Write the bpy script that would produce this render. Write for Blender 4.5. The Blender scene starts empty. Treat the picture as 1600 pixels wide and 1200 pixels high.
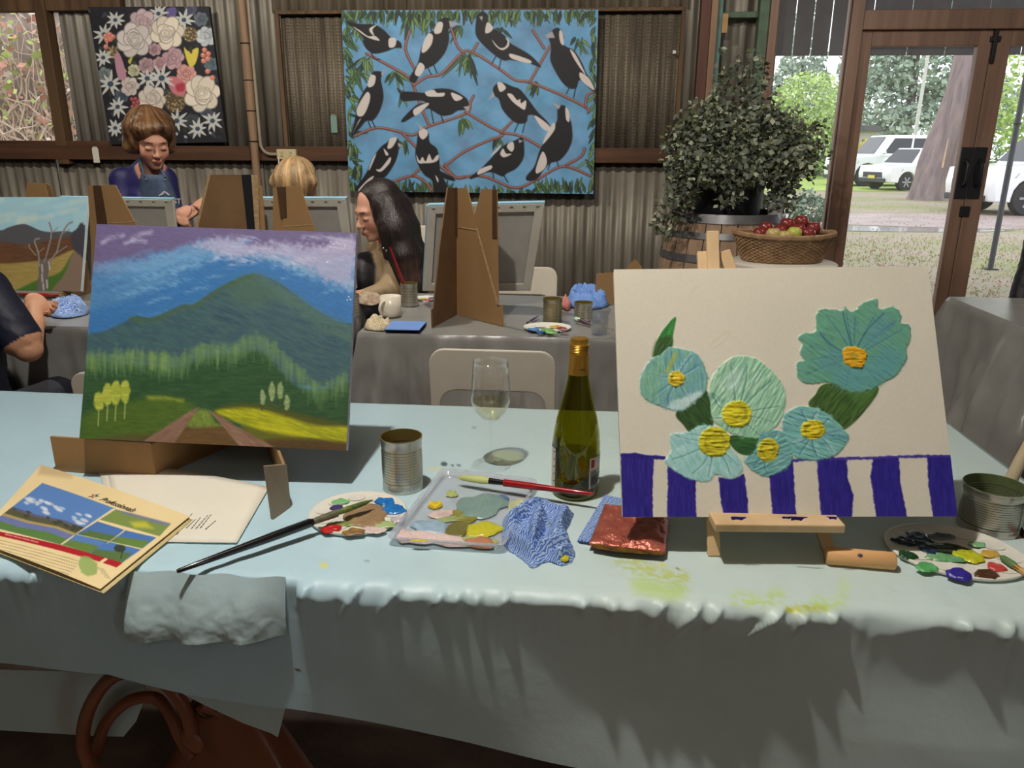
import bpy, math, random
import numpy as np
from mathutils import Vector, Matrix
R_ = random.Random(7)
PI = math.pi
sc = bpy.context.scene
col = sc.collection

# ------------------------------------------------------------------ camera
F = 1200.0
CAM = Vector((0, 0, 1.34))
_y, _p, _r = [math.radians(a) for a in (5.0, 17.0, 0.3)]
FW = Vector((-math.sin(_y)*math.cos(_p), math.cos(_y)*math.cos(_p), -math.sin(_p)))
_R = Vector((math.cos(_y), math.sin(_y), 0)); _U = _R.cross(FW)
RT = _R*math.cos(_r) + _U*math.sin(_r); UP = _U*math.cos(_r) - _R*math.sin(_r)
cd = bpy.data.cameras.new('camera'); cam = bpy.data.objects.new('camera', cd); col.objects.link(cam)
cd.sensor_width = 36; cd.lens = F/1600*36; cd.clip_start = .02; cd.clip_end = 500
cam.matrix_world = Matrix(((RT.x, UP.x, -FW.x, CAM.x), (RT.y, UP.y, -FW.y, CAM.y), (RT.z, UP.z, -FW.z, CAM.z), (0, 0, 0, 1)))
sc.camera = cam
sc.view_settings.view_transform = 'Standard'; sc.view_settings.look = 'None'
sc.view_settings.gamma = 1; sc.view_settings.use_curve_mapping = False
sc.view_settings.exposure = 0.0
sc.cycles.use_denoising = True
sc.cycles.max_bounces = 8; sc.cycles.transparent_max_bounces = 12
sc.cycles.caustics_refractive = False; sc.cycles.caustics_reflective = False

# ------------------------------------------------------------------ world: bright overcast sky
w = bpy.data.worlds.new('overcast_sky'); sc.world = w; w.use_nodes = True
nt = w.node_tree; bg = nt.nodes['Background']
tc = nt.nodes.new('ShaderNodeTexCoord'); sx = nt.nodes.new('ShaderNodeSeparateXYZ')
rp = nt.nodes.new('ShaderNodeValToRGB')
rp.color_ramp.elements[0].position = .0; rp.color_ramp.elements[0].color = (.86, .90, .95, 1)
rp.color_ramp.elements[1].position = .5; rp.color_ramp.elements[1].color = (.93, .96, 1, 1)
nt.links.new(tc.outputs['Generated'], sx.inputs[0]); nt.links.new(sx.outputs['Z'], rp.inputs[0])
nt.links.new(rp.outputs[0], bg.inputs[0]); bg.inputs[1].default_value = 2.3

def lamp(name, loc, energy, color=(1, .93, .82), radius=.05, kind='POINT', aim=None, size=1.2, blend=.5):
    l = bpy.data.lights.new(name, kind); l.energy = energy; l.color = color
    if kind == 'AREA': l.size = radius
    else: l.shadow_soft_size = radius
    if kind == 'SPOT': l.spot_size = size; l.spot_blend = blend
    o = bpy.data.objects.new(name, l); col.objects.link(o); o.location = loc
    if aim is not None: o.rotation_euler = (Vector(aim)-Vector(loc)).to_track_quat('-Z', 'Y').to_euler()
    return o
# bare ceiling bulb over the front table; unseen spots added to light the back
lamp('ceiling_or_fill_lamp', (-.47, .84, 2.85), 138, (1, .95, .87), .035)
for x, e in ((-.75, 102), (-2.8, 92), (1.9, 50)):
    lamp('ceiling_or_fill_lamp', (x, 3.0, 2.85), e, (1, .92, .80), .06, 'SPOT', (x, 4.15, .9), math.radians(126), .35)
lamp('ceiling_or_fill_lamp', (-.1, -1.6, 2.8), 13, (1, .84, .66), .3)  # warm fill added behind the camera to lift the cloth drop

# ------------------------------------------------------------------ pixel helpers (a pixel gives a direction; the plane gives the place)
def ray(px, py): return FW + RT*((px-800)/F) - UP*((py-600)/F)
def onz(px, py, z): d = ray(px, py); return CAM + d*((z-CAM.z)/d.z)
def ony(px, py, Y): d = ray(px, py); return CAM + d*((Y-CAM.y)/d.y)
def atd(px, py, dist): return CAM + ray(px, py)*dist
def projnp(P):
    v = P - np.array(CAM); z = v @ np.array(FW)
    return 800 + F*(v @ np.array(RT))/z, 600 - F*(v @ np.array(UP))/z

# ------------------------------------------------------------------ materials
def lin(c):
    return tuple(((x/255)/12.92 if x/255 <= .04045 else ((x/255+.055)/1.055)**2.4) for x in c[:3])
MATS = {}
def mat(name, c, rough=.6, metal=0, var=.12, vs=12, bump=0, bs=60, trans=0, ior=1.45, spec=.5, coat=0, stretch=(1, 1, 1),
        emit=0, attr=None, gain=1, alpha=1, c2=None, detail=4, coord='Object', sss=0):
    if name in MATS: return MATS[name]
    m = bpy.data.materials.new(name); m.use_nodes = True; MATS[name] = m
    n = m.node_tree.nodes; L = m.node_tree.links; b = n['Principled BSDF']
    b.inputs['Roughness'].default_value = rough; b.inputs['Metallic'].default_value = metal
    b.inputs['Transmission Weight'].default_value = trans; b.inputs['IOR'].default_value = ior
    b.inputs['Specular IOR Level'].default_value = spec; b.inputs['Coat Weight'].default_value = coat
    b.inputs['Alpha'].default_value = alpha
    if sss: b.inputs['Subsurface Weight'].default_value = sss; b.inputs['Subsurface Radius'].default_value = (.02, .008, .004)
    t = n.new('ShaderNodeTexCoord'); mp = n.new('ShaderNodeMapping'); mp.inputs['Scale'].default_value = stretch
    L.new(t.outputs[coord], mp.inputs[0])
    if attr:
        a = n.new('ShaderNodeAttribute'); a.attribute_name = attr
        L.new(a.outputs['Color'], b.inputs['Base Color'])
    else:
        lc = Vector(lin(c))
        nz = n.new('ShaderNodeTexNoise'); nz.inputs['Scale'].default_value = vs; nz.inputs['Detail'].default_value = detail
        L.new(mp.outputs[0], nz.inputs['Vector'])
        r = n.new('ShaderNodeValToRGB'); r.color_ramp.elements[0].position = .3; r.color_ramp.elements[1].position = .7
        d = Vector(lin(c2)) if c2 else lc*(1+var)
        e = lc if c2 else lc*(1-var)
        r.color_ramp.elements[0].color = (*e, 1); r.color_ramp.elements[1].color = (min(d[0], 1), min(d[1], 1), min(d[2], 1), 1)
        L.new(nz.outputs[0], r.inputs[0]); L.new(r.outputs[0], b.inputs['Base Color'])
    if emit:
        b.inputs['Emission Color'].default_value = (*lin(c), 1); b.inputs['Emission Strength'].default_value = emit
    if bump:
        nb = n.new('ShaderNodeTexNoise'); nb.inputs['Scale'].default_value = bs; nb.inputs['Detail'].default_value = 3
        L.new(mp.outputs[0], nb.inputs['Vector'])
        bp = n.new('ShaderNodeBump'); bp.inputs['Strength'].default_value = bump; bp.inputs['Distance'].default_value = .01
        L.new(nb.outputs[0], bp.inputs['Height']); L.new(bp.outputs[0], b.inputs['Normal'])
    return m
def wood(name, c1, c2, axis='x', rough=.6, scale=18):
    s = {'x': (.08, 1, 1), 'y': (1, .08, 1), 'z': (1, 1, .08)}[axis]
    return mat(name, c1, rough, c2=c2, vs=scale, stretch=s, bump=.15, bs=scale*2, detail=6)

# ------------------------------------------------------------------ mesh helpers
class MB:
    def __init__(s): s.v = []; s.f = []
    def add(s, vs, fs):
        o = len(s.v); s.v += [tuple(p) for p in vs]; s.f += [tuple(i+o for i in f) for f in fs]; return s
    def box(s, c, d, rz=0, M=None):
        x, y, z = [k/2 for k in d]
        P = [Vector((a*x, b*y, e*z)) for e in (-1, 1) for b in (-1, 1) for a in (-1, 1)]
        if M is None: M = Matrix.Rotation(rz, 3, 'Z')
        P = [M @ p + Vector(c) for p in P]
        return s.add(P, [(0, 2, 3, 1), (4, 5, 7, 6), (0, 1, 5, 4), (2, 6, 7, 3), (0, 4, 6, 2), (1, 3, 7, 5)])
    def prism(s, pts, ext):
        n = len(pts); e = Vector(ext); P = [Vector(p) for p in pts]
        return s.add(P+[p+e for p in P], [tuple(range(n))[::-1], tuple(range(n, 2*n))]+[(i, (i+1) % n, n+(i+1) % n, n+i) for i in range(n)])
    def bar(s, a, b, w_, h, up=(0, 0, 1)):
        a = Vector(a); b = Vector(b); d = (b-a).normalized(); u = Vector(up); sd = d.cross(u).normalized(); u = sd.cross(d)
        P = [a+sd*i*w_/2+u*j*h/2 for i, j in ((-1, -1), (1, -1), (1, 1), (-1, 1))]
        return s.prism(P, b-a)
    def tube(s, path, r, n=8, caps=True, flat=1.0):
        path = [Vector(p) for p in path]; m = len(path)
        rr = r if isinstance(r, (list, tuple)) else [r]*m
        vs = []; u = None
        for i, p in enumerate(path):
            t = (path[min(i+1, m-1)]-path[max(i-1, 0)]).normalized()
            if u is None: u = t.orthogonal().normalized()
            u = (u - t*u.dot(t)).normalized(); w2 = t.cross(u)
            for k in range(n):
                a = 2*PI*k/n; vs.append(p+(u*math.cos(a)+w2*math.sin(a)*flat)*rr[i])
        fs = [(i*n+k, i*n+(k+1) % n, (i+1)*n+(k+1) % n, (i+1)*n+k) for i in range(m-1) for k in range(n)]
        if caps: fs += [tuple(range(n))[::-1], tuple((m-1)*n+k for k in range(n))]
        return s.add(vs, fs)
    def lathe(s, prof, c=(0, 0, 0), n=28, sx=1, sy=1, M=None):
        c = Vector(c); vs = []
        for r, z in prof:
            for k in range(n):
                a = 2*PI*k/n; p = Vector((r*math.cos(a)*sx, r*math.sin(a)*sy, z)); vs.append((M @ p if M else p)+c)
        m = len(prof)
        fs = [(i*n+k, i*n+(k+1) % n, (i+1)*n+(k+1) % n, (i+1)*n+k) for i in range(m-1) for k in range(n)]
        if prof[0][0] > 1e-6: fs.append(tuple(range(n))[::-1]) if s.capped else None
        if prof[-1][0] > 1e-6: fs.append(tuple((m-1)*n+k for k in range(n))) if s.capped else None
        return s.add(vs, fs)
    capped = True
    def sphere(s, c, r, nu=16, nv=10, M=None):
        if not isinstance(r, (tuple, list)): r = (r, r, r)
        c = Vector(c); vs = [Vector((0, 0, -r[2]))]; fs = []
        for j in range(1, nv):
            b = -PI/2+PI*j/nv
            for i in range(nu):
                a = 2*PI*i/nu; vs.append(Vector((r[0]*math.cos(a)*math.cos(b), r[1]*math.sin(a)*math.cos(b), r[2]*math.sin(b))))
        vs.append(Vector((0, 0, r[2]))); t = len(vs)-1
        for i in range(nu):
            k = (i+1) % nu; fs.append((0, 1+k, 1+i)); fs.append((t, 1+(nv-2)*nu+i, 1+(nv-2)*nu+k))
            for j in range(nv-2): fs.append((1+j*nu+i, 1+j*nu+k, 1+(j+1)*nu+k, 1+(j+1)*nu+i))
        return s.add([(M @ p if M else p)+c for p in vs], fs)
    def grid(s, fn, nu, nv):
        vs = [fn(i/nu, j/nv) for j in range(nv+1) for i in range(nu+1)]
        return s.add(vs, [(j*(nu+1)+i, j*(nu+1)+i+1, (j+1)*(nu+1)+i+1, (j+1)*(nu+1)+i) for j in range(nv) for i in range(nu)])
    def build(s, name, m, parent=None, smooth=False, **k): return obj(name, s.v, s.f, m, parent, smooth, **k)

def woff(p):
    o = Vector((0, 0, 0))
    while p: o += p.location; p = p.parent
    return o
def obj(name, v, f, m, parent=None, smooth=False, bevel=0, solid=0, subsurf=0, local=False, flat_angle=None):
    me = bpy.data.meshes.new(name)
    if parent and not local:
        o_ = woff(parent); v = [(p[0]-o_.x, p[1]-o_.y, p[2]-o_.z) for p in v]
    me.from_pydata([tuple(p) for p in v], [], f); me.update()
    for mm in (m if isinstance(m, (list, tuple)) else [m]): me.materials.append(mm)
    if smooth: me.polygons.foreach_set('use_smooth', [True]*len(me.polygons))
    if smooth and smooth != 'all': me.set_sharp_from_angle(angle=math.radians(50))
    o = bpy.data.objects.new(name, me); col.objects.link(o)
    if parent: o.parent = parent
    if solid: md = o.modifiers.new('thickness', 'SOLIDIFY'); md.thickness = solid; md.offset = 0
    if bevel: md = o.modifiers.new('bevel', 'BEVEL'); md.width = bevel; md.segments = 2; md.limit_method = 'ANGLE'
    if subsurf: md = o.modifiers.new('smooth', 'SUBSURF'); md.levels = subsurf; md.render_levels = subsurf
    return o
def tag(o, label, cat, group=None, kind=None):
    if label: o['label'] = label
    if cat: o['category'] = cat
    if group: o['group'] = group
    if kind: o['kind'] = kind
    return o
def thing(name, label, cat, loc=(0, 0, 0), group=None):
    o = bpy.data.objects.new(name, None); col.objects.link(o); o.location = loc; o.empty_display_size = .05
    return tag(o, label, cat, group)
def struct(o): o['kind'] = 'structure'; return o
def copy_tree(o, parent=None):
    c = o.copy(); col.objects.link(c); c.parent = parent
    for ch in list(o.children): copy_tree(ch, c)
    return c
def text(name, s, m, M, size, parent=None, ext=.0001):
    cu = bpy.data.curves.new(name, 'FONT'); cu.body = s; cu.size = size; cu.extrude = ext
    t = bpy.data.objects.new(name, cu); col.objects.link(t)
    me = bpy.data.meshes.new_from_object(t.evaluated_get(bpy.context.evaluated_depsgraph_get()))
    bpy.data.objects.remove(t); me.transform(M)
    if parent: me.transform(Matrix.Translation(-woff(parent)))
    me.materials.clear(); me.materials.append(m)
    o = bpy.data.objects.new(name, me); col.objects.link(o)
    if parent: o.parent = parent
    return o
# ------------------------------------------------------------------ numpy noise and a small painter for painted and printed faces
def _hash(ix, iy, seed):
    h = (ix.astype(np.int64)*374761393 + iy.astype(np.int64)*668265263 + seed*69069) & 0x7fffffff
    h = (h ^ (h >> 13))*1274126177 & 0x7fffffff
    return ((h ^ (h >> 16)) & 0xffff)/65535.0
def vnoise(x, y, seed=0):
    ix = np.floor(x); iy = np.floor(y); fx = x-ix; fy = y-iy
    fx = fx*fx*(3-2*fx); fy = fy*fy*(3-2*fy)
    a = _hash(ix, iy, seed); b = _hash(ix+1, iy, seed); c = _hash(ix, iy+1, seed); d = _hash(ix+1, iy+1, seed)
    return (a*(1-fx)+b*fx)*(1-fy)+(c*(1-fx)+d*fx)*fy
def fbm(x, y, seed=0, oct=4):
    s = 0; a = .5
    for k in range(oct): s = s+a*vnoise(x*2**k, y*2**k, seed+k*17); a /= 2
    return s/.9375
def smooth_pts(P, n=6, closed=True):
    P = [np.array(p, float) for p in P]; m = len(P); out = []
    rng = range(m) if closed else range(m-1)
    for i in rng:
        if closed: a, b, c, d = P[i-1], P[i], P[(i+1) % m], P[(i+2) % m]
        else: a, b, c, d = P[max(i-1, 0)], P[i], P[i+1], P[min(i+2, m-1)]
        for k in range(n):
            t = k/n; out.append(.5*((2*b)+(c-a)*t+(2*a-5*b+4*c-d)*t*t+(3*b-a-3*c+d)*t**3))
    if not closed: out.append(P[-1])
    return out
class Paint:
    """colours the points of a surface; the points are addressed by where they lie on the flat picture"""
    def __init__(s, X, Y, base, seed=0):
        s.X = X; s.Y = Y; s.C = np.empty(X.shape+(3,)); s.C[:] = np.array(base)/255.; s.H = np.zeros(X.shape)
        s.wx = fbm(X/5, Y/5, seed+1)-.5; s.wy = fbm(X/5, Y/5, seed+2)-.5; s.seed = seed
    def mix(s, idx, a, c, h=0):
        c = np.array(c)/255.; s.C[idx] = s.C[idx]*(1-a[..., None])+c*a[..., None]
        if h: s.H[idx] = np.maximum(s.H[idx], a*h)
    def sub(s, x0, x1, y0, y1):
        return np.nonzero((s.X > x0) & (s.X < x1) & (s.Y > y0) & (s.Y < y1))
    def poly(s, pts, c, soft=.8, a=1, wob=0, smooth=True, h=0, streak=0, ang=0, c2=None):
        P = np.array(smooth_pts(pts) if smooth else pts, float); m = soft*2+wob+2
        idx = s.sub(P[:, 0].min()-m, P[:, 0].max()+m, P[:, 1].min()-m, P[:, 1].max()+m)
        if not len(idx[0]): return
        x = s.X[idx]+wob*2*s.wx[idx]; y = s.Y[idx]+wob*2*s.wy[idx]
        d2 = np.full(x.shape, 1e9); ins = np.zeros(x.shape, bool)
        for i in range(len(P)):
            ax, ay = P[i-1]; bx, by = P[i]; ex, ey = bx-ax, by-ay; l = ex*ex+ey*ey
            if l < 1e-9: continue
            t = np.clip(((x-ax)*ex+(y-ay)*ey)/l, 0, 1); d2 = np.minimum(d2, (x-ax-t*ex)**2+(y-ay-t*ey)**2)
            if ay != by: ins ^= ((ay > y) != (by > y)) & (x < ex*(y-ay)/ey+ax)
        sd = np.where(ins, np.sqrt(d2), -np.sqrt(d2))
        al = np.clip(.5+sd/(2*soft), 0, 1)*a
        if c2 is not None or streak:
            ca, sa = math.cos(ang), math.sin(ang); u = s.X[idx]*ca+s.Y[idx]*sa; v = -s.X[idx]*sa+s.Y[idx]*ca
            k = fbm(u/14, v/2.2, s.seed+int(P[0, 0])); k = np.clip((k-.5)*2.2+.5, 0, 1)[..., None]
            c_ = np.array(c)/255.; e_ = np.array(c2)/255. if c2 is not None else c_*(1+streak)
            cc = c_*(1-k)+e_*k
            s.C[idx] = s.C[idx]*(1-al[..., None])+cc*al[..., None]
            if h: s.H[idx] = np.maximum(s.H[idx], al*h*(.5+k[..., 0]))
        else: s.mix(idx, al, c, h)
    def stroke(s, pts, w_, c, soft=.7, a=1, taper=False, smooth=True, h=0, wob=0, dry=0):
        P = np.array(smooth_pts(pts, 5, False) if smooth and len(pts) > 2 else pts, float); m = w_+soft*2+wob+1
        idx = s.sub(P[:, 0].min()-m, P[:, 0].max()+m, P[:, 1].min()-m, P[:, 1].max()+m)
        if not len(idx[0]): return
        x = s.X[idx]+wob*2*s.wx[idx]; y = s.Y[idx]+wob*2*s.wy[idx]; best = np.full(x.shape, -1e9); n = len(P)-1
        for i in range(n):
            ax, ay = P[i]; bx, by = P[i+1]; ex, ey = bx-ax, by-ay; l = ex*ex+ey*ey
            if l < 1e-9: continue
            t = np.clip(((x-ax)*ex+(y-ay)*ey)/l, 0, 1); d = np.sqrt((x-ax-t*ex)**2+(y-ay-t*ey)**2)
            ww = w_/2*(1-.9*(i+t)/n) if taper else w_/2
            best = np.maximum(best, ww-d)
        al = np.clip(.5+best/(2*soft), 0, 1)*a
        if dry: al = al*np.clip((fbm(s.X[idx]/9+s.Y[idx]/18, s.Y[idx]/2.0-s.X[idx]/7, s.seed+5)-.5)*4*dry+1-dry*.45, 0, 1)
        s.mix(idx, al, c, h)
    def ell(s, cx, cy, rx, ry, c, ang=0, soft=.8, a=1, h=0, wob=0, c2=None):
        ca, sa = math.cos(ang), math.sin(ang)
        s.poly([(cx+rx*math.cos(t)*ca-ry*math.sin(t)*sa, cy+rx*math.cos(t)*sa+ry*math.sin(t)*ca) for t in np.linspace(0, 2*PI, 14)[:-1]], c, soft, a, wob, True, h, c2=c2)
    def leaf(s, x, y, L, W, ang, c, soft=.6, a=1, h=0):
        ca, sa = math.cos(ang), math.sin(ang)
        s.poly([(x+u*L*ca-v*W*sa, y+u*L*sa+v*W*ca) for u, v in ((0, 0), (.3, .5), (.65, .4), (1, 0), (.65, -.4), (.3, -.5))], c, soft, a, 0, True, h)
    def noise(s, sx_, sy_, amt, ang=0, seed=3):
        ca, sa = math.cos(ang), math.sin(ang); u = s.X*ca+s.Y*sa; v = -s.X*sa+s.Y*ca
        s.C *= (1+amt*(fbm(u/sx_, v/sy_, seed)-.5)*2)[..., None]
def painted_grid(name, TL, TR, BR, BL, nu, nv, m, parent, draw, base, gain=1.0, relief=0, seed=0, bend=None):
    """a flat (or bent) face of nu x nv cells coloured by draw(paint)"""
    TL, TR, BR, BL = [np.array(p, float) for p in (TL, TR, BR, BL)]
    u, v = np.meshgrid(np.linspace(0, 1, nu+1), np.linspace(0, 1, nv+1))
    P = ((TL*(1-u[..., None])+TR*u[..., None])*(1-v[..., None])+(BL*(1-u[..., None])+BR*u[..., None])*v[..., None])
    X, Y = projnp(P.reshape(-1, 3)); X = X.reshape(u.shape); Y = Y.reshape(u.shape)
    pt = Paint(X, Y, base, seed); draw(pt)
    N = np.cross(BL-TL, TR-TL); N /= np.linalg.norm(N)
    if relief: P = P+N*(pt.H*relief)[..., None]
    if bend is not None: P = P+N*bend(u, v)[..., None]
    return mesh_grid(name, P, np.clip(pt.C, 0, 1), m, parent, gain)
def srgb2lin(C): return np.where(C <= .04045, C/12.92, ((C+.055)/1.055)**2.4)
def mesh_grid(name, P, C, m, parent, gain=1.0):
    nv, nu = P.shape[0]-1, P.shape[1]-1
    if parent: P = P-np.array(woff(parent))
    me = bpy.data.meshes.new(name); n = (nu+1)*(nv+1)
    me.vertices.add(n); me.vertices.foreach_set('co', P.reshape(-1).astype(np.float32))
    i = np.arange(n).reshape(nv+1, nu+1)
    q = np.stack([i[:-1, :-1], i[1:, :-1], i[1:, 1:], i[:-1, 1:]], -1).reshape(-1)
    me.loops.add(len(q)); me.loops.foreach_set('vertex_index', q.astype(np.int32))
    me.polygons.add(nu*nv); me.polygons.foreach_set('loop_start', np.arange(0, len(q), 4, dtype=np.int32))
    me.update(calc_edges=True)
    me.polygons.foreach_set('use_smooth', np.ones(nu*nv, bool))
    if C is not None:
        a = me.color_attributes.new('Col', 'FLOAT_COLOR', 'POINT'); L = np.ones((n, 4), np.float32)
        L[:, :3] = np.clip(srgb2lin(C.reshape(-1, 3))*gain, 0, .92); a.data.foreach_set('color', L.reshape(-1))
    me.materials.append(m); me.validate()
    o = bpy.data.objects.new(name, me); col.objects.link(o)
    if parent: o.parent = parent
    return o
PAINT = mat('acrylic_paint', (128, 128, 128), .45, attr='Col', bump=.12, bs=900)
WALLPAINT = mat('painted_canvas', (128, 128, 128), .6, attr='Col', bump=.05, bs=500)
PAPERPRINT = mat('printed_paper', (128, 128, 128), .5, attr='Col')
# ================================================================== SETTING
WY = 5.3
TZ = .742                      # table top height incl. cloth
def wx(px, py=230): return ony(px, py, WY).x
def wz(px, py): return ony(px, py, WY).z
M_floor = mat('worn_floor', (122, 104, 92), .7, var=.3, vs=6, bump=.2, bs=40)
M_iron = mat('galvanised_iron', (114, 108, 98), .5, metal=.25, c2=(156, 150, 138), vs=5, stretch=(3, 3, .35), bump=.08, bs=90, detail=8)
M_iron_rust = mat('weathered_iron', (98, 88, 75), .6, metal=.15, c2=(148, 136, 118), vs=6, stretch=(3, 3, .3), bump=.08, bs=90, detail=8)
M_beam = wood('dark_timber', (66, 42, 30), (98, 66, 46), 'x', .7)
M_post = wood('old_timber', (78, 58, 40), (112, 86, 60), 'z', .7)
M_redpost = wood('red_timber', (72, 44, 36), (104, 68, 54), 'z', .6)
M_palepost = wood('pale_timber', (128, 100, 78), (165, 136, 108), 'z', .6)
M_teal = mat('teal_paint', (92, 128, 124), .6, var=.2, vs=15)
M_green = mat('sage_paint', (88, 108, 88), .6, var=.2, vs=15)
M_door = wood('door_timber', (122, 95, 80), (152, 121, 102), 'z', .5)
M_black = mat('black_iron', (28, 28, 32), .5, var=.2)
M_glass = mat('window_glass', (255, 255, 255), .03, var=0, alpha=.05)
M_wire = mat('wire_mesh', (62, 58, 52), .6, metal=.5)
M_ceil = mat('roof_lining', (120, 110, 98), .8, var=.2, vs=3)

struct(MB().grid(lambda u, v: (-6+11*u, -3+(WY+3.1)*v, 0), 1, 1).build('floor', M_floor))
struct(MB().box((-.5, 1.2, 3.15), (11, 8.6, .06)).build('ceiling', M_ceil))
struct(MB().box((-6.05, 1.2, 1.55), (.06, 8.6, 3.16)).build('wall_left', M_ceil))
struct(MB().box((-1.1, -3.05, 1.55), (9.8, .06, 3.16)).build('wall_front', M_ceil))
struct(MB().box((5.05, 1.2, 1.55), (.06, 8.6, 3.16)).build('wall_right', M_ceil))
wall = struct(thing('wall_back', None, None, (0, WY, 0))); wall['label'] = 'corrugated iron back wall of the shed'
def sheet(x0, x1, z0, z1, y, m, pitch=.068, amp=.008, ph=0):
    n = max(8, int((x1-x0)/pitch*8)); b = MB()
    b.grid(lambda u, v: (x0+(x1-x0)*u, y-amp*math.sin(2*PI*(x0+(x1-x0)*u)/pitch+ph), z0+(z1-z0)*v), n, 1)
    return b.build('corrugated_sheet', m, wall, smooth='all', solid=.002)
MB().box(((wx(105)+wx(1203))/2, WY+.14, 1.55), (wx(1203)-wx(105), .02, 3.14)).build('backing', M_beam, wall)  # board added behind the sheets so no sky glows through the gap
MB().box(((-6+wx(105))/2, WY+.14, .7), (wx(105)+6, .02, 1.3)).build('backing', M_beam, wall)
zb0, zb1 = wz(700, 253), wz(700, 230)          # horizontal rail
x_win = wx(105); x_end = wx(1203)
xs = -6.0; k = 0
while xs < x_end-.01:                           # sheets under the rail
    xe = min(xs+.76, x_end); sheet(xs, xe, 0, zb0+.05, WY+.045+.006*(k % 2), M_iron, ph=k); xs = xe; k += 1
# upper row, left of the meshed panel
for a, b in ((x_win+.05, wx(210)), (wx(210), wx(330)), (wx(330), wx(450))):
    sheet(a, b, zb0, 3.12, WY+.05+.006*(k % 2), M_iron, .072, .010, k); k += 1
px0, px1 = wx(446), wx(1056)
zp = wz(750, 14)
for i in range(3):
    a = px0+(px1-px0)*i/3; sheet(a, a+(px1-px0)/3, zb0, zp-.03, WY+.075+.004*(i % 2), M_iron_rust, .066, .009, i)
for i in range(3):
    a = px0-.02+(px1-px0+.04)*i/3; sheet(a, a+(px1-px0+.04)/3, zp, 3.12, WY+.02+.004*(i % 2), M_iron_rust, .062, .008, i)
sheet(px1, wx(1086), zb0, 3.12, WY+.05, M_iron, .072, .009, 1)
sheet(wx(1086), x_end, zb0, 3.12, WY+.10, M_iron, .11, .012, 2)
b = MB()
for i in range(int((px1-px0)/.02)): b.box((px0+.02*i, WY+.058, (zb1+zp)/2), (.0014, .0014, zp-zb1))
for i in range(int((zp-zb1)/.02)): b.box(((px0+px1)/2, WY+.0585, zb1+.02*i), (px1-px0, .0014, .0014))
tag(b.build('wire_mesh', M_wire, wall), None, None, kind='stuff')
b = MB(); b.box((px0, WY+.045, (zb1+zp)/2), (.025, .05, zp-zb1+.04)); b.build('panel_stile', M_post, wall)
b = MB(); b.box((px1, WY+.045, (zb1+zp)/2), (.025, .05, zp-zb1+.04)); b.build('panel_stile', M_post, wall)
b = MB(); b.box(((px0+px1)/2, WY+.04, zp-.006), (px1-px0, .05, .02)); b.build('panel_head', M_post, wall)
MB().box((wx(1054, 80), WY+.015, wz(1054, 81)), (.02, .012, .02)).build('switch_button', mat('white_plastic', (215, 213, 205), .4, var=.03), wall, bevel=.002)
o = struct(MB().box(((-6+x_end-.35)/2, WY+.0, (zb0+zb1)/2), (x_end-.35+6, .075, zb1-zb0)).build('trim_1', M_beam, bevel=.004)); o['label'] = 'dark horizontal timber rail along the iron wall'
# window on the left
zt, zs = wz(40, 18), wz(60, 221)
win = struct(thing('window_1', None, None, (-3.4, WY, zs))); win['label'] = 'timber framed window looking onto vines'
MB().box((x_win-.02, WY+.01, (zs+3.1)/2-.05), (.075, .09, 3.1-zs+.2)).build('window_jamb', M_post, win, bevel=.004)
MB().box((-4.4, WY+.02, zt+.05), (2.7, .08, .10)).build('window_head', M_post, win, bevel=.004)
MB().box((-4.4, WY+.02, zs-.012), (2.7, .09, .035)).build('window_sill', M_beam, win, bevel=.004)
MB().box((-4.4, WY+.05, (zs+zt)/2), (2.7, .004, zt-zs)).build('pane', M_glass, win)
sheet(-6, x_win, zt+.1, 3.12, WY+.07, M_iron)
# posts right of the panel
def post(name, a, b_, m, y=WY-.01, d=.09, z1=3.12, z0=0, nm=None):
    x0, x1 = wx(a), wx(b_); o = struct(MB().box(((x0+x1)/2, y, (z0+z1)/2), (x1-x0, d, z1-z0)).build(name, m, bevel=.004))
    if nm: o['label'] = nm
post('trim_2', 1079, 1094, M_redpost, nm='dark red timber post beside the shrub')
post('trim_3', 1094, 1104, M_palepost, y=WY-.02, nm='pale timber strip against the dark red post')
post('trim_4', 1104, 1112, M_teal, y=WY+.01, nm='narrow teal painted upright')
post('trim_5', 1166, 1181, M_green, y=WY+.0, nm='sage green painted upright by the window')
post('trim_6', 1181, 1193, M_door, y=WY-.02, nm='brown window post behind the shrub')
o = struct(MB().box(((wx(1112)+wx(1166))/2, WY+.02, wz(1155, 23)), (wx(1166)-wx(1112), .05, .035)).build('trim_7', M_green, bevel=.003)); o['label'] = 'short sage green cross rail'
o = struct(MB().box((wx(1116), WY-.03, wz(1129, 38)), (.035, .03, .11)).build('trim_8', mat('raw_pine', (176, 140, 92), .6), bevel=.003)); o['label'] = 'small raw pine block on the teal upright'
# fixed side light, door frame, two glazed doors
def glazed(name, x0, x1, z0, z1, st, top, bot, label, mull=()):
    d = struct(thing(name, None, None, ((x0+x1)/2, WY, 0))); d['label'] = label
    MB().box((x0+st/2, WY, (z0+z1)/2), (st, .05, z1-z0)).build('stile', M_door, d, bevel=.004)
    MB().box((x1-st/2, WY, (z0+z1)/2), (st, .05, z1-z0)).build('stile', M_door, d, bevel=.004)
    MB().box(((x0+x1)/2, WY, z1-top/2), (x1-x0-2*st, .05, top)).build('top_rail', M_door, d, bevel=.004)
    MB().box(((x0+x1)/2, WY, z0+bot/2), (x1-x0-2*st, .05, bot)).build('bottom_rail', M_door, d, bevel=.004)
    MB().box(((x0+x1)/2, WY+.01, (z0+bot+z1-top)/2), (x1-x0-2*st, .004, z1-z0-top-bot)).build('pane', M_glass, d)
    return d
zh = wz(1430, 48); zg = wz(1440, 73)
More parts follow.
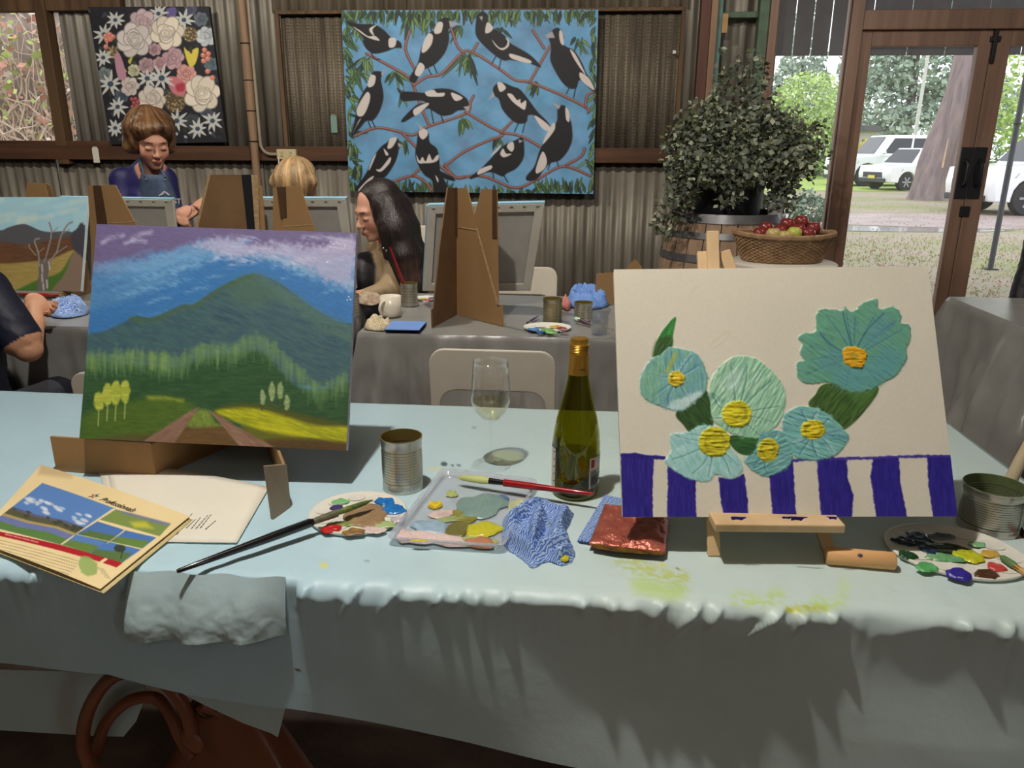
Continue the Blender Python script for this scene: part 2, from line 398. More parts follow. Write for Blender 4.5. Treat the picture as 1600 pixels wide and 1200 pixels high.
xA, xB, xC, xD = wx(1303), wx(1320), wx(1519), wx(1519)+(wx(1519)-wx(1320))
w2 = glazed('window_2', wx(1193), xA, 0, 3.1, .012, .05, .12, 'tall fixed glass panel beside the doors')
o = struct(MB().box(((xA+xB)/2, WY-.01, 1.55), (xB-xA, .11, 3.1)).build('trim_9', M_door, bevel=.006)); o['label'] = 'brown door post between side light and doors'
o = struct(MB().box(((xB+xD)/2, WY-.01, zh+.055), (xD-xB, .10, .11)).build('trim_10', M_door, bevel=.006)); o['label'] = 'brown timber head over the glazed doors'
st = wx(1339)-wx(1320)
d1 = glazed('door_1', xB, xC-.002, .01, zh, st, zh-zg, .16, 'left glazed timber door beside the side light')
d2 = glazed('door_2', xC+.002, xD, .01, zh, wx(1547)-wx(1519), zh-zg, .16, 'right glazed timber door at the edge of view')
struct(MB().box(((xB+xD)/2, WY+.02, (zh+.11+3.1)/2), (xD-xB, .004, 3.1-zh-.11)).build('window_3', M_glass))['label'] = 'glass over the doors'
for d, pxa in ((d1, 1509), (d2, 1530)):
    x = wx(pxa); zt_, zb_ = wz(pxa, 230), wz(pxa, 310)
    h = MB().box((x, WY-.03, (zt_+zb_)/2), (.075, .012, zt_-zb_)).build('handle_plate', M_black, d, bevel=.003)
    MB().tube([(x, WY-.04, zb_+.08), (x, WY-.085, zb_+.1), (x, WY-.085, zt_-.1), (x, WY-.04, zt_-.08)], .011).build('pull', M_black, h, smooth=True)
MB().box((wx(1521), WY-.03, wz(1521, 330)), (.06, .012, .065)).build('lock_plate', M_black, d2, bevel=.003)
bt = MB().box((wx(1522), WY-.035, wz(1540, 72)), (.022, .02, .2)).build('bolt', M_black, d1, bevel=.003)
MB().box((wx(1522), WY-.035, wz(1540, 62)), (.06, .015, .03)).build('bolt_plate', M_black, bt, bevel=.003)
bt = MB().box((wx(1505), WY-.035, .16), (.022, .02, .16)).build('bolt', M_black, d1, bevel=.003)
MB().box((wx(1505), WY-.035, .2), (.06, .015, .03)).build('bolt_plate', M_black, bt, bevel=.003)
# pole with conduit, outlet, hanging tags
pl = struct(thing('trim_11', None, None, (wx(404), WY-.07, 0))); pl['label'] = 'round timber pole standing against the iron wall'
x = wx(404)
MB().tube([(x, WY-.07, 3.1*i/12) for i in range(13)], [.028+.003*math.sin(i*2.1) for i in range(13)], 12).build('pole', M_palepost, pl, smooth=True)
for py in (70, 127, 174, 221): MB().lathe([(.031, -.003), (.034, 0), (.031, .003)], (x, WY-.07, wz(405, py)), 14).build('wire_tie', M_black, pl)
cx_, cz_ = wx(413), wz(425, 241)
cond = thing('conduit_pipe', 'grey electrical conduit bending from the pole to the socket', 'conduit', (cx_, WY-.06, cz_))
pth = [(cx_, WY-.06, 3.1), (cx_, WY-.06, cz_+.08)]+[(cx_+.07*(1-math.cos(t)), WY-.06, cz_+.07*(1-math.sin(t))) for t in np.linspace(.2, PI/2, 6)]+[(wx(438), WY-.06, cz_)]
MB().tube(pth, .011, 10).build('pipe', mat('conduit_grey', (150, 140, 122), .5), cond, smooth=True)
M_cream = mat('cream_plastic', (205, 192, 150), .45, var=.04)
ox = (wx(437)+wx(467))/2
out = thing('power_outlet', 'cream double power socket on the timber rail', 'socket', (ox, WY-.05, wz(452, 241)))
MB().box((ox, WY-.05, wz(452, 241)), (wx(467)-wx(437), .035, wz(452, 233)-wz(452, 249))).build('socket_body', M_cream, out, bevel=.005)
for dx in (-.03, .03):
    MB().box((ox+dx, WY-.07, wz(452, 241)+.018), (.014, .008, .02)).build('switch', M_cream, out, bevel=.002)
    for sx_ in (-.006, .006): MB().box((ox+dx+sx_, WY-.0685, wz(452, 241)-.012), (.003, .003, .011)).build('pin_hole', M_black, out)
(MB().tube([(wx(441), WY-.075, wz(441, 246)), (wx(441), WY-.085, wz(441, 255)), (wx(441)+.005, WY-.08, .9), (wx(441)+.03, WY-.08, .3)], .005, 6).build('power_cord', mat('white_cable', (220, 218, 210), .5), out, smooth=True))
def htag(px, py0, py1, w_, m, label, y):
    x = wx(px); z1, z0 = wz(px, py0), wz(px, py1)
    t = thing('hanging_tag', label, 'tag', (x, y, z0), 'paper tags on the wall')
    MB().prism([(x-w_/2, y, z0), (x+w_/2, y, z0), (x+w_/2, y, z1-.015), (x+w_/4, y, z1), (x-w_/4, y, z1), (x-w_/2, y, z1-.015)], (0, .002, 0)).build('card', m, t)
    MB().tube([(x, y, z1-.012), (x, y+.002, z1+.03)], .0015, 5).build('string', M_black, t)
htag(154, 229, 254, .045, mat('white_card', (225, 222, 212), .7, var=.03), 'white paper tag hanging on the timber rail', WY-.045)
htag(520, 178, 207, .042, mat('green_card', (128, 158, 150), .7, var=.05), 'pale green paper tag hanging beside the bird painting', WY+.0535)
# ================================================================== OUTDOORS
M_ground = mat('wet_leafy_ground', (118, 128, 70), .8, c2=(152, 134, 128), vs=.55, bump=.3, bs=12, detail=10)
M_grass = mat('lawn', (122, 150, 62), .9, c2=(158, 176, 92), vs=2, bump=.3, bs=30)
g = struct(MB().grid(lambda u, v: (-30+90*u, WY+.12+90*v, -.03), 1, 1).build('ground_outside', M_ground)); g['label'] = 'wet leaf-strewn ground outside the doors'
def patch(name, cx, cy, rx, ry, m, z, label, seed):
    rr = random.Random(seed); n = 26
    P = [(cx+rx*math.cos(2*PI*i/n)*(1+.25*(rr.random()-.5)), cy+ry*math.sin(2*PI*i/n)*(1+.3*(rr.random()-.5)), z) for i in range(n)]
    o = struct(MB().prism(P, (0, 0, .006)).build(name, m)); o['label'] = label
patch('lawn', 14, 42, 22, 14, M_grass, -.022, 'green lawn beyond the cars', 1)
M_pud = mat('wet_puddle', (150, 146, 146), .08, var=.15, vs=1)
p = onz(1370, 358, -.03); patch('puddle', p.x, p.y, 2.2, .45, M_pud, -.026, 'wet puddle on the drive', 2)
p = onz(1580, 495, -.03); patch('puddle', p.x+.2, p.y, .8, .35, M_pud, -.026, 'puddle just outside the doors', 3)
M_dirt = mat('bare_dirt', (132, 116, 112), .55, c2=(158, 142, 140), vs=1.5, bump=.3, bs=15, detail=8)
p = onz(1480, 345, -.03); patch('dirt_drive', p.x+1, p.y, 6, 1.6, M_dirt, -.028, 'wet dirt drive in front of the tree', 4)
# ragged grass tufts on the near ground
b = MB(); rr = random.Random(5)
for i in range(5200):
    q = onz(rr.uniform(1180, 1640), rr.choice((rr.uniform(372, 410), rr.uniform(285, 420), rr.uniform(410, 505))), -.03)
    h = rr.uniform(.012, .04); a = rr.uniform(0, PI); dx, dy = math.cos(a)*.008, math.sin(a)*.008
    b.add([(q.x-dx, q.y-dy, -.03), (q.x+dx, q.y+dy, -.03), (q.x+rr.uniform(-.03, .03), q.y, h-.03)], [(0, 1, 2)])
tag(b.build('grass_tufts', mat('grass_blade', (142, 150, 84), .8, var=.2, vs=3)), 'short ragged grass tufts growing outside the doors', 'grass', kind='stuff')
b = MB()
for i in range(1500):
    q = onz(rr.uniform(1180, 1640), rr.uniform(300, 500), -.03); s = rr.uniform(.015, .032); a = rr.uniform(0, 6)
    P = [(q.x+s*math.cos(a+k*PI/2)*(1 if k % 2 else .5), q.y+s*math.sin(a+k*PI/2)*(1 if k % 2 else .5), -.018+.01*(k % 2)) for k in range(4)]
    b.add(P, [(0, 1, 2, 3)])
tag(b.build('fallen_leaves', mat('dead_leaf', (168, 120, 82), .8, var=.4, vs=4)), 'fallen brown leaves scattered over the wet ground', 'leaves', kind='stuff')
# foliage
def leaves(name, blobs, n, size, m, parent, seed, up=.3, kind='stuff', shape=4):
    rr = random.Random(seed); b = MB(); vol = [r[0]*r[1]*r[2] for c, r in blobs]; tot = sum(vol)
    for (c, r), v in zip(blobs, vol):
        for i in range(int(n*v/tot)):
            while True:
                d = Vector((rr.uniform(-1, 1), rr.uniform(-1, 1), rr.uniform(-1, 1)))
                if .05 < d.length < 1: break
            d = d.normalized()*(d.length**.45)
            p = Vector(c)+Vector((d.x*r[0], d.y*r[1], d.z*r[2])); s = size*rr.uniform(.6, 1.4)
            ax = Vector((rr.uniform(-1, 1), rr.uniform(-1, 1), rr.uniform(-1, .6))).normalized(); sd = ax.orthogonal().normalized()
            sd = Matrix.Rotation(rr.uniform(0, 6), 3, ax) @ sd
            b.add([p, p+ax*s*.5+sd*s*.32, p+ax*s, p+ax*s*.5-sd*s*.32], [(0, 1, 2, 3)])
    o = b.build(name, m, parent); o['kind'] = kind; return o
def tree(label, name, px, py_base, dist, crown, m, n, size, seed, trunk=.2, h=3):
    base = onz(px, 600, 0); d = ray(px, 300); k = dist/d.y; base = Vector((CAM.x+d.x*k, CAM.y+dist, -.03))
    t = thing(name, label, 'tree', base)
    MB().tube([base, base+Vector((.1, 0, h*.5)), base+Vector((0, 0, h))], [trunk, trunk*.8, trunk*.4], 8).build('trunk', M_bark, t, smooth=True)
    leaves('foliage', [((base.x+c[0], base.y+c[1], base.z+c[2]), r) for c, r in crown], n, size, m, t, seed)
    return t
M_bark = mat('hazed_grey_bark', (112, 100, 104), .9, c2=(146, 130, 126), vs=7, stretch=(1, 1, .2), bump=.8, bs=14, detail=8)  # grey bark, lightened to put outdoor haze into its colour
M_lime = mat('hazed_lime_leaf', (158, 184, 104), .6, c2=(186, 206, 134), vs=3)  # greens paled so the haze is painted into the leaves
M_pine = mat('hazy_conifer', (146, 166, 150), .8, c2=(176, 190, 174), vs=1)  # foliage colour lightened to stand in for distant haze
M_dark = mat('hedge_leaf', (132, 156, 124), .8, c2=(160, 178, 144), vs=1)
M_yel = mat('yellow_leaf', (205, 180, 70), .7, var=.15)
tree('bright lime green rounded tree behind the lawn', 'lime_tree', 1250, 250, 43, [((0, 0, 3.4), (2.0, 1.5, 1.9)), ((-1.3, 0, 2.7), (1.4, 1.1, 1.5)), ((1.1, -.2, 2.6), (1.2, 1.1, 1.4)), ((.2, -.3, 1.6), (2.1, 1.3, 1.2))], M_lime, 6000, .19, 11, .14, 2.2)
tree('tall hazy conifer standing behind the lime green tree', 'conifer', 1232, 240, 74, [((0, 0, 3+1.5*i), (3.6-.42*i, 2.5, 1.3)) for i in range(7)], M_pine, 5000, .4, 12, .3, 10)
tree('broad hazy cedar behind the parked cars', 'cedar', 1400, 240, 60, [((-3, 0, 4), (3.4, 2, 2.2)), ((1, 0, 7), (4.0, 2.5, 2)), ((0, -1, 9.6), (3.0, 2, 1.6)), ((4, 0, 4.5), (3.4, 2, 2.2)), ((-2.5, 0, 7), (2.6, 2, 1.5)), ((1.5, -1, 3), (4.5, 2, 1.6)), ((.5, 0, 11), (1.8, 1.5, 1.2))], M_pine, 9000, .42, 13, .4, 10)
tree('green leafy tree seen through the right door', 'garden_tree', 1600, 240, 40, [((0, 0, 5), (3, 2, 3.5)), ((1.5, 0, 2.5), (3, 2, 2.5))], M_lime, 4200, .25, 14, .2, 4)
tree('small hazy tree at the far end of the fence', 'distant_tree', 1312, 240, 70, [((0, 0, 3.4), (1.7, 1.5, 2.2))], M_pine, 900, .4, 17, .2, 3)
tree('small yellow leaved shrub beside the far shed', 'yellow_shrub', 1341, 240, 40, [((0, 0, .9), (.45, .4, 1.0))], M_yel, 500, .14, 18, .06, .8)
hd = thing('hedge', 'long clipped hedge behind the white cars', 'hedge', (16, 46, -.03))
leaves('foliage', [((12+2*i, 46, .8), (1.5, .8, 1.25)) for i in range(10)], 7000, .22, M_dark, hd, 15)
fn = thing('paling_fence', 'dark grey paling fence at the back of the lawn', 'fence', (9, 47.5, 0))
for i in range(44): MB().box((4+.24*i, 47.5, .65), (.215, .04, 1.35+.05*math.sin(i*3))).build('paling', mat('grey_paling', (104, 98, 104), .8), fn)
sh = thing('garden_shed', 'small dark roofed shed beyond the hedge', 'shed', ony(1347, 215, 48))
q = ony(1347, 205, 48); MB().box((q.x, 48, q.z/2), (1.2, 1.5, q.z)).build('shed_wall', mat('shed_cream', (196, 190, 170), .8), sh)
MB().prism([(q.x-.9, 47, q.z), (q.x+.9, 47, q.z), (q.x+.5, 47, q.z+.3), (q.x-.5, 47, q.z+.3)], (0, 2, 0)).build('shed_roof', mat('shed_roof', (92, 92, 98), .6), sh)
# big trunk
tb = onz(1457, 312, -.03); t = thing('old_tree', 'massive grey-brown tree trunk standing before the parked cars', 'tree', tb)
def trk(u, v):
    z = 7.5*v; a = 2*PI*u; k = 1/(1+z*2.2)
    rad = .52+.22*k*(.7+.5*math.sin(a*5+1))+.05*math.sin(a*9+z)+.02*math.sin(a*23+z*3)+.07*math.sin(z*1.9+a*2)
    return (tb.x+.15*z+rad*math.cos(a), tb.y+rad*math.sin(a), -.05+z)
MB().grid(trk, 72, 60).build('trunk', M_bark, t, smooth='all')
for dx, z0, dz in ((-.15, .9, .8), (.25, 3.1, .5), (.32, 2.0, .5)):
    MB().tube([(tb.x+dx, tb.y-.66, z0), (tb.x+dx+.05, tb.y-.62, z0+dz)], [.03, .01], 6).build('bark_strip', mat('pale_bark', (186, 160, 130), .8), t)
# poles
q = ony(1430, 205, 52); tag(MB().tube([(q.x, 52, 0), (q.x+.1, 52, 8.5)], [.13, .09], 8).build('power_pole', mat('pole_pale', (196, 192, 190), .7), smooth=True), 'slim pale power pole rising before the hazy cedar', 'pole')
q = onz(1547, 421, -.03); vp = thing('verandah_post', 'thin dark steel verandah post outside the right door', 'post', q)
MB().tube([q, (q.x, q.y, 3.0)], .032, 12).build('shaft', mat('dark_steel', (60, 64, 74), .5), vp, smooth=True)
MB().box((q.x, q.y, q.z+.008), (.14, .14, .016)).build('base_plate', M_black, vp, bevel=.003)
MB().lathe([(.032, 0), (.045, .005), (.045, .02), (.032, .03)], (q.x, q.y, ony(1585, 195, q.y).z), 12).build('collar', M_black, vp)
# verandah roof and its hanging boards
VY = 8.2; zbot = ony(1260, 87, VY).z
vr = struct(thing('verandah_roof', None, None, (3, 6.8, 3.0))); vr['label'] = 'verandah roof outside the doors'
MB().box((3.2, 6.9, 3.35), (8, 3.2, .05)).build('roof_sheet', mat('verandah_underside', (92, 88, 90), .8), vr)
xx = ony(1150, 60, VY).x; gaps = [ony(a, 60, VY).x for a in (1210, 1240.5, 1269, 1297, 1329, 1361, 1420, 1480, 1540, 1600)]
M_board = mat('grey_board', (84, 80, 86), .8, var=.2, vs=6)
prev = xx
for gx in gaps+[6.2]:
    MB().prism([(prev+.008, VY, zbot), (gx-.008, VY, zbot), (gx-.003, VY, 3.33), (prev+.003, VY, 3.33)], (0, .02, 0)).build('board', M_board, vr); prev = gx
# cars
M_car = mat('white_car_paint', (232, 234, 238), .25, var=.02, coat=.6)
M_cg = mat('dark_car_glass', (40, 46, 54), .1, var=.05)
M_tyre = mat('tyre_rubber', (44, 44, 48), .85, var=.1)
M_rim = mat('alloy_rim', (150, 152, 158), .35, metal=.7)
M_trim = mat('dark_car_trim', (52, 54, 60), .6)
M_lampc = mat('headlamp_glass', (176, 186, 198), .12)
def car(label, base, rz, L, H, Wd, hood, bodyh, wr, name, roofx=(.36, .86)):
    c = thing(name, label, 'car'); hw = Wd/2
    # side outline, x = 0 at the nose, z up; body shell lofted across the width
    low = [(0.02, .38*bodyh+.12), (.0, .62*bodyh), (.05, hood*.93), (.22*L, hood), (.30*L, hood*1.04), (.96*L, hood*1.06), (L, hood*.8), (L-.02, .4*bodyh+.1), (L-.1, .28)]
    wc = (.19*L, .80*L)
    def arch(cx): return [(cx+wr*1.18*math.cos(a), wr+wr*1.18*math.sin(a)) for a in np.linspace(0, PI, 9)]
    prof = low+[(wc[1]+wr*1.18, .26)]+arch(wc[1])+[(wc[1]-wr*1.18, .24), (wc[0]+wr*1.18, .24)]+arch(wc[0])+[(wc[0]-wr*1.18, .28), (.06, .3)]
    n = len(prof); b = MB(); vs = []
    for y, k in ((-hw, .97), (-hw*.9, 1), (hw*.9, 1), (hw, .97)):
        for x, z in prof: vs.append((L/2+(x-L/2)*k, y, z if abs(y) < hw*.95 else z*.99))
    b.add(vs, [tuple(range(n))[::-1], tuple(range(3*n, 4*n))]+[(j*n+i, j*n+(i+1) % n, (j+1)*n+(i+1) % n, (j+1)*n+i) for j in range(3) for i in range(n)])
    b.build('body', M_car, c, smooth=True, bevel=.03, local=True)
    a0, a1 = .24*L, .97*L; r0, r1 = roofx[0]*L, roofx[1]*L; zb = hood*1.0
    def cab(e, zz0, zz1, m, nm, par):
        B = [(a0+e, -hw*.93+e*.3, zz0), (a1-e, -hw*.93+e*.3, zz0), (a1-e, hw*.93-e*.3, zz0), (a0+e, hw*.93-e*.3, zz0), (r0, -hw*.74, zz1), (r1, -hw*.74, zz1), (r1, hw*.74, zz1), (r0, hw*.74, zz1)]
        return MB().add(B, [(0, 3, 2, 1), (4, 5, 6, 7), (0, 1, 5, 4), (1, 2, 6, 5), (2, 3, 7, 6), (3, 0, 4, 7)]).build(nm, m, par, bevel=.05, local=True)
    cab(0, zb, H, M_car, 'cabin', c)
    def on_side(y, t0, t1, s0, s1, nm, m):          # glass panels set proud of the cabin faces
        pass
    for sgn in (-1, 1):
        def sp(x0, k): # point on cabin side: k from sill to roof
            xa = a0+(r0-a0)*k; xb = a1+(r1-a1)*k; return (xa+(xb-xa)*x0, sgn*(hw*.93+(hw*.74-hw*.93)*k+.012), zb+(H-zb)*k)
        for x0, x1, t0, t1 in ((.10, .40, .13, .40), (.43, .68, .43, .68), (.71, .9, .71, .86)):
            P = [sp(x0, .12), sp(x1, .12), sp(t1, .85), sp(t0, .85)]
            MB().prism(P, (0, sgn*.006, 0)).build('side_window', M_cg, c, local=True)
        for cx in wc:
            M = Matrix.Rotation(PI/2, 3, 'X')
            w_ = MB().lathe([(wr*.55, -.11), (wr*.93, -.11), (wr, -.07), (wr, .07), (wr*.93, .11), (wr*.55, .11)], (cx, sgn*(hw-.10), wr), 26, M=M).build('wheel', M_tyre, c, smooth=True, local=True)
            MB().lathe([(.0, .115), (wr*.2, .12), (wr*.62, .10), (wr*.64, .115)], (cx, sgn*(hw-.10), wr), 26, M=Matrix.Rotation(-sgn*-PI/2, 3, 'X') if sgn < 0 else Matrix.Rotation(-PI/2, 3, 'X')).build('rim', M_rim, w_, smooth=True, local=True)
            for k in range(6):
                a = k*PI/3; MB().bar((cx, sgn*(hw+.022), wr), (cx+wr*.6*math.cos(a), sgn*(hw+.022), wr+wr*.6*math.sin(a)), .05, .02, (0, 1, 0)).build('spoke', M_rim, w_, local=True)
        MB().prism([(.03, sgn*hw*.94, hood*.66), (.55, sgn*(hw+.008), hood*.74), (.62, sgn*(hw+.008), hood*.84), (.12, sgn*hw*.92, hood*.82)], (0, -sgn*.10, 0)).build('headlamp', M_lampc, c, local=True, bevel=.01)
        MB().sphere((a0+.32, sgn*(hw+.1), zb+.12), (.09, .13, .085), 10, 6).build('wing_mirror', M_car, c, smooth=True, local=True)
        MB().prism([(wc[0]+wr*1.2, sgn*hw*1.0, .22), (wc[1]-wr*1.2, sgn*hw*1.0, .22), (wc[1]-wr*1.2, sgn*hw*1.0, .36), (wc[0]+wr*1.2, sgn*hw*1.0, .36)], (0, sgn*.015, 0)).build('sill_trim', M_trim, c, local=True)
    P = lambda k, y: (a0+(r0-a0)*k-.015, y*(hw*.9+(hw*.70-hw*.9)*k), zb+(H-zb)*k+.012)
    MB().prism([P(.08, -.95), P(.08, .95), P(.9, .95), P(.9, -.95)], (-.006, 0, .006)).build('windscreen', M_cg, c, local=True)
    P = lambda k, y: (a1+(r1-a1)*k+.015, y*(hw*.9+(hw*.70-hw*.9)*k), zb+(H-zb)*k+.012)
    MB().prism([P(.2, -.9), P(.2, .9), P(.85, .9), P(.85, -.9)], (.006, 0, .006)).build('rear_window', M_cg, c, local=True)
    MB().prism([(-.005, -hw*.6, hood*.5), (-.005, hw*.6, hood*.5), (-.005, hw*.6, hood*.7), (-.005, -hw*.6, hood*.7)], (.05, 0, 0)).build('grille', M_trim, c, local=True)
    MB().box((.0, 0, .36), (.08, Wd*.8, .14)).build('lower_intake', M_trim, c, local=True, bevel=.02)
    MB().box((-.03, 0, .47), (.01, .37, .12)).build('number_plate', mat('plate_yellow', (206, 190, 90), .5), c, local=True)
    c.location = base; c.rotation_euler = (0, 0, rz); return c
q = onz(1352, 291, -.03); car('white four wheel drive parked behind the small white car', (q.x-1.25, q.y+.4, -.03), .12, 4.95, 1.98, 1.95, 1.2, 1.15, .42, 'four_wheel_drive')
q = onz(1385, 299, -.03); car('small white hatchback peeking out from behind the tree trunk', (q.x-.25, q.y+.9, -.03), .33, 4.1, 1.48, 1.7, .92, .95, .31, 'hatchback')
q = onz(1560, 338, -.03); car('white wagon parked close beyond the right door', (q.x-.35, q.y+1.0, -.03), .12, 4.8, 1.82, 1.86, 1.1, 1.1, .38, 'parked_wagon')
# small potted plant outside the side light
q = onz(1262, 372, -.03); pp = thing('potted_shrub', 'small grey-green potted shrub outside the side light', 'plant', (q.x, q.y, -.03))
MB().lathe([(.0, 0), (.13, 0), (.17, .26), (.15, .26), (.13, .22)], (q.x, q.y, -.03), 18).build('pot', mat('grey_pot', (86, 84, 90), .7), pp, smooth=True)
leaves('foliage', [((q.x, q.y, .42), (.36, .3, .22)), ((q.x-.08, q.y, .62), (.12, .12, .15))], 700, .08, mat('silver_leaf', (122, 140, 122), .7, var=.2), pp, 21)
# camellia blooms on the bush beyond the shrub
cb = ony(1222, 250, 7.2); cm = thing('camellia_bush', 'camellia bush with pink and white blooms outside the side light', 'plant', (cb.x, 7.2, -.03))
leaves('foliage', [((cb.x-.1, 7.2, 1.2), (.28, .25, .5)), ((cb.x-.1, 7.2, .5), (.2, .2, .5))], 900, .07, mat('camellia_leaf', (62, 82, 58), .5, var=.3), cm, 22)
for (a, e, m) in ((1226, 236, 'pink'), (1235, 250, 'pink'), (1203, 238, 'pale'), (1222, 262, 'pale'), (1208, 277, 'pale'), (1214, 253, 'pale')):
    q = ony(a, e, 6.95); MB().sphere(q, (.028, .02, .026), 10, 6).build('bloom', mat('bloom_'+m, (226, 104, 112) if m == 'pink' else (196, 206, 232), .6), cm, smooth=True)
# vines on the bank outside the left window
vx0, vx1 = -8.6, -3.4; VV = WY+2.4
vb = struct(MB().box(((vx0+vx1)/2, VV+.15, 1.4), (vx1-vx0, .1, 3.2)).build('vine_bank', mat('bank_brown', (120, 106, 98), .9, c2=(176, 156, 146), vs=9, bump=.5, bs=20))); vb['label'] = 'bank behind the vines outside the window'  # mottled brown, darker than the stems before it
vt = thing('vine_tangle', 'tangle of bare tan vine stems with pale leaves outside the left window', 'vine', ((vx0+vx1)/2, VV, 0)); rr = random.Random(9)
b = MB()
for i in range(760):
    x = rr.uniform(vx0, vx1); z = rr.uniform(-.2, 1.6); p = Vector((x, VV-rr.uniform(0, .25), z)); P = [p]; a = rr.gauss(PI/2, .5)
    for k in range(7):
        a += rr.gauss(0, .28); p = p+Vector((math.cos(a)*.17, rr.uniform(-.03, .03), math.sin(a)*.17)); P.append(p)
    b.tube(P, [rr.uniform(.006, .015)*(1-.09*k) for k in range(8)], 5)
b.build('stems', mat('vine_stem', (214, 190, 168), .8, c2=(238, 220, 200), vs=10), vt)['kind'] = 'stuff'
for nm, cc, n, sd in (('lime', (186, 206, 110), 1300, 31), ('russet', (206, 150, 130), 1200, 32), ('pale', (222, 206, 192), 1000, 33)):
    leaves('foliage', [(((vx0+vx1)/2, VV-.2, 1.5), ((vx1-vx0)/2, .18, 1.1))], n, .085, mat('vine_leaf_'+nm, cc, .7, var=.15), vt, sd)
# ================================================================== FRONT TABLE
T = lambda px, py, z=TZ: onz(px, py, z)
M_ply = wood('trestle_top', (120, 96, 70), (150, 122, 92), 'x')
M_steel = mat('grey_steel', (96, 98, 102), .4, metal=.8)
def trestle(label, x0, x1, y0, y1, ztop, group=None):
    t = thing('trestle_table', label, 'table', ((x0+x1)/2, (y0+y1)/2, 0), group)
    MB().box(((x0+x1)/2, (y0+y1)/2, ztop-.018), (x1-x0, y1-y0, .03)).build('table_top', M_ply, t, bevel=.004)
    for x in (x0+.15, x1-.15):
        for y in (y0+.1, y1-.1): MB().tube([(x, y, ztop-.03), (x, y, 0)], .014, 10).build('leg', M_steel, t, smooth=True)
        MB().tube([(x, y0+.1, .2), (x, y1-.1, .2)], .01, 8).build('stretcher', M_steel, t, smooth=True)
    return t
X0, X1, YN, YF = -2.4, .85, .955, 1.735
trestle('long trestle table under the pale blue plastic cloth', X0+.02, X1-.012, YN+.012, YF-.012, TZ-.004)
CLOTH = mat('plastic_cloth', (180, 200, 210), .42, attr='Col', bump=.06, bs=70)
tcl = thing('tablecloth', 'pale blue plastic tablecloth spread over the front table', 'tablecloth', ((X0+X1)/2, YN, TZ))
hp = [(-330, 1050), (0, 1050), (170, 1055), (270, 1078), (430, 1112), (446, 1114), (860, 1200), (1100, 1245), (1700, 1300)]
hx = [ony(a, b, .93).x for a, b in hp]; hz = [ony(a, b, .93).z for a, b in hp]
def stains(pt):
    bx = pt.X; k = fbm(bx/60, pt.Y/40, 3)
    pt.C[:] = np.array([176, 206, 220])/255.*(1-.0*k[..., None])
    g = np.clip((bx-450)/500, 0, 1)[..., None]; pt.C[:] = pt.C*(1-g)+np.array([188, 206, 204])/255.*g
    pt.C *= (1+.05*(k-.5))[..., None]
    pt.stroke([(975, 872), (1000, 885), (1035, 897), (1065, 903)], 20, (178, 186, 78), 7, .75, dry=1, wob=6)
    pt.stroke([(960, 875), (1010, 905), (1075, 915)], 14, (168, 192, 110), 8, .5, dry=1, wob=6)
    pt.stroke([(1000, 915), (1040, 925), (1060, 925)], 22, (170, 200, 96), 10, .6, wob=6)
    pt.stroke([(1155, 935), (1200, 940), (1215, 930)], 22, (172, 204, 98), 7, .7, dry=1, wob=6)
    pt.stroke([(1232, 952), (1290, 950)], 10, (170, 176, 28), 4, .9, dry=.6, wob=4)
    pt.stroke([(1275, 940), (1310, 945), (1318, 920)], 16, (176, 208, 106), 7, .7, dry=1, wob=6)
    pt.stroke([(1310, 935), (1322, 900)], 7, (196, 212, 140), 4, .5, dry=1)
    for x, y, r, c in ((694, 725, 3.4, (84, 98, 104)), (707, 727, 1.8, (84, 98, 104)), (717, 727, 1.8, (84, 98, 104)), (741, 668, 2.4, (150, 168, 176)), (573, 876, 1.3, (60, 66, 60)), (506, 883, 4, (206, 206, 120)), (466, 1047, 3, (78, 72, 40)), (1035, 882, 2.5, (206, 206, 80)), (1059, 888, 2, (120, 130, 90))): pt.ell(x, y, r*1.5, r, c, soft=.8)
    pt.ell(680, 733, 14, 4, (196, 204, 180), soft=3, a=.8)
nx = 720; ys = np.concatenate([np.linspace(YF+.012, YF, 4), np.linspace(YF-.01, YN+.008, 130)])
xs_ = np.linspace(X0, X1, nx+1)
rows = []
xg = xs_[None, :]
back = np.linspace(-.28, -.01, 8)
for d in back: rows.append(np.stack([xs_, np.full(nx+1, YF+.014)+.012*np.sin(xs_*19)*(-d), TZ+d+0*xs_], -1))
for y in ys:
    z = TZ+.0016*fbm(xs_*9, np.full(nx+1, y*22), 4)+.0022*np.abs(fbm(xs_*3.1+y*2, np.full(nx+1, y*4.0-.4*xs_), 8)-.5)
    fr = np.clip((y-YN-.16)/-.16, 0, 1); z = z+.004*fr*(fbm(xs_*30, np.full(nx+1, y*14), 12)-.5)
    rows.append(np.stack([xs_, np.full(nx+1, y), z], -1))
zh_ = np.interp(xs_, hx, hz); ND = 70
L1 = .012+.05*np.clip(fbm(xs_*17, xs_*0, 21)-.40, 0, 1)+.007*fbm(xs_*60, xs_*0, 22)
_in = 1-.9*((xs_ > T(200, 888).x) & (xs_ < T(470, 896).x))
LO = _in*(.004+.012*fbm(xs_*24, xs_*0+3, 23)+.003*fbm(xs_*80, xs_*0, 24))
TG = [(915, .03, .2), (962, .03, .15), (1038, .04, .3), (1094, .07, .55), (1127, .05, .35), (1228, .08, .9), (1262, .06, .3), (1310, .04, .2), (790, .035, .25), (745, .04, .0), (715, .03, .1), (560, .06, .5), (620, .05, .6), (690, .035, .4), (1520, .035, .1), (1590, .035, .2), (480, .05, .3), (180, .04, .2), (60, .05, .4)]
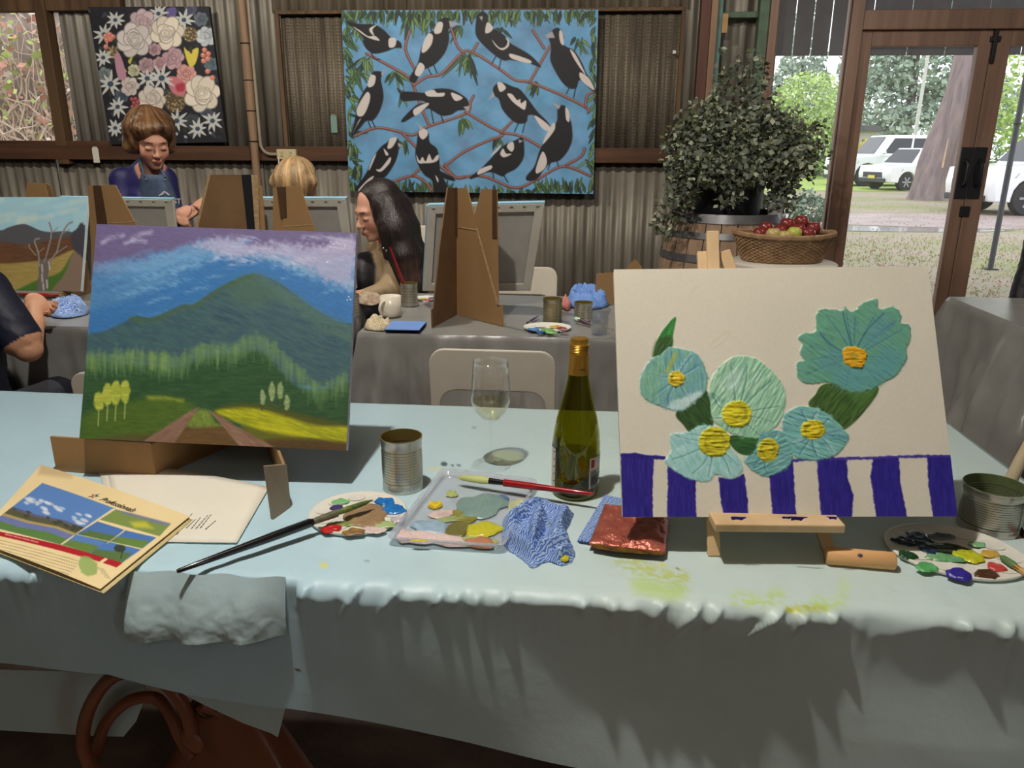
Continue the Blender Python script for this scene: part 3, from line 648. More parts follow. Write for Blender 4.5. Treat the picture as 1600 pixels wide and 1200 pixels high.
for j in range(1, ND+1):
    t = j/ND; s = t**1.6; dz = s*(TZ-zh_)
    q = np.clip(dz/L1, 0, 1); out_ = LO*np.sin(q*PI/2)*np.exp(-np.clip(dz-L1, 0, 1)/.05)
    round_ = .010*np.sqrt(np.clip(1-(1-np.clip(dz/.012, 0, 1))**2, 0, 1))
    for px_, ln, sl_ in TG: out_ = out_+.014*np.exp(-((xs_-(T(px_, 925+(px_-700)*.06).x-sl_*dz))/.0065)**2)*np.clip(1-dz/ln, 0, 1)*np.clip(dz/.006, 0, 1)
    fold = (.012*np.sin(xs_*5+dz*6)+.010*np.sin(xs_*11+1-dz*9)+.012*(fbm(xs_*3.5-dz*2.0, dz*3+xs_*0, 31)-.5))*np.clip(dz/.2, 0, 1)
    y = YN+.006-round_-out_+fold*.8-.012*np.clip(dz/.3, 0, 1)
    rows.append(np.stack([xs_, y, TZ-dz], -1))
P = np.array(rows); XX, YY = projnp(P.reshape(-1, 3)); pt = Paint(XX.reshape(P.shape[:2]), YY.reshape(P.shape[:2]), (180, 205, 212)); stains(pt)
mesh_grid('cloth', P, pt.C, CLOTH, tcl, 1.12)
b = MB(); b.grid(lambda u, v: (X1+.006+.03*v+.012*math.sin(u*17)*v, YN+.01+(YF-YN)*u, TZ+.001-.3*v), 40, 12)
M_cl = mat('plastic_cloth_plain', (184, 208, 214), .42, bump=.06, bs=70, var=.04)
b.build('side_drop', M_cl, tcl, smooth='all')
# short turned-back layer on the left with its bright hem, and the two lower flaps
xa, xb = T(208, 888).x, T(452, 896).x
def lay(u, v):
    x = xa+(xb-xa)*u; k = float(fbm(np.array([x*26.]), np.array([v*2.6]), 5)[0])-.5; k2 = float(fbm(np.array([x*70.]), np.array([v*7.]), 6)[0])-.5
    fade = 1-.55*max(0, (u-.75)/.25)
    return (x, YN-.006-(.034*math.sin(min(1, v*1.05)*PI/2)+(.010*k+.004*k2)*v)*fade-.004*math.sin(u*18), TZ+.002-(.098-.01*u)*v*1.0)
MB().grid(lay, 90, 34).build('hem_layer', M_cl, tcl, smooth='all')
def flap(poly, y, m=M_cl):
    P = [ony(a, b, y) for a, b in poly]; MB().prism(P, (0, .0015, 0)).build('lower_flap', m, tcl)
flap([(-330, 1040), (0, 1046), (225, 1052), (227, 1090), (212, 1128), (193, 1151), (150, 1150), (0, 1141), (-330, 1120)], 1.075)
flap([(250, 1066), (446, 1105), (441, 1125), (434, 1152), (424, 1146), (380, 1130), (320, 1102)], .948)

# ------------------------------------------------------------------ canvases
def plane_pts(px4, O, N):
    out = []
    for a, b in px4:
        d = ray(a, b); out.append(CAM+d*((Vector(O)-CAM).dot(N)/d.dot(N)))
    return out
M_raw = mat('primed_canvas', (214, 210, 198), .8, var=.05, vs=30, bump=.1, bs=400)
M_stretch = wood('stretcher_pine', (196, 184, 160), (216, 204, 180), 'x')
def canvas(name, label, C4, draw, base, nu, nv, gain, thick=.016, seed=0, relief=0, wrap=None, cat='painting'):
    TL, TR, BR, BL = C4; N = (BL-TL).cross(TR-TL).normalized()      # towards the viewer
    if N.dot(CAM-TL) < 0: N = -N
    t = thing(name, label, cat, (BL+BR)/2)
    MB().prism([p-N*.0008 for p in (TL, TR, BR, BL)], -N*thick).build('canvas_wrap', wrap or M_raw, t, bevel=.002)
    painted_grid('painted_face', TL, TR, BR, BL, nu, nv, PAINT, t, draw, base, gain, relief, seed)
    return t, N
def ZT(x0, y0, k): return lambda *pts: [(x0+x*k, y0+y*k) for x, y in pts]
# mountain
Zm = ZT(100, 330, .31667); km = .31667
def draw_mountain(p):
    P = lambda c, *pts, **k: p.poly(Zm(*pts), c, **k)
    S = lambda c, w_, *pts, **k: p.stroke(Zm(*pts), w_*km, c, **k)
    P((106, 96, 138), (60, 20), (1520, 60), (1480, 210), (1200, 210), (900, 190), (600, 200), (430, 240), (100, 290), soft=9, wob=8)
    rr = random.Random(3)
    for i in range(46):
        x = rr.uniform(120, 760); y = 300+rr.uniform(-50, 260)-.14*(x-120); c = rr.choice(((104, 160, 205), (70, 126, 184), (128, 176, 212), (56, 112, 172)))
        S(c, rr.uniform(14, 34), (x, y+18), (x+rr.uniform(60, 110), y-2), (x+rr.uniform(150, 260), y-34-rr.uniform(0, 30)), soft=3, a=.55, dry=.8)
    P((116, 164, 206), (560, 190), (720, 140), (900, 180), (900, 230), (700, 230), (420, 300), (160, 300), (150, 260), (400, 230), soft=7, a=.7, wob=8)
    P((172, 170, 202), (640, 165), (800, 130), (960, 165), (1100, 160), (1250, 170), (1440, 140), (1425, 350), (1330, 360), (1230, 300), (1100, 240), (960, 215), (840, 240), (740, 200), soft=7, a=.85, wob=10)
    P((150, 182, 214), (1000, 220), (1150, 260), (1300, 350), (1430, 350), (1420, 400), (1290, 370), (1120, 290), soft=6, a=.8, wob=8)
    P((52, 112, 176), (560, 330), (760, 240), (1000, 250), (1200, 320), (1420, 400), (1412, 590), (1200, 480), (930, 330), (640, 470), (300, 560), (130, 610), (130, 500), (350, 430), soft=7, a=.75, wob=8)
    for x0, y0, x1, y1 in ((190, 155, 290, 120), (330, 140, 430, 105), (300, 160, 400, 150), (860, 130, 960, 150), (1180, 130, 1420, 150), (1020, 150, 1100, 190)): S((176, 178, 208), 20, (x0, y0), ((x0+x1)/2, (y0+y1)/2-10), (x1, y1), soft=3, a=.75, dry=.7)
    for i in range(26):
        x = rr.uniform(640, 1400); y = 170+rr.uniform(0, 110); S(rr.choice(((196, 192, 216), (160, 150, 186), (186, 190, 220))), rr.uniform(10, 24), (x, y), (x+40, y-22), (x+100, y-18), soft=3, a=.5, dry=.9)
    for x, y in ((440, 380), (520, 350), (600, 390), (680, 330), (1080, 320), (1260, 400), (420, 440)): S((134, 178, 214), 15, (x, y+12), (x+50, y-6), (x+110, y-14), soft=2.5, a=.6, dry=.9)
    P((60, 90, 104), (90, 622), (200, 590), (300, 545), (360, 518), (440, 526), (520, 490), (590, 462), (640, 462), (700, 420), (780, 370), (850, 335), (930, 312), (1000, 325), (1080, 365), (1150, 420), (1250, 490), (1350, 545), (1450, 585), (1440, 860), (90, 760), soft=1.5, c2=(72, 104, 106), ang=.35)
    P((84, 116, 106), (930, 316), (1000, 328), (1150, 424), (1250, 494), (1430, 590), (1420, 690), (1250, 560), (1050, 420), soft=8, a=.8, wob=8)
    P((76, 108, 92), (850, 345), (930, 318), (1050, 420), (960, 470), (830, 440), soft=9, a=.7, wob=6)
    S((76, 98, 58), 20, (330, 530), (440, 534), (590, 470), (640, 470), (780, 380), (930, 318), soft=3, a=.85, dry=.5)
    for i in range(60):
        x = rr.uniform(150, 1380); y = max(400+abs(x-930)*.36, 400)+rr.uniform(20, 230); S(rr.choice(((54, 84, 108), (76, 110, 112), (46, 74, 92), (66, 98, 110))), rr.uniform(10, 24), (x, y), (x+50, y+14), (x+110, y+36), soft=3, a=.45, dry=.9)
    P((46, 78, 50), (80, 770), (350, 760), (560, 770), (700, 720), (960, 690), (1050, 770), (1130, 850), (1240, 885), (1450, 870), (1450, 1240), (50, 1200), soft=3, c2=(58, 92, 56))
    top = [(110, 715), (350, 690), (560, 720), (680, 665), (850, 655), (950, 612), (1040, 650), (1120, 740), (1250, 860), (1410, 800)]
    tx = [a for a, _ in top]; ty = [b for _, b in top]
    for i in range(420):
        x = rr.uniform(108, 1405); y = np.interp(x, tx, ty)+rr.gauss(8, 14); l = rr.uniform(50, 105)
        S(rr.choice(((112, 146, 96), (98, 134, 92), (128, 158, 98), (88, 124, 88), (104, 140, 108))), rr.uniform(9, 16), (x, y), (x+rr.uniform(-5, 5), y+l), soft=2.2, a=.42, taper=True, smooth=False)
    for x in (135, 330, 440, 490): S((140, 172, 88), 26, (x, 705), (x, 770), soft=4, a=.5)
    P((74, 102, 40), (90, 1010), (300, 950), (450, 915), (590, 935), (650, 975), (560, 1050), (400, 1130), (60, 1140), soft=6, c2=(92, 116, 44), a=.85)
    S((158, 166, 58), 17, (415, 920), (500, 922), (585, 935), soft=3, a=.9, dry=.4)
    P((92, 88, 34), (750, 985), (900, 950), (1100, 985), (1250, 1020), (1420, 1060), (1420, 1090), (900, 1040), soft=5, a=.85)
    P((150, 154, 36), (745, 988), (850, 970), (960, 976), (1100, 1015), (1250, 1058), (1420, 1070), (1400, 1150), (1240, 1125), (1080, 1105), (940, 1075), (840, 1035), soft=3, c2=(188, 190, 38), ang=.25)
    P((206, 204, 40), (960, 1060), (1080, 1060), (1190, 1100), (1150, 1115), (1020, 1095), soft=6, a=.7)
    P((112, 110, 38), (880, 1060), (1000, 1085), (1250, 1130), (1420, 1150), (1420, 1180), (1000, 1150), soft=4, a=.85)
    P((96, 74, 46), (560, 1075), (770, 1055), (880, 1160), (520, 1160), soft=4, c2=(112, 86, 52))
    P((96, 72, 48), (200, 1115), (420, 1100), (420, 1145), (180, 1135), soft=5, a=.6)
    P((90, 66, 42), (1000, 1130), (1150, 1125), (1400, 1145), (1420, 1200), (1000, 1170), soft=4, a=.9)
    P((104, 128, 58), (655, 985), (715, 985), (745, 1040), (770, 1060), (600, 1060), soft=3, c2=(132, 152, 70), ang=1.5)
    P((150, 120, 104), (668, 966), (640, 975), (520, 1050), (385, 1140), (540, 1150), (610, 1050), soft=1.5, smooth=False, c2=(128, 98, 82), ang=-.6)
    P((152, 122, 104), (712, 982), (735, 988), (850, 1060), (1040, 1165), (870, 1165), (790, 1070), soft=1.5, smooth=False, c2=(128, 98, 82), ang=.6)
    for x, y, rx, ry in ((172, 938, 26, 46), (215, 905, 26, 54), (256, 897, 26, 62), (302, 890, 24, 58)):
        S((176, 184, 120), 6, (x, y+ry), (x-4, y+ry+75), soft=.6, a=.8, smooth=False); p.ell(*Zm((x, y))[0], rx*km, ry*km, (160, 174, 62), soft=1.5, c2=(186, 194, 84), wob=2)
    for x, y, rx, ry in ((980, 918, 13, 38), (1026, 890, 15, 48), (1068, 885, 14, 40), (1100, 945, 15, 38)):
        S((96, 70, 42), 6, (x, y+ry), (x-3, y+ry+26), soft=.6, smooth=False); p.ell(*Zm((x, y))[0], rx*km, ry*km, (132, 154, 104), soft=1.2, c2=(160, 178, 128), wob=2)
    for x, y in ((1316, 150), (1385, 172), (1300, 250), (1405, 422), (1414, 436), (1398, 438)): p.ell(*Zm((x, y))[0], 1.1, 1.1, (225, 228, 235), soft=.5)
    p.noise(9, 1.6, .08, .3)
mx = Vector((.989, .039, -.023)); my = Vector((-.013, .388, .932)); MO = (-.908, 1.248, .828)
C4 = plane_pts([(151, 350), (557, 364), (541, 704), (124, 685)], MO, mx.cross(my).normalized())
canvas('mountain_painting', 'painted canvas of a green mountain and farm track on a cardboard stand', C4, draw_mountain, (78, 130, 182), 320, 264, 1.08, seed=2, wrap=mat('lilac_edge', (196, 186, 206), .7, var=.08))
MC4 = C4
# flowers
Zf = ZT(940, 400, .3583); kf = .3583
def draw_flowers(p):
    P = lambda c, *pts, **k: p.poly(Zf(*pts), c, **k)
    S = lambda c, w_, *pts, **k: p.stroke(Zf(*pts), w_*kf, c, **k)
    p.noise(160, 160, .03)
    B = (32, 22, 118)
    for q in (((82, 862), (150, 860), (228, 878), (222, 1000), (224, 1160), (90, 1160)), ((288, 915), (410, 975), (410, 1060), (414, 1160), (286, 1160)), ((508, 965), (570, 975), (622, 950), (637, 1060), (637, 1128), (530, 1132), (520, 1060)), ((730, 935), (835, 895), (840, 1010), (851, 1160), (748, 1160), (738, 1040)),
              ((938, 885), (1068, 885), (1075, 980), (1098, 1040), (1090, 1160), (958, 1160), (945, 1000)), ((1182, 880), (1295, 880), (1305, 1000), (1336, 1160), (1200, 1160), (1172, 960)), ((1418, 876), (1525, 868), (1560, 1160), (1448, 1160), (1425, 1000))):
        p.poly(Zf(*q), B, soft=.7, wob=1.6, smooth=False, c2=(46, 36, 138), ang=1.5, h=.5)
    S(B, 17, (88, 868), (180, 874), (270, 880), h=.4, wob=1); S((62, 48, 140), 12, (830, 893), (950, 884), (1120, 882), (1300, 876), (1520, 872), wob=1.5, h=.4)
    S((205, 170, 150), 5, (380, 200), (400, 150), (425, 130), soft=1, a=.35); S((205, 170, 150), 5, (470, 390), (555, 325), (545, 360), (480, 410), soft=1, a=.35)
    P((56, 142, 62), (323, 265), (270, 318), (235, 385), (223, 455), (262, 450), (305, 400), (312, 340), soft=.8, c2=(44, 110, 48), ang=-1.1, h=.5)
    P((56, 84, 40), (240, 370), (300, 350), (305, 400), (262, 450), (223, 455), soft=3, a=.85, c2=(40, 66, 32), ang=-.6)
    P((52, 92, 44), (325, 680), (425, 585), (470, 610), (485, 740), (400, 778), (355, 735), c2=(38, 62, 32), ang=.9, h=.7)
    P((72, 104, 46), (985, 555), (1200, 565), (1155, 665), (1060, 757), (1010, 725), (905, 655), (930, 605), c2=(48, 76, 36), ang=-.9, h=.7)
    P((96, 140, 66), (1060, 555), (1200, 568), (1160, 650), (1100, 640), soft=4, a=.6, c2=(70, 104, 50), ang=-.8)
    P((50, 104, 52), (555, 785), (690, 790), (695, 862), (620, 868), (570, 835), c2=(38, 76, 38), h=.6)
    def flower(c, c2, pts, ctr, r, cc, n, seed, vein=(70, 120, 130), lite=(176, 208, 206)):
        p.poly(Zf(*pts), c, soft=.9, wob=2, c2=c2, ang=seed*.7, h=1.2)
        q = np.array(pts, float); rr = random.Random(seed); cx, cy = ctr
        for i in range(70):
            a = rr.choice(q); t0, t1 = rr.uniform(.35, .8), rr.uniform(.8, .98); off = rr.uniform(-20, 20)
            S(rr.choice((c, c2, lite, vein, c2, c)), rr.uniform(8, 26), (cx+(a[0]-cx)*t0+off, cy+(a[1]-cy)*t0-off*.5), (cx+(a[0]-cx)*t1+off*.3, cy+(a[1]-cy)*t1), soft=2, a=.42, dry=.7, h=1.6, smooth=False)
        for i in range(n):
            a = q[int(i*len(q)/n)]; m_ = (cx+(a[0]-cx)*.5+rr.uniform(-14, 14), cy+(a[1]-cy)*.5+rr.uniform(-14, 14))
            S(vein, 6, ctr, m_, (cx+(a[0]-cx)*.86, cy+(a[1]-cy)*.86), soft=.6, a=.75, h=.2)
            S(lite, 4, (cx+8, cy+4), (m_[0]+8, m_[1]+4), (cx+(a[0]-cx)*.8+7, cy+(a[1]-cy)*.8+4), soft=.7, a=.45, h=2.2)
        p.ell(*Zf(ctr)[0], r[0]*kf, r[1]*kf, cc, soft=1, wob=2.5, h=2.4, c2=tuple(min(255, k*1.12) for k in cc))
        for i in range(9):
            a0 = rr.uniform(0, 6.28); S(tuple(k*.82 for k in cc), 5, *[(cx+r[0]*.75*math.cos(a0+k*.5)*(1-.1*k), cy+r[1]*.75*math.sin(a0+k*.5)*(1-.1*k)) for k in range(4)], soft=.7, a=.7, h=1.4)
    flower((94, 152, 122), (100, 156, 140), ((930, 330), (935, 262), (960, 232), (1050, 238), (1060, 220), (1078, 240), (1105, 238), (1140, 204), (1200, 188), (1206, 232), (1270, 220), (1306, 260), (1302, 290), (1340, 302), (1346, 360), (1326, 410), (1328, 450), (1290, 512), (1220, 560), (1130, 594), (1060, 586), (1010, 552), (900, 556), (855, 530), (850, 470), (880, 455), (862, 420), (876, 385), (857, 358), (880, 338)), (1100, 440), (46, 44), (222, 174, 34), 13, 1, (72, 118, 132), (104, 160, 156))
    P((88, 148, 160), (1010, 545), (1020, 490), (1080, 480), (1150, 470), (1240, 400), (1310, 420), (1300, 490), (1200, 560), (1120, 588), (1050, 582), soft=7, a=.6, wob=6)
    P((86, 138, 160), (1130, 380), (1200, 280), (1260, 300), (1200, 380), soft=9, a=.5); P((86, 140, 156), (940, 470), (1000, 420), (1050, 440), (1010, 510), soft=8, a=.5)
    S((62, 106, 124), 6, (1090, 400), (1060, 290), (1050, 245), soft=.6); S((62, 106, 124), 6, (1115, 395), (1160, 320), (1230, 250), soft=.6); S((62, 106, 124), 6, (1060, 425), (990, 380), (950, 335), soft=.6)
    p.poly(Zf((1050, 415), (1090, 395), (1150, 420), (1145, 470), (1120, 490), (1065, 475)), (224, 176, 36), soft=.8, wob=2, h=2.4, c2=(206, 150, 30)); P((176, 150, 50), (1085, 425), (1115, 430), (1110, 460), (1085, 455), soft=2)
    flower((104, 158, 172), (118, 170, 150), ((300, 398), (400, 420), (440, 465), (460, 530), (450, 590), (400, 640), (340, 678), (280, 665), (200, 630), (167, 590), (178, 510), (215, 450), (260, 430)), (325, 535), (36, 34), (196, 172, 42), 9, 2, (66, 120, 146), (196, 220, 222))
    P((118, 168, 134), (180, 520), (225, 455), (270, 445), (260, 540), (230, 640), (180, 600), soft=5, a=.6, wob=4); P((204, 222, 224), (310, 640), (420, 590), (430, 615), (350, 672), (290, 668), soft=3, a=.75, wob=4)
    S((166, 172, 60), 16, (285, 505), (305, 465), (320, 430), soft=2, a=.8, h=1.5)
    flower((134, 184, 158), (158, 200, 168), ((560, 447), (640, 440), (710, 470), (760, 520), (795, 580), (802, 650), (770, 730), (700, 790), (620, 790), (540, 760), (485, 710), (470, 600), (485, 520)), (588, 690), (64, 58), (190, 180, 36), 10, 3, (84, 136, 128), (206, 226, 208))
    P((186, 214, 206), (530, 540), (600, 500), (610, 560), (560, 590), soft=6, a=.6, wob=5)
    flower((98, 156, 156), (112, 168, 166), ((700, 775), (770, 760), (820, 800), (832, 880), (800, 930), (720, 962), (650, 930), (622, 890), (660, 862), (680, 820)), (725, 846), (46, 52), (184, 172, 34), 8, 4, (70, 122, 132), (160, 200, 200))
    flower((106, 166, 164), (120, 178, 172), ((800, 690), (860, 658), (940, 665), (1000, 700), (1060, 760), (1075, 800), (1020, 870), (940, 890), (850, 882), (822, 830), (785, 750)), (920, 758), (54, 42), (196, 180, 34), 9, 5, (68, 118, 142), (178, 214, 210))
    flower((134, 188, 188), (162, 206, 202), ((300, 780), (370, 770), (440, 738), (540, 760), (560, 840), (600, 880), (616, 930), (570, 975), (500, 955), (460, 985), (380, 970), (310, 930), (276, 900), (300, 850)), (490, 812), (70, 66), (182, 174, 30), 9, 6, (92, 146, 152), (208, 230, 226))
    p.noise(2.2, 2.2, .02)
fx = Vector((1.006, .067, .019)); fy = Vector((-.055, .462, .876)); FO = Vector((.077, 1.074, .803))
FN = fx.cross(fy).normalized()
C4 = plane_pts([(959, 421), (1450, 416), (1496, 807), (973, 808)], FO, FN)
canvas('flower_painting', 'cream canvas of blue-green flowers above dark blue stripes on a wooden easel', C4, draw_flowers, (206, 201, 186), 420, 330, 1.18, relief=.0011, seed=5, thick=.014)
# wooden easel under the flowers
M_pine = wood('easel_pine', (200, 168, 124), (220, 190, 148), 'z', .5)
ez = thing('table_easel', 'small pine easel holding the striped flower canvas', 'easel', T(1205, 872))
fl, fr_ = T(1116, 872), T(1298, 866)
tl, tr_, tc_ = ony(1098, 394, 1.31), ony(1131, 393, 1.31), ony(1113, 362, 1.315)
for nm, a, b_ in (('front_leg', fl, tl), ('front_leg', fr_, tr_)):
    a = a+Vector((0, .006, 0)); MB().bar(a, b_, .019, .012, (0, -1, .3)).build(nm, M_pine, ez, bevel=.0015)
cm_ = (fl+fr_)/2; lo = Vector((fl.x+.012, cm_.y+.05, TZ+.06)); MB().bar(lo, tc_, .02, .012, (0, -1, .3)).build('centre_post', M_pine, ez, bevel=.0015)
MB().bar(tc_+Vector((0, .02, -.06)), (cm_.x+.05, 1.52, TZ+.004), .018, .012, (0, -1, .3)).build('rear_leg', M_pine, ez, bevel=.0015)
l0, l1 = ony(1112, 815, 1.068), ony(1312, 817, 1.084)
lg = MB().bar(l0, l1, .042, .013).build('ledge', M_pine, ez, bevel=.002)
for a, r in ((1152, .010), (1245, .012), (1228, .006), (1300, .008)):
    q = ony(a, 813, 1.047); P = [(q.x+r*math.cos(t)*(1+.3*math.sin(3*t+a)), q.y, q.z+.006+min(0, r*.45*math.sin(t)*(1.1+.4*math.sin(5*t)))) for t in np.linspace(0, 2*PI, 15)[:-1]]
    MB().prism(P, (0, -.0015, 0)).build('paint_drip', mat('blue_violet_paint', (52, 38, 138), .4), lg)
MB().bar(tl+(fl-tl)*.12, tr_+(fr_-tr_)*.12, .012, .02).build('cross_bar', M_pine, ez, bevel=.0015)
a, b_ = T(1290, 868, TZ+.0135), T(1398, 877, TZ+.0135)
dw = thing('wooden_dowel', 'short pale wooden dowel lying before the easel', 'dowel', (a+b_)/2-Vector((0, 0, .0135)))
dd = (b_-a).normalized(); MB().tube([a, a+dd*.002, b_-dd*.002, b_], [.0118, .0135, .0135, .0118], 20).build('rod', wood('dowel_wood', (214, 160, 104), (228, 180, 124), 'x'), dw, smooth=True)
q = (a+b_)/2+Vector((-.004, -.009, .0098)); MB().sphere(q, (.004, .0025, .003), 8, 6).build('paint_spot', mat('violet_spot', (92, 78, 110), .5), dw, smooth=True)
# cardboard stand
M_card = mat('cardboard', (150, 116, 76), .85, c2=(170, 134, 90), vs=4, bump=.08, bs=150, stretch=(1, 1, .1))
M_cardd = mat('brown_cardboard', (112, 84, 56), .85, c2=(132, 102, 70), vs=6, bump=.08, bs=150)
M_edge = mat('cardboard_edge', (176, 148, 108), .9, var=.25, vs=90)
M_tape = mat('brown_tape', (84, 62, 44), .35, var=.1)
def wing(A, Fp, prof, th=.005):
    A = Vector(A); Fp = Vector(Fp); d = A-Fp; n = Vector((-d.y, d.x, 0)).normalized()*th
    return MB().prism([Fp+d*t+Vector((0, 0, h))-n/2 for t, h in prof], n)
st = thing('cardboard_stand', 'folded brown cardboard stand under the mountain painting', 'easel', T(330, 790))
Lf, Rf = T(242, 748), T(452, 792); Ap = Vector((-.685, 1.53, TZ))
def wprof(Fp):
    n_ = (MC4[3]-MC4[0]).cross(MC4[1]-MC4[0]).normalized(); n_ = n_ if n_.dot(CAM-MC4[0]) > 0 else -n_
    out = [(0, .0), (0, .07), (.04, .07)]
    for z in (.07, .40):                        # sloping edge just behind the canvas
        best = min((i/200 for i in range(200)), key=lambda t: abs((Vector(Fp)+(Ap-Vector(Fp))*t+Vector((0, 0, z))-MC4[3]).dot(n_)+.028))
        out.append((max(best, .06), z))
    return out+[(1, .40), (1, 0)]
for Fp in (Lf, Rf): wing(Ap, Fp, wprof(Fp)).build('wing', M_card, st)
La = T(88, 737); MB().prism([La, Lf, Lf+Vector((0, 0, .072)), La+Vector((0, 0, .072))], (.001, .005, 0)).build('front_strip', M_card, st)
Rf = T(427, 813)
fd = T(454, 794)-Rf; MB().prism([Rf, Rf+fd, Rf+fd+Vector((0, 0, .082)), Rf+Vector((-.004, 0, .098))], (-.005, .002, 0)).build('folded_flap', mat('grey_cardboard', (150, 132, 112), .85, var=.1), st)
MB().box(Ap+Vector((0, -.01, .3)), (.05, .012, .1)).build('tape', M_tape, st)
# ------------------------------------------------------------------ glass, bottle, tins
def thin_glass(name, tint, edge=.55, base=.035, rough=.02, gloss=(255, 255, 255)):
    m = bpy.data.materials.new(name); m.use_nodes = True; n = m.node_tree.nodes; L = m.node_tree.links; n.remove(n['Principled BSDF'])
    tr_ = n.new('ShaderNodeBsdfTransparent'); tr_.inputs[0].default_value = (*lin(tint), 1); gl = n.new('ShaderNodeBsdfGlossy'); gl.inputs['Roughness'].default_value = rough; gl.inputs[0].default_value = (*lin(gloss), 1)
    lw = n.new('ShaderNodeLayerWeight'); lw.inputs[0].default_value = .5; pw = n.new('ShaderNodeMath'); pw.operation = 'POWER'; pw.inputs[1].default_value = 3.5; L.new(lw.outputs['Facing'], pw.inputs[0])
    ma = n.new('ShaderNodeMath'); ma.operation = 'MULTIPLY_ADD'; ma.inputs[1].default_value = edge; ma.inputs[2].default_value = base; L.new(pw.outputs[0], ma.inputs[0])
    mx_ = n.new('ShaderNodeMixShader'); L.new(ma.outputs[0], mx_.inputs[0]); L.new(tr_.outputs[0], mx_.inputs[1]); L.new(gl.outputs[0], mx_.inputs[2]); L.new(mx_.outputs[0], n['Material Output'].inputs[0]); MATS[name] = m; return m
M_clear = thin_glass('clear_glass', (254, 254, 254), .9, .03)
M_wine = thin_glass('white_wine', (246, 242, 220), .5, .05)
gb = T(767, 727); g = thing('wine_glass', 'stemmed glass with a little white wine', 'glass', gb)
MB.capped = False
outer = [(.0, .0005), (.037, .0006), (.0385, .0016), (.030, .0035), (.012, .007), (.0055, .014), (.0042, .03), (.004, .075), (.0048, .088), (.0075, .094), (.020, .101), (.031, .114), (.0375, .132), (.0385, .142), (.0375, .16), (.0355, .185), (.0335, .213)]
inner = [(.0327, .213), (.0347, .185), (.0367, .16), (.0377, .142), (.0367, .132), (.030, .115), (.019, .1028), (.008, .097), (.0, .0965)]
MB().lathe(outer+inner, gb, 40).build('glass_body', M_clear, g, smooth='all')
MB().lathe([(.0, .0968), (.008, .0973), (.019, .1031), (.0297, .1153), (.0364, .1322), (.0368, .134), (.0, .134)], gb, 40).build('wine', M_wine, g, smooth=True)
MB.capped = True
BY = 1.29; bc = T(898, 770); zz = lambda py: max(ony(898, py, BY).z-TZ, 0)
M_bott = thin_glass('olive_bottle_glass', (206, 203, 104), .5, .05)
M_gold = mat('gold_foil', (206, 158, 66), .32, metal=.75, var=.08)
bo = thing('wine_bottle', 'green wine bottle with gold capsule and white labels', 'bottle', bc)
k = 1.173e-3
pr = [(.0, .004), (.030, .0), (.040, .003), (.0425, .010), (.0425, zz(690)), (.0405, zz(672)), (.036, zz(652)), (.029, zz(628)), (.0225, zz(606)), (.0178, zz(585)), (.0158, zz(570)), (.0148, zz(540))]
inn = [(max(r-.0022, 0), z+(.004 if i < 3 else 0)) for i, (r, z) in enumerate(pr)][::-1]
MB.capped = False
MB().lathe(pr+inn, bc, 40).build('bottle_glass', M_bott, bo, smooth='all')
MB().lathe([(.0, .0095), (.028, .0095), (.0398, .0145), (.0399, zz(705)), (0, zz(705))], bc, 32).build('wine', thin_glass('bottled_wine', (226, 222, 140), .3, .03), bo, smooth=True)
cp = [(.0187, zz(582)), (.0176, zz(570)), (.0168, zz(552))]
for y in (549, 546.5, 544, 541.5, 539, 536.5): cp += [(.0172, zz(y)), (.0160, zz(y-1.2))]
cp += [(.0158, zz(531)), (.0150, zz(527)), (.0, zz(526.3))]
MB().lathe(cp, bc, 36).build('capsule', M_gold, bo, smooth=True)
def arc(c, r, a0, a1, z0, z1, n=14): return MB().grid(lambda u, v: (c.x+r*math.cos(a0+(a1-a0)*u), c.y+r*math.sin(a0+(a1-a0)*u), c.z+z0+(z1-z0)*v), n, 1)
M_lab = mat('label_paper', (228, 222, 206), .6, var=.03); M_ink = mat('dark_ink', (44, 42, 44), .6)
av = math.atan2(CAM.y-bc.y, CAM.x-bc.x)
MB.capped = True
l1 = arc(bc, .0432, av-2.4, av-.98, .018, zz(693)).build('front_label', M_lab, bo, smooth='all')
l2 = arc(bc, .0432, av+.60, av+1.75, .024, zz(703)).build('back_label', M_lab, bo, smooth='all')
zt_ = zz(703)
arc(bc, .0435, av+.68, av+.86, zt_-.018, zt_-.003, 5).build('label_picture', mat('label_red', (176, 62, 40), .6), l2)
for i in range(15): arc(bc, .0435, av+.66, av+1.2+.2*math.sin(i*5), zt_-.024-.0024*i, zt_-.0252-.0024*i, 6).build('text_line', M_ink, l2)
for i in range(15): arc(bc, .0435, av+.70+.034*i, av+.70+.034*i+(.022 if i % 3 else .012), .030, .048, 1).build('barcode_bar', M_ink, l2)
for i in range(5): arc(bc, .0435, av-1.12, av-1.02-.02*(i % 2), .03+.014*i, .033+.014*i, 3).build('text_line', M_ink, l1)
for i in range(6): arc(bc, .0192, av+.1+.1*i, av+.16+.1*i, zz(574)+.0005, zz(571), 1).build('capsule_print', M_ink, bo)
M_tin = mat('tin_metal', (190, 187, 178), .28, metal=.7, var=.1, vs=8)
M_tingold = mat('tin_lacquer', (170, 150, 84), .35, metal=.7, var=.1)
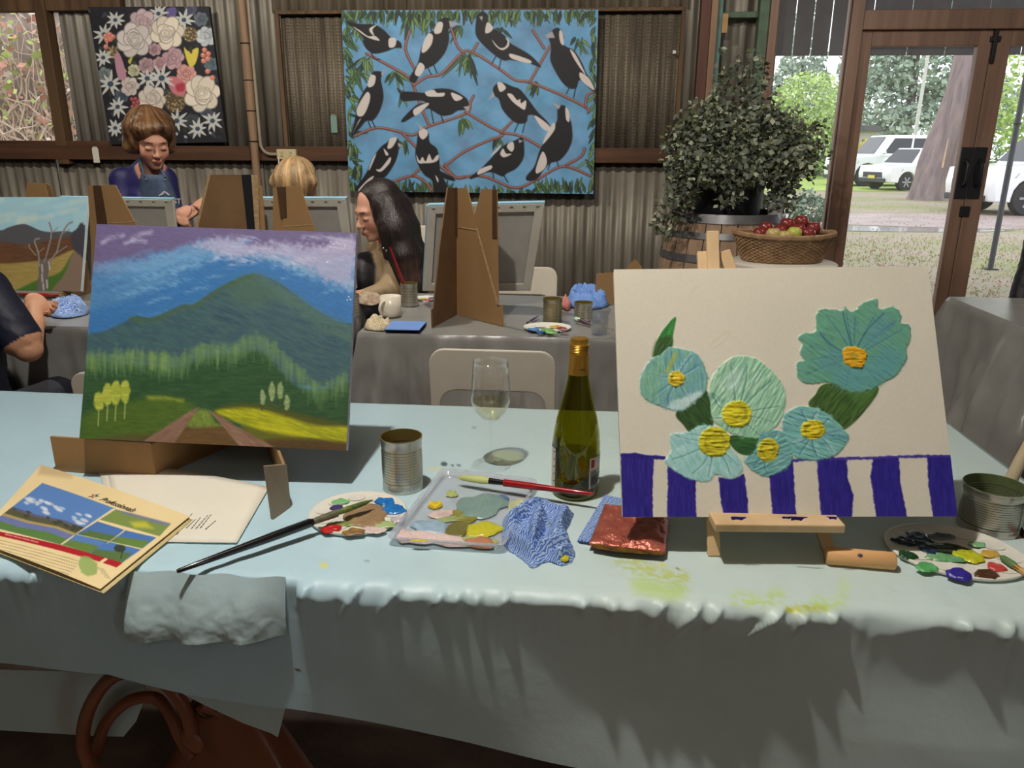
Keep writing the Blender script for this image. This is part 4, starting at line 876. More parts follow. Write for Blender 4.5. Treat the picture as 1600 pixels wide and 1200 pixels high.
def tin(label, base, r, h, group=None, ribs=11, inner=M_tingold, dirty=None):
    t = thing('tin_can', label, 'can', base, group); pr = [(r*.97, 0), (r*1.0, .002), (r*.985, .006)]
    z0, z1 = h*.2, h*.78
    pr += [(r*.985, z0-.006)]
    for i in range(ribs*2+1): pr.append((r*(.99 if i % 2 else .945), z0+(z1-z0)*i/(ribs*2)))
    pr += [(r*.985, z1+.005), (r*.985, h-.004), (r*1.02, h-.003), (r*1.02, h)]
    MB.capped = False
    MB().lathe(pr, base, 40).build('wall', dirty or M_tin, t, smooth='all')
    MB().lathe([(r*1.02, h), (r*.965, h), (r*.955, h-.004), (r*.955, .003), (0, .003)], base, 40).build('lining', inner, t, smooth=True)
    MB().lathe([(0, .0), (r*.97, .0)], base, 32).build('bottom', M_tin, t)
    MB.capped = True
    MB().box(Vector(base)+Vector((r*.6, -r*.79, h*.5)), (.002, .001, h*.95), rz=.6).build('seam', M_tin, t)
    return t
cb_ = T(630, 762); tin('empty ribbed tin can beside the plastic tray', cb_, .0375, ony(630, 681, cb_.y).z-TZ)
cb2 = T(1543, 824); tin('wide ribbed tin can with green paint inside its rim', cb2, .047, ony(1546, 757, cb2.y).z-TZ, inner=mat('green_dregs', (92, 106, 66), .5, var=.3, vs=30))
# ------------------------------------------------------------------ brushes
M_bk = mat('black_lacquer', (24, 22, 26), .2, coat=.5, var=.1); M_red = mat('red_lacquer', (158, 24, 30), .2, coat=.5, var=.1)
M_fer = mat('ferrule_metal', (186, 184, 178), .3, metal=.9)
def brush(label, a, b_, r, handle, bris, fer=M_fer, hl=.72, group=None, flat=.6, parts=None):
    a, b_ = Vector(a), Vector(b_); d = b_-a; t = thing('paint_brush', label, 'brush', (a+b_)/2, group)
    P = [a+d*x for x in (0, .01, .15, .45, .64, hl)]; MB().tube(P, [r*.35, r*.5, r*.7, r*1.05, r*1.1, r*.72], 12).build('handle', handle, t, smooth=True)
    MB().tube([a+d*hl, a+d*(hl+.02), a+d*(hl+.13)], [r*.75, r*.8, r*.95], 12).build('ferrule', fer, t, smooth=True)
    P = [a+d*(hl+.12), a+d*(hl+.18), a+d*.95, b_]; MB().tube(P, [r*.9, r*1.25, r*1.0, r*.15], 12, flat=flat).build('bristles', bris, t, smooth=True)
    return t
M_brg = mat('green_yellow_bristle', (130, 140, 48), .5, c2=(58, 92, 58), vs=150)
pa = T(272, 902, TZ+.012); pb = T(583, 781, TZ+.03)
pa = T(276, 893, TZ+.016)
brush('long black handled brush lying across the round palette', pa, pb, .0068, M_bk, M_brg, mat('smeared_ferrule', (120, 112, 92), .5, c2=(74, 86, 52), vs=120), hl=.66)
brush('red handled brush resting on the plastic tray', T(927, 772, TZ+.03), T(714, 745, TZ+.021), .0062, M_red, mat('lime_bristle', (186, 194, 128), .5, var=.1), M_bk, hl=.62)
brush('dark red brush lying behind the right palette', T(1660, 880, TZ+.006), T(1576, 815, TZ+.006), .006, mat('dark_red_lacquer', (122, 22, 26), .25, coat=.4), M_bk, M_bk, hl=.6)
brush('thin tan brush with green tip resting on the oval palette', T(1660, 935, TZ+.010), T(1562, 868, TZ+.016), .0045, wood('tan_handle', (186, 150, 96), (206, 172, 116)), mat('green_bristle', (96, 130, 84), .5, var=.2), M_gold, hl=.6)
a = T(1556, 800, TZ+.012); b_ = ony(1625, 655, a.y+.03); brush('pale wooden brush handle leaning in the wide tin', b_, a, .0095, wood('pale_handle', (176, 158, 128), (196, 180, 150), 'z'), M_brg, hl=.8)
# ------------------------------------------------------------------ palettes, tray
def blob(name, c, rx, ry, h, m, parent, seed=0, ang=0, n=26, wob=.22):
    rr = random.Random(seed); ph = [rr.uniform(0, 6.28) for _ in range(4)]; b = MB(); vs = []; rings = ((1, 0), (.93, .7), (.7, 1), (.35, .85))
    for s, hh in rings:
        for i in range(n):
            a = 2*PI*i/n; q = 1+wob*(.5*math.sin(2*a+ph[0])+.35*math.sin(3*a+ph[1])+.3*math.sin(5*a+ph[2])+.2*math.sin(8*a+ph[3])*s)
            x, y = rx*s*q*math.cos(a), ry*s*q*math.sin(a); z = h*hh*(1+.35*math.sin(4*a+9*s+ph[3])*(hh > .5))
            vs.append((c[0]+x*math.cos(ang)-y*math.sin(ang), c[1]+x*math.sin(ang)+y*math.cos(ang), c[2]+z))
    fs = [(k*n+i, k*n+(i+1) % n, (k+1)*n+(i+1) % n, (k+1)*n+i) for k in range(len(rings)-1) for i in range(n)]+[tuple((len(rings)-1)*n+i for i in range(n))]
    return b.add(vs, fs).build(name, m, parent, smooth='all')
def pm(c, c2=None, r=.28): return mat('wet_paint_%d_%d_%d' % tuple(c), c, r, c2=c2, vs=70, bump=.25, bs=120, coat=.3)
M_pal = mat('white_palette_plastic', (226, 224, 214), .35, var=.03)
def palette(label, c, r, sx, sy, ang, blobs, group='paint palettes', wells=10):
    t = thing('paint_palette', label, 'palette', c, group); M = Matrix.Rotation(ang, 3, 'Z')
    MB().lathe([(0, .0015), (r*.9, .0015), (r*.98, .004), (r, .008), (r*.985, .0095), (r*.95, .009), (r*.9, .0075), (r*.5, .0070), (r*.44, .005), (0, .005)], c, 56, sx, sy, M).build('dish', M_pal, t, smooth='all')
    for i in range(wells):
        a = 2*PI*i/wells; q = M @ Vector((r*.72*math.cos(a)*sx, r*.72*math.sin(a)*sy, .0072)); MB().lathe([(r*.175, 0), (r*.19, .0012), (r*.16, .0009), (0, .0002)], Vector(c)+q, 18, sx, sy, M).build('well', M_pal, t, smooth=True)
    for i, (px, py, rx, ry, cc, c2, h) in enumerate(blobs): blob('paint', T(px, py, TZ+.0085), rx, ry, h, pm(cc, c2), t, i*7+int(px))
    return t
palette('round white palette with a brown paint pool under the black brush', T(560, 806), .082, 1, .98, 0, [
    (573, 806, .040, .038, (150, 122, 90), (164, 136, 102), .003), (527, 794, .012, .012, (66, 52, 110), None, .002), (532, 784, .015, .011, (124, 190, 124), None, .002), (601, 784, .016, .015, (26, 110, 190), (40, 126, 204), .003),
    (615, 796, .022, .019, (28, 112, 190), (44, 130, 206), .003), (517, 827, .016, .013, (186, 30, 34), (206, 50, 48), .004), (553, 832, .018, .012, (176, 140, 40), (128, 96, 78), .003), (603, 820, .016, .012, (170, 192, 130), None, .002), (585, 828, .018, .012, (226, 204, 200), None, .001), (622, 812, .012, .009, (196, 188, 196), None, .002), (535, 819, .022, .008, (128, 142, 70), None, .002)])
palette('oval white palette with red, green and violet paints beside the wide tin', T(1490, 866), .100, 1, .86, -.25, [
    (1436, 842, .022, .024, (20, 42, 66), (34, 62, 90), .003), (1412, 846, .018, .014, (18, 40, 62), None, .003), (1470, 838, .020, .010, (72, 84, 92), (120, 128, 130), .003), (1452, 858, .014, .022, (28, 48, 70), None, .003), (1480, 857, .030, .016, (44, 66, 46), (60, 60, 48), .003), (1475, 872, .026, .013, (126, 180, 128), (98, 156, 104), .003),
    (1513, 869, .020, .022, (184, 190, 28), (204, 206, 48), .003), (1418, 868, .015, .012, (34, 72, 42), None, .003), (1448, 887, .017, .013, (72, 158, 86), (110, 190, 120), .003), (1498, 899, .019, .015, (48, 38, 138), (60, 50, 160), .005), (1541, 898, .018, .013, (82, 54, 36), None, .003), (1557, 887, .014, .011, (196, 58, 52), (210, 96, 88), .003), (1547, 866, .015, .010, (206, 170, 76), None, .003), (1527, 851, .014, .008, (132, 186, 136), None, .002)])
M_tray = mat('clear_tray_plastic', (198, 202, 214), .12, alpha=.42, var=.03, spec=.8)
tq = [T(607, 853), T(786, 866), T(838, 762), T(692, 744)]; tcn = sum(tq, Vector())/4
tr = thing('plastic_tray', 'clear plastic food tray used for mixing pastel paints', 'tray', tcn)
def inset(k, z): return [tcn+(q-tcn)*k+Vector((0, 0, z)) for q in tq]
def rring(k, z, rad=.014, n=5):
    Q = inset(k, z); out = []
    for i in range(4):
        p = Q[i]; a = (Q[i-1]-p).normalized(); c = (Q[(i+1) % 4]-p).normalized()
        for j in range(n):
            s = j/(n-1); out.append(p+a*rad*(1-s)**2+c*rad*s**2)
    return out
rings = [rring(.90, .003), rring(.93, .005), rring(.97, .015), rring(1.03, .016), rring(1.03, .0145), rring(.98, .0135), rring(.935, .003), rring(.90, .001)]
n = len(rings[0]); vs = [p for r in rings for p in r]
fs = [(k*n+i, k*n+(i+1) % n, (k+1)*n+(i+1) % n, (k+1)*n+i) for k in range(len(rings)-1) for i in range(n)]+[tuple(range(n))[::-1], tuple((len(rings)-1)*n+i for i in range(n))]
MB().add(vs, fs).build('tray_shell', M_tray, tr, smooth=True)
for i, (px, py, rx, ry, c, c2, h, an) in enumerate(((752, 790, .045, .048, (122, 152, 148), (136, 164, 158), .003, 0), (664, 840, .046, .022, (228, 204, 200), (236, 214, 208), .0025, .0), (702, 846, .03, .018, (228, 204, 200), None, .0025, 0), (673, 824, .031, .023, (146, 176, 200), (170, 194, 212), .004, 0), (755, 828, .030, .026, (196, 190, 44), (210, 206, 62), .004, 0), (750, 849, .026, .016, (186, 128, 96), (200, 144, 110), .004, 0), (742, 846, .032, .018, (176, 186, 120), None, .002, 0),
        (680, 791, .014, .009, (222, 186, 28), (232, 206, 60), .006, .4), (727, 806, .026, .024, (160, 158, 72), (128, 124, 62), .002, 0), (706, 772, .010, .014, (180, 190, 120), None, .003, 0), (690, 803, .024, .014, (220, 196, 190), None, .002, .3), (715, 826, .020, .03, (122, 116, 66), None, .0018, 0), (782, 780, .014, .018, (92, 124, 160), None, .002, 0), (806, 790, .012, .03, (198, 204, 160), None, .0015, 0), (700, 812, .03, .01, (160, 176, 120), None, .002, .3), (632, 838, .012, .022, (226, 200, 196), None, .003, .3))):
    blob('paint', T(px, py, TZ+.0045), rx, ry, h, pm(c, c2), tr, i*5+2, an)
blob('paint', T(655, 845, TZ+.0165), .014, .003, .001, pm((206, 196, 40)), tr, 91)
# ------------------------------------------------------------------ cloths, sachet
def wave_mat(name, c1, c2, scale, dist=3, rot=0, band=.5):
    if name in MATS: return MATS[name]
    m = mat(name, c1, .8); n = m.node_tree.nodes; L = m.node_tree.links; b = n['Principled BSDF']
    wv = n.new('ShaderNodeTexWave'); wv.inputs['Scale'].default_value = scale; wv.inputs['Distortion'].default_value = dist; wv.inputs['Detail'].default_value = 0; wv.inputs['Detail Scale'].default_value = 2.2
    mp = n.new('ShaderNodeMapping'); mp.inputs['Rotation'].default_value = (0, 0, rot); t = n.new('ShaderNodeTexCoord')
    L.new(t.outputs['Object'], mp.inputs[0]); L.new(mp.outputs[0], wv.inputs[0])
    r = n.new('ShaderNodeValToRGB'); r.color_ramp.elements[0].position = band-.12; r.color_ramp.elements[1].position = band+.12
    r.color_ramp.elements[0].color = (*lin(c1), 1); r.color_ramp.elements[1].color = (*lin(c2), 1)
    L.new(wv.outputs[0], r.inputs[0]); L.new(r.outputs[0], b.inputs['Base Color']); return m
M_wipe = wave_mat('blue_wave_cloth', (74, 112, 184), (170, 192, 222), 80, 4, .8, .6)
def heap(name, label, poly, h, m, seed, group=None, z=TZ, fq=22, nn=44, cat='cloth', ridges=None):
    """a crumpled cloth: a sheet gathered inside the outline, with sharp random folds"""
    Q = [T(a, b, z) for a, b in poly]; c = sum(Q, Vector())/len(Q); S = smooth_pts([(q.x, q.y) for q in Q], 5); n = len(S)
    t = thing(name, label, cat, c, group); vs = []; R = nn//2
    for j in range(R+1):
        s = 1-j/R*.999
        for i in range(n):
            x = c.x+(S[i][0]-c.x)*s; y = c.y+(S[i][1]-c.y)*s
            f1 = abs(float(fbm(np.array([x*fq]), np.array([y*fq]), seed)[0])-.5)*2; f2 = float(fbm(np.array([x*fq*2.3]), np.array([y*fq*2.3]), seed+9)[0])
            if ridges:
                e_ = min(1, (1-s)*5+.02); zr = .007+.006*(f2-.5)
                for p0_, p1_, hh_, w_ in ridges:
                    a_, b2_ = T(*p0_), T(*p1_); ex, ey = b2_.x-a_.x, b2_.y-a_.y; tt = max(0, min(1, ((x-a_.x)*ex+(y-a_.y)*ey)/(ex*ex+ey*ey))); dd_ = math.hypot(x-a_.x-tt*ex, y-a_.y-tt*ey)+.007*(f1-.4)
                    zr = max(zr, hh_*math.exp(-(abs(dd_)/w_)**1.5)+.004*(f2-.5))
                vs.append((x+.006*(f2-.5), y+.006*(f1-.4), z+.0015+max(0, zr*e_))); continue
            zz_ = h*min(1, (1-s)*4.5+.04)*(.22+1.05*max(0, 1-1.9*f1)**1.6+.28*(f2-.5)); vs.append((x+.006*(f2-.5), y+.01*(f1-.4), z+.0015+max(zz_, .0)))
    fs = [(j*n+i, j*n+(i+1) % n, (j+1)*n+(i+1) % n, (j+1)*n+i) for j in range(R) for i in range(n)]
    MB().add(vs, fs).build('folds', m, t, smooth='all', solid=.0012); return t
hp_ = heap('wiping_cloth', 'crumpled blue and white wave patterned wiping cloth soiled with paint', [(786, 815), (802, 800), (848, 789), (870, 796), (896, 804), (884, 832), (892, 850), (898, 872), (880, 886), (856, 878), (832, 888), (814, 874), (796, 862), (785, 845)], .050, M_wipe, 4, 'blue wiping cloths', fq=40, nn=70, ridges=[((795, 826), (846, 794), .030, .011), ((846, 794), (888, 806), .024, .012), ((832, 862), (842, 812), .034, .009), ((868, 850), (882, 812), .030, .011), ((846, 868), (880, 852), .026, .010), ((800, 850), (828, 872), .026, .009), ((868, 878), (890, 868), .022, .009), ((806, 836), (826, 846), .020, .008)])
for i, (px, py, rx, ry, c) in enumerate(((882, 874, .008, .006, (196, 186, 40)), (838, 862, .02, .012, (104, 124, 128)), (845, 820, .02, .012, (120, 136, 128)))):
    blob('paint_smear', T(px, py, TZ+.006), rx, ry, .004, pm(c), hp_, i)
fc = thing('folded_cloth', 'folded blue wave cloth lying under the red foil sachet', 'cloth', T(960, 830), 'blue wiping cloths')
for z0, sh in ((0, 0), (.004, .002)): MB().prism([T(a, b, TZ+.0015+z0)+Vector((sh, sh, 0)) for a, b in ((944, 776), (1030, 795), (1038, 862), (985, 858), (901, 847))], (0, 0, .0036)).build('fold', M_wipe, fc, bevel=.0015)
sq = [T(a, b, TZ+.011) for a, b in ((945, 788), (1047, 806), (1040, 866), (919, 852))]
sa = thing('foil_sachet', 'shiny red-brown foil sachet lying on the folded blue cloth', 'sachet', sum(sq, Vector())/4)
def sach(u, v):
    p = (sq[0]*(1-u)+sq[1]*u)*(1-v)+(sq[3]*(1-u)+sq[2]*u)*v; e = min(u, 1-u, v, 1-v)
    k = float(fbm(np.array([u*9.]), np.array([v*9.]), 3)[0])-.5
    return p+Vector((0, 0, .010*min(1, e*6)**.6*(1+.9*k)+.0015*k))
MB().grid(sach, 46, 34).build('pouch', mat('red_foil', (164, 84, 70), .3, metal=.35, c2=(190, 110, 92), vs=40, bump=.35, bs=120), sa, smooth='all', solid=.001)
MB().prism([T(a, b, TZ+.0115) for a, b in ((925, 850), (1038, 864), (1034, 868), (960, 862), (925, 856))], (0, 0, .002)).build('torn_edge', mat('sachet_gold', (156, 112, 40), .35, metal=.4, c2=(36, 32, 40), vs=60), sa)
# ------------------------------------------------------------------ papers
M_paper = mat('white_paper', (232, 228, 214), .7, var=.02)
for i, (pl4, lab) in enumerate(((((150, 724), (412, 765), (362, 846), (190, 843)), 'white sheet underneath the printed instruction sheet'), (((160, 718), (421, 761), (370, 848), (200, 846)), 'white instruction sheet with small print beside the brochure'))):
    Q = [T(a, b, TZ+.0028+.002*i) for a, b in pl4]; p_ = thing('paper_sheet', lab, 'paper', sum(Q, Vector())/4, 'loose white sheets')
    bend_ = lambda u, v: Vector((0, 0, .012*max(0, .3-v)**1.2*(1-u)+.004*math.sin(u*3)*(1-v)))
    MB().grid(lambda u, v: (Q[0]*(1-u)+Q[1]*u)*(1-v)+(Q[3]*(1-u)+Q[2]*u)*v+bend_(u, v), 16, 12).build('sheet', M_paper, p_, smooth='all', solid=.0003)
    if i:
        for k, (x0, y0, x1, y1) in enumerate(((276, 835, 302, 800), (291, 825, 306, 811), (299, 826, 314, 808), (306, 826, 326, 804), (313, 825, 331, 803), (321, 827, 338, 813))):
            a, b_ = T(x0, y0, TZ+.0062), T(x1, y1, TZ+.0062); dd = b_-a
            for s in range(5): MB().bar(a+dd*(s/5), a+dd*(s/5+.15), .0014, .0004).build('text_line', M_ink, p_)
bq = [T(a, b, TZ+.009) for a, b in ((64, 727), (297, 808), (157, 922), (-42, 846))]
br = thing('property_brochure', 'cream brochure with farm photographs hanging over the table edge', 'brochure', sum(bq, Vector())/4)
Zb = ZT(0, 660, .3); kb = .3
def draw_broch(p):
    P = lambda c, *pts, **k: p.poly(Zb(*pts), c, smooth=False, **k)
    p.noise(60, 60, .03)
    P((176, 152, 112), (215, 205), (390, 275), (370, 300), (200, 275), soft=4, a=.6)
    P((86, 128, 190), (222, 322), (606, 462), (325, 652), (-60, 545), soft=.6)
    pts = Zb((222, 322), (606, 462), (325, 652), (-60, 545))
    def band(t0, t1, c, **k):
        a = [np.array(q) for q in pts]; f = lambda s, t: tuple((a[0]*(1-s)+a[1]*s)*(1-t)+(a[3]*(1-s)+a[2]*s)*t)
        p.poly([f(.0, t0), f(.35, t0+.02), f(.7, t0-.03), f(1, t0), f(1, t1), f(0, t1)], c, smooth=False, **k)
    rr = random.Random(4); a4 = [np.array(q) for q in pts]; f = lambda s, t: (a4[0]*(1-s)+a4[1]*s)*(1-t)+(a4[3]*(1-s)+a4[2]*s)*t
    for i in range(26): q = f(rr.uniform(.05, .95), rr.uniform(.28, .5)); p.ell(q[0], q[1], rr.uniform(3, 7), rr.uniform(1.3, 2.6), (226, 226, 226), .35, soft=1.5, a=.8)
    band(.55, .63, (92, 92, 124), soft=.8); band(.60, .72, (84, 86, 60), soft=1); band(.70, .77, (168, 150, 100), soft=.8); band(.75, .88, (104, 116, 168), soft=.8); band(.86, 1.0, (88, 126, 66), soft=1)
    for i in range(22): q = f(rr.uniform(.02, .98), rr.uniform(.56, .66)); p.ell(q[0], q[1], rr.uniform(2, 5), rr.uniform(1, 2.4), (62, 64, 48), .35, soft=.8)
    P((226, 206, 158), (590, 460), (606, 462), (326, 650), (316, 648), soft=.5)
    P((120, 140, 76), (604, 466), (890, 535), (830, 600), (520, 520), soft=.5); P((204, 196, 60), (680, 530), (760, 525), (800, 560), (700, 556), soft=3, a=.8); P((116, 120, 150), (610, 466), (888, 532), (870, 545), (640, 485), soft=1.5)
    P((72, 112, 176), (510, 528), (650, 570), (570, 640), (390, 600), soft=.5); P((84, 110, 60), (470, 575), (610, 605), (570, 640), (390, 600), soft=1.5); P((70, 112, 178), (655, 572), (815, 605), (745, 660), (580, 632), soft=.5); P((98, 128, 62), (620, 605), (780, 625), (740, 662), (580, 632), soft=1.5)
    P((84, 124, 186), (400, 595), (575, 640), (500, 690), (330, 652), soft=.5); P((96, 126, 60), (370, 625), (540, 660), (470, 698), (330, 652), soft=1.5); P((76, 118, 184), (560, 630), (735, 668), (640, 735), (470, 690), soft=.5); P((84, 112, 62), (500, 670), (690, 690), (620, 750), (470, 700), soft=1.5)
    p.ell(*Zb((625, 665))[0], 9, 6, (52, 62, 48), soft=1); p.stroke(Zb((640, 680), (630, 715)), 1.6, (52, 50, 40))
    for x0, y0, x1, y1 in ((520, 520, 830, 600), (655, 568, 560, 640), (400, 596, 740, 666)): p.stroke(Zb((x0, y0), (x1, y1)), .9, (226, 206, 158), smooth=False)
    P((168, 28, 40), (-60, 562), (330, 655), (640, 738), (608, 762), (520, 735), (0, 600), (-60, 590), soft=.5)
    P((226, 206, 158), (548, 715), (565, 720), (530, 745), (515, 738), soft=.5)
    for k in range(4): p.stroke(Zb((30+k*45, 592+k*12), (66+k*45, 602+k*12)), 1.3, (226, 190, 180), smooth=False)
    for r_ in range(11):
        for s in range(34):
            x = -20+s*13-r_*11; y = 616+s*3.55+r_*13.5
            if x < 430-r_*3: p.stroke(Zb((x, y), (x+7+3*math.sin(s*7+r_), y+2.4)), .8, (96, 88, 76), a=.75, smooth=False)
    for s in range(6): p.stroke(Zb((512+s*8-s % 2*8, 765+s*9), (545+s*6, 773+s*9)), .8, (110, 104, 88), a=.6, smooth=False)
    P((142, 166, 96), (425, 705), (470, 712), (510, 745), (505, 795), (460, 812), (425, 790), (412, 745), soft=1.2, wob=2, a=.9)
    P((186, 168, 128), (300, 818), (505, 878), (500, 884), (290, 826), soft=1)
bs_ = painted_grid('cover', bq[0], bq[1], bq[2], bq[3], 210, 170, PAPERPRINT, br, draw_broch, (226, 206, 158), 1.15, seed=8, bend=lambda u, v: .003*np.sin(u*3.1)+.0015)
Q2 = [q+Vector((.007, -.004, -.0025)) for q in bq]
MB().grid(lambda u, v: (Q2[0]*(1-u)+Q2[1]*u)*(1-v)+(Q2[3]*(1-u)+Q2[2]*u)*v, 8, 8).build('inner_page', mat('brochure_paper', (222, 204, 150), .6, var=.03), br, smooth='all', solid=.0004)
ux = (bq[1]-bq[0]).normalized(); vy_ = (bq[0]-bq[3]); vy_ = (vy_-ux*vy_.dot(ux)).normalized(); un = ux.cross(vy_)
to = T(154, 781, TZ+.0142)
text('lettering', 'Professionals', M_ink, Matrix(((ux.x, vy_.x+.25*ux.x, un.x, to.x), (ux.y, vy_.y+.25*ux.y, un.y, to.y), (ux.z, vy_.z, un.z, to.z), (0, 0, 0, 1))), .0172, br)
sc_ = T(147, 775, TZ+.0138)
for k in range(5):
    a = PI/2+2*PI*k/5; d1_ = ux*math.cos(a)+vy_*math.sin(a); d2_ = ux*math.cos(a+.6)+vy_*math.sin(a+.6); d3_ = ux*math.cos(a-.6)+vy_*math.sin(a-.6)
    MB().prism([sc_+d1_*.010, sc_+d2_*.0042, sc_+d1_*.0022, sc_+d3_*.0042], un*.0003).build('star_ray', mat('logo_red' if k % 2 else 'logo_blue', (190, 60, 60) if k % 2 else (54, 110, 130), .5), br)
# ------------------------------------------------------------------ handbag under the table edge
M_lea = mat('tan_leather', (116, 66, 42), .42, c2=(136, 80, 52), vs=9, bump=.12, bs=160, coat=.15)
hb = thing('handbag', 'tan leather handbag with round handles standing under the table edge', 'handbag', (-.60, 1.08, 0))
def bagf(u, v):
    a = 2*PI*u; k = 1-.82*v**1.7; x = math.copysign(abs(math.cos(a))**.45, math.cos(a))*.235*k; y = math.copysign(abs(math.sin(a))**.55, math.sin(a))*(.085*(1-.72*v)+.004)
    r = .30; c_, s_ = math.cos(-r), math.sin(-r)
    return (-.575+x*c_-y*s_, 1.075+x*s_+y*c_, .005+.42*v)
MB().grid(bagf, 64, 20).build('bag_body', M_lea, hb, smooth='all')
def pathpx(pts): return [ony(a, b, y) for a, b, y in pts]
h1 = smooth_pts(pathpx([(150, 1215, 1.02), (130, 1165, 1.015), (138, 1110, 1.01), (170, 1062, 1.0), (215, 1048, .985), (262, 1070, .985), (290, 1110, .985), (302, 1155, .99)]), 5, False)
h2 = smooth_pts(pathpx([(148, 1180, 1.05), (165, 1130, 1.05), (200, 1096, 1.05), (240, 1090, 1.055), (262, 1110, 1.06), (280, 1150, 1.06), (300, 1185, 1.05)]), 5, False)
MB().tube(h1, .0115, 12).build('handle', M_lea, hb, smooth='all'); MB().tube(h2, .0105, 12).build('handle', M_lea, hb, smooth='all')
q = ony(300, 1158, .985); MB().sphere(q, (.018, .008, .026), 12, 8, Matrix.Rotation(-.5, 3, 'Y')).build('handle_tab', M_lea, hb, smooth=True)
q = ony(322, 1108, 1.0); MB().tube([q+Vector((.017*math.cos(t), -.004*math.sin(t), .017*math.sin(t))) for t in np.linspace(0, 2*PI, 17)], .0045, 8).build('ring', mat('dark_brass', (92, 74, 48), .35, metal=.8), hb, smooth=True)
MB().tube([q+Vector((-.02, .01, .0)), q+Vector((.0, -.002, .01)), q+Vector((.022, .012, -.012))], .012, 10).build('strap_loop', M_lea, hb, smooth=True)
# ================================================================== WALL PAINTINGS
M_darkedge = mat('dark_canvas_edge', (40, 40, 44), .7)
def wall_painting(name, label, px4, Y, draw, base, nu, nv, gain, th=.03, seed=0):
    Q = [ony(a, b, Y) for a, b in px4]; t = thing(name, label, 'painting', ((Q[2]+Q[3])/2))
    MB().prism([q+Vector((0, .001, 0)) for q in Q], (0, th, 0)).build('canvas_wrap', M_darkedge, t, bevel=.002)
    painted_grid('painted_face', *Q, nu, nv, WALLPAINT, t, draw, base, gain, 0, seed)
    return t
Z2 = ZT(400, 0, .25); Z3 = ZT(700, 0, .25); Z1 = ZT(0, 0, .25)
def draw_birds(p):
    p.C *= (1+.16*(fbm(p.X/26, p.Y/26, 5)-.5)*2)[..., None]; p.C[..., 0] *= 1+.25*(fbm(p.X/18, p.Y/18, 9)-.5)
    BR, BH = (112, 68, 66), (196, 142, 124)
    def branch(Z, pts, w_=3.4):
        p.stroke(Z(*pts), w_+1, (84, 50, 54), soft=.8); p.stroke(Z(*pts), w_, BR, soft=.6); q = [(a, b-.8) for a, b in Z(*pts)]; p.stroke(q, w_*.4, BH, soft=.5, a=.85)
    rr = random.Random(12); G = ((56, 84, 52), (84, 120, 70), (40, 60, 46), (110, 142, 96), (66, 98, 64), (36, 52, 44), (98, 132, 70))
    def clump(x, y, n, L, spread, a0=PI/2, sw=.5):
        for i in range(n):
            a = a0+rr.gauss(0, sw); l = L*rr.uniform(.6, 1.15); xx, yy = x+rr.uniform(-spread, spread), y+rr.uniform(-spread*.4, spread*.4)
            c = rr.choice(G); w_ = rr.uniform(3.2, 5.2); p.leaf(xx, yy, l, w_*1.25, a, (30, 44, 40)); p.leaf(xx, yy, l*.96, w_, a, c)
            p.stroke([(xx+l*.1*math.cos(a), yy+l*.1*math.sin(a)), (xx+l*.9*math.cos(a), yy+l*.9*math.sin(a))], .7, tuple(min(255, k+52) for k in c), soft=.4, a=.7, smooth=False)
    for x in range(536, 936, 8): clump(x, 16, 3, 24, 5, PI/2, .35)
    for y in range(20, 160, 11): clump(541, y, 3, 22, 5, 1.2, .5)
    for y in range(150, 300, 14): clump(546, y, 2, 22, 5, .9, .5)
    for y in range(30, 290, 12): clump(930, y, 2, 20, 4, 1.9, .5)
    for x in list(range(548, 700, 10))+list(range(840, 926, 9)): clump(x, 302, 3, 22, 4, -PI/2, .4)
    for x in range(700, 840, 12): clump(x, 303, 2, 14, 4, -PI/2, .5)
    for x, y, n, L in ((560, 40, 8, 30), (573, 90, 10, 34), (555, 110, 8, 34), (548, 225, 7, 26), (560, 260, 8, 26), (728, 85, 16, 44), (722, 40, 5, 30), (617, 112, 8, 26), (626, 140, 4, 26), (722, 185, 7, 24), (836, 128, 8, 22), (777, 216, 7, 18), (782, 45, 6, 22), (630, 220, 6, 22), (905, 60, 6, 26), (670, 30, 6, 26), (918, 250, 6, 26), (640, 28, 8, 30)): clump(x, y, n, L, 7)
    for Z, q in ((Z2, ((690, 335), (830, 410), (950, 480), (985, 540), (1040, 690), (1080, 780))), (Z2, ((960, 195), (935, 310), (990, 430))), (Z2, ((985, 535), (1070, 480), (1160, 460), (1290, 330), (1360, 330), (1520, 430), (1620, 500), (1710, 515), (1900, 590), (2060, 670), (2080, 700))), (Z3, ((510, 515), (640, 285))), (Z3, ((600, 300), (530, 190))),
                 (Z2, ((620, 850), (750, 800), (880, 820), (980, 845), (1080, 790), (1310, 710), (1340, 640), (1360, 600))), (Z2, ((1310, 700), (1450, 785), (1545, 840), (1450, 880), (1300, 950), (1180, 1040))), (Z3, ((330, 830), (450, 850), (580, 920))), (Z3, ((330, 830), (410, 750))), (Z3, ((-20, 1030), (50, 1110), (150, 1100), (250, 1110), (420, 1175), (560, 1120), (720, 1040), (890, 1100))), (Z3, ((740, 1030), (830, 980), (855, 930))),
                 (Z2, ((1220, 180), (1260, 290), (1300, 330))), (Z2, ((860, 1135), (980, 1100), (1060, 1140), (1100, 1190))), (Z2, ((980, 1095), (1030, 1050))), (Z2, ((920, 840), (990, 910), (1020, 950))), (Z2, ((1150, 1040), (1250, 1110), (1300, 1105))), (Z2, ((1350, 330), (1385, 270))), (Z3, ((860, 670), (870, 600), (920, 570)))): branch(Z, q)
    K, W, BK = (22, 22, 28), (214, 206, 202), (168, 166, 170)
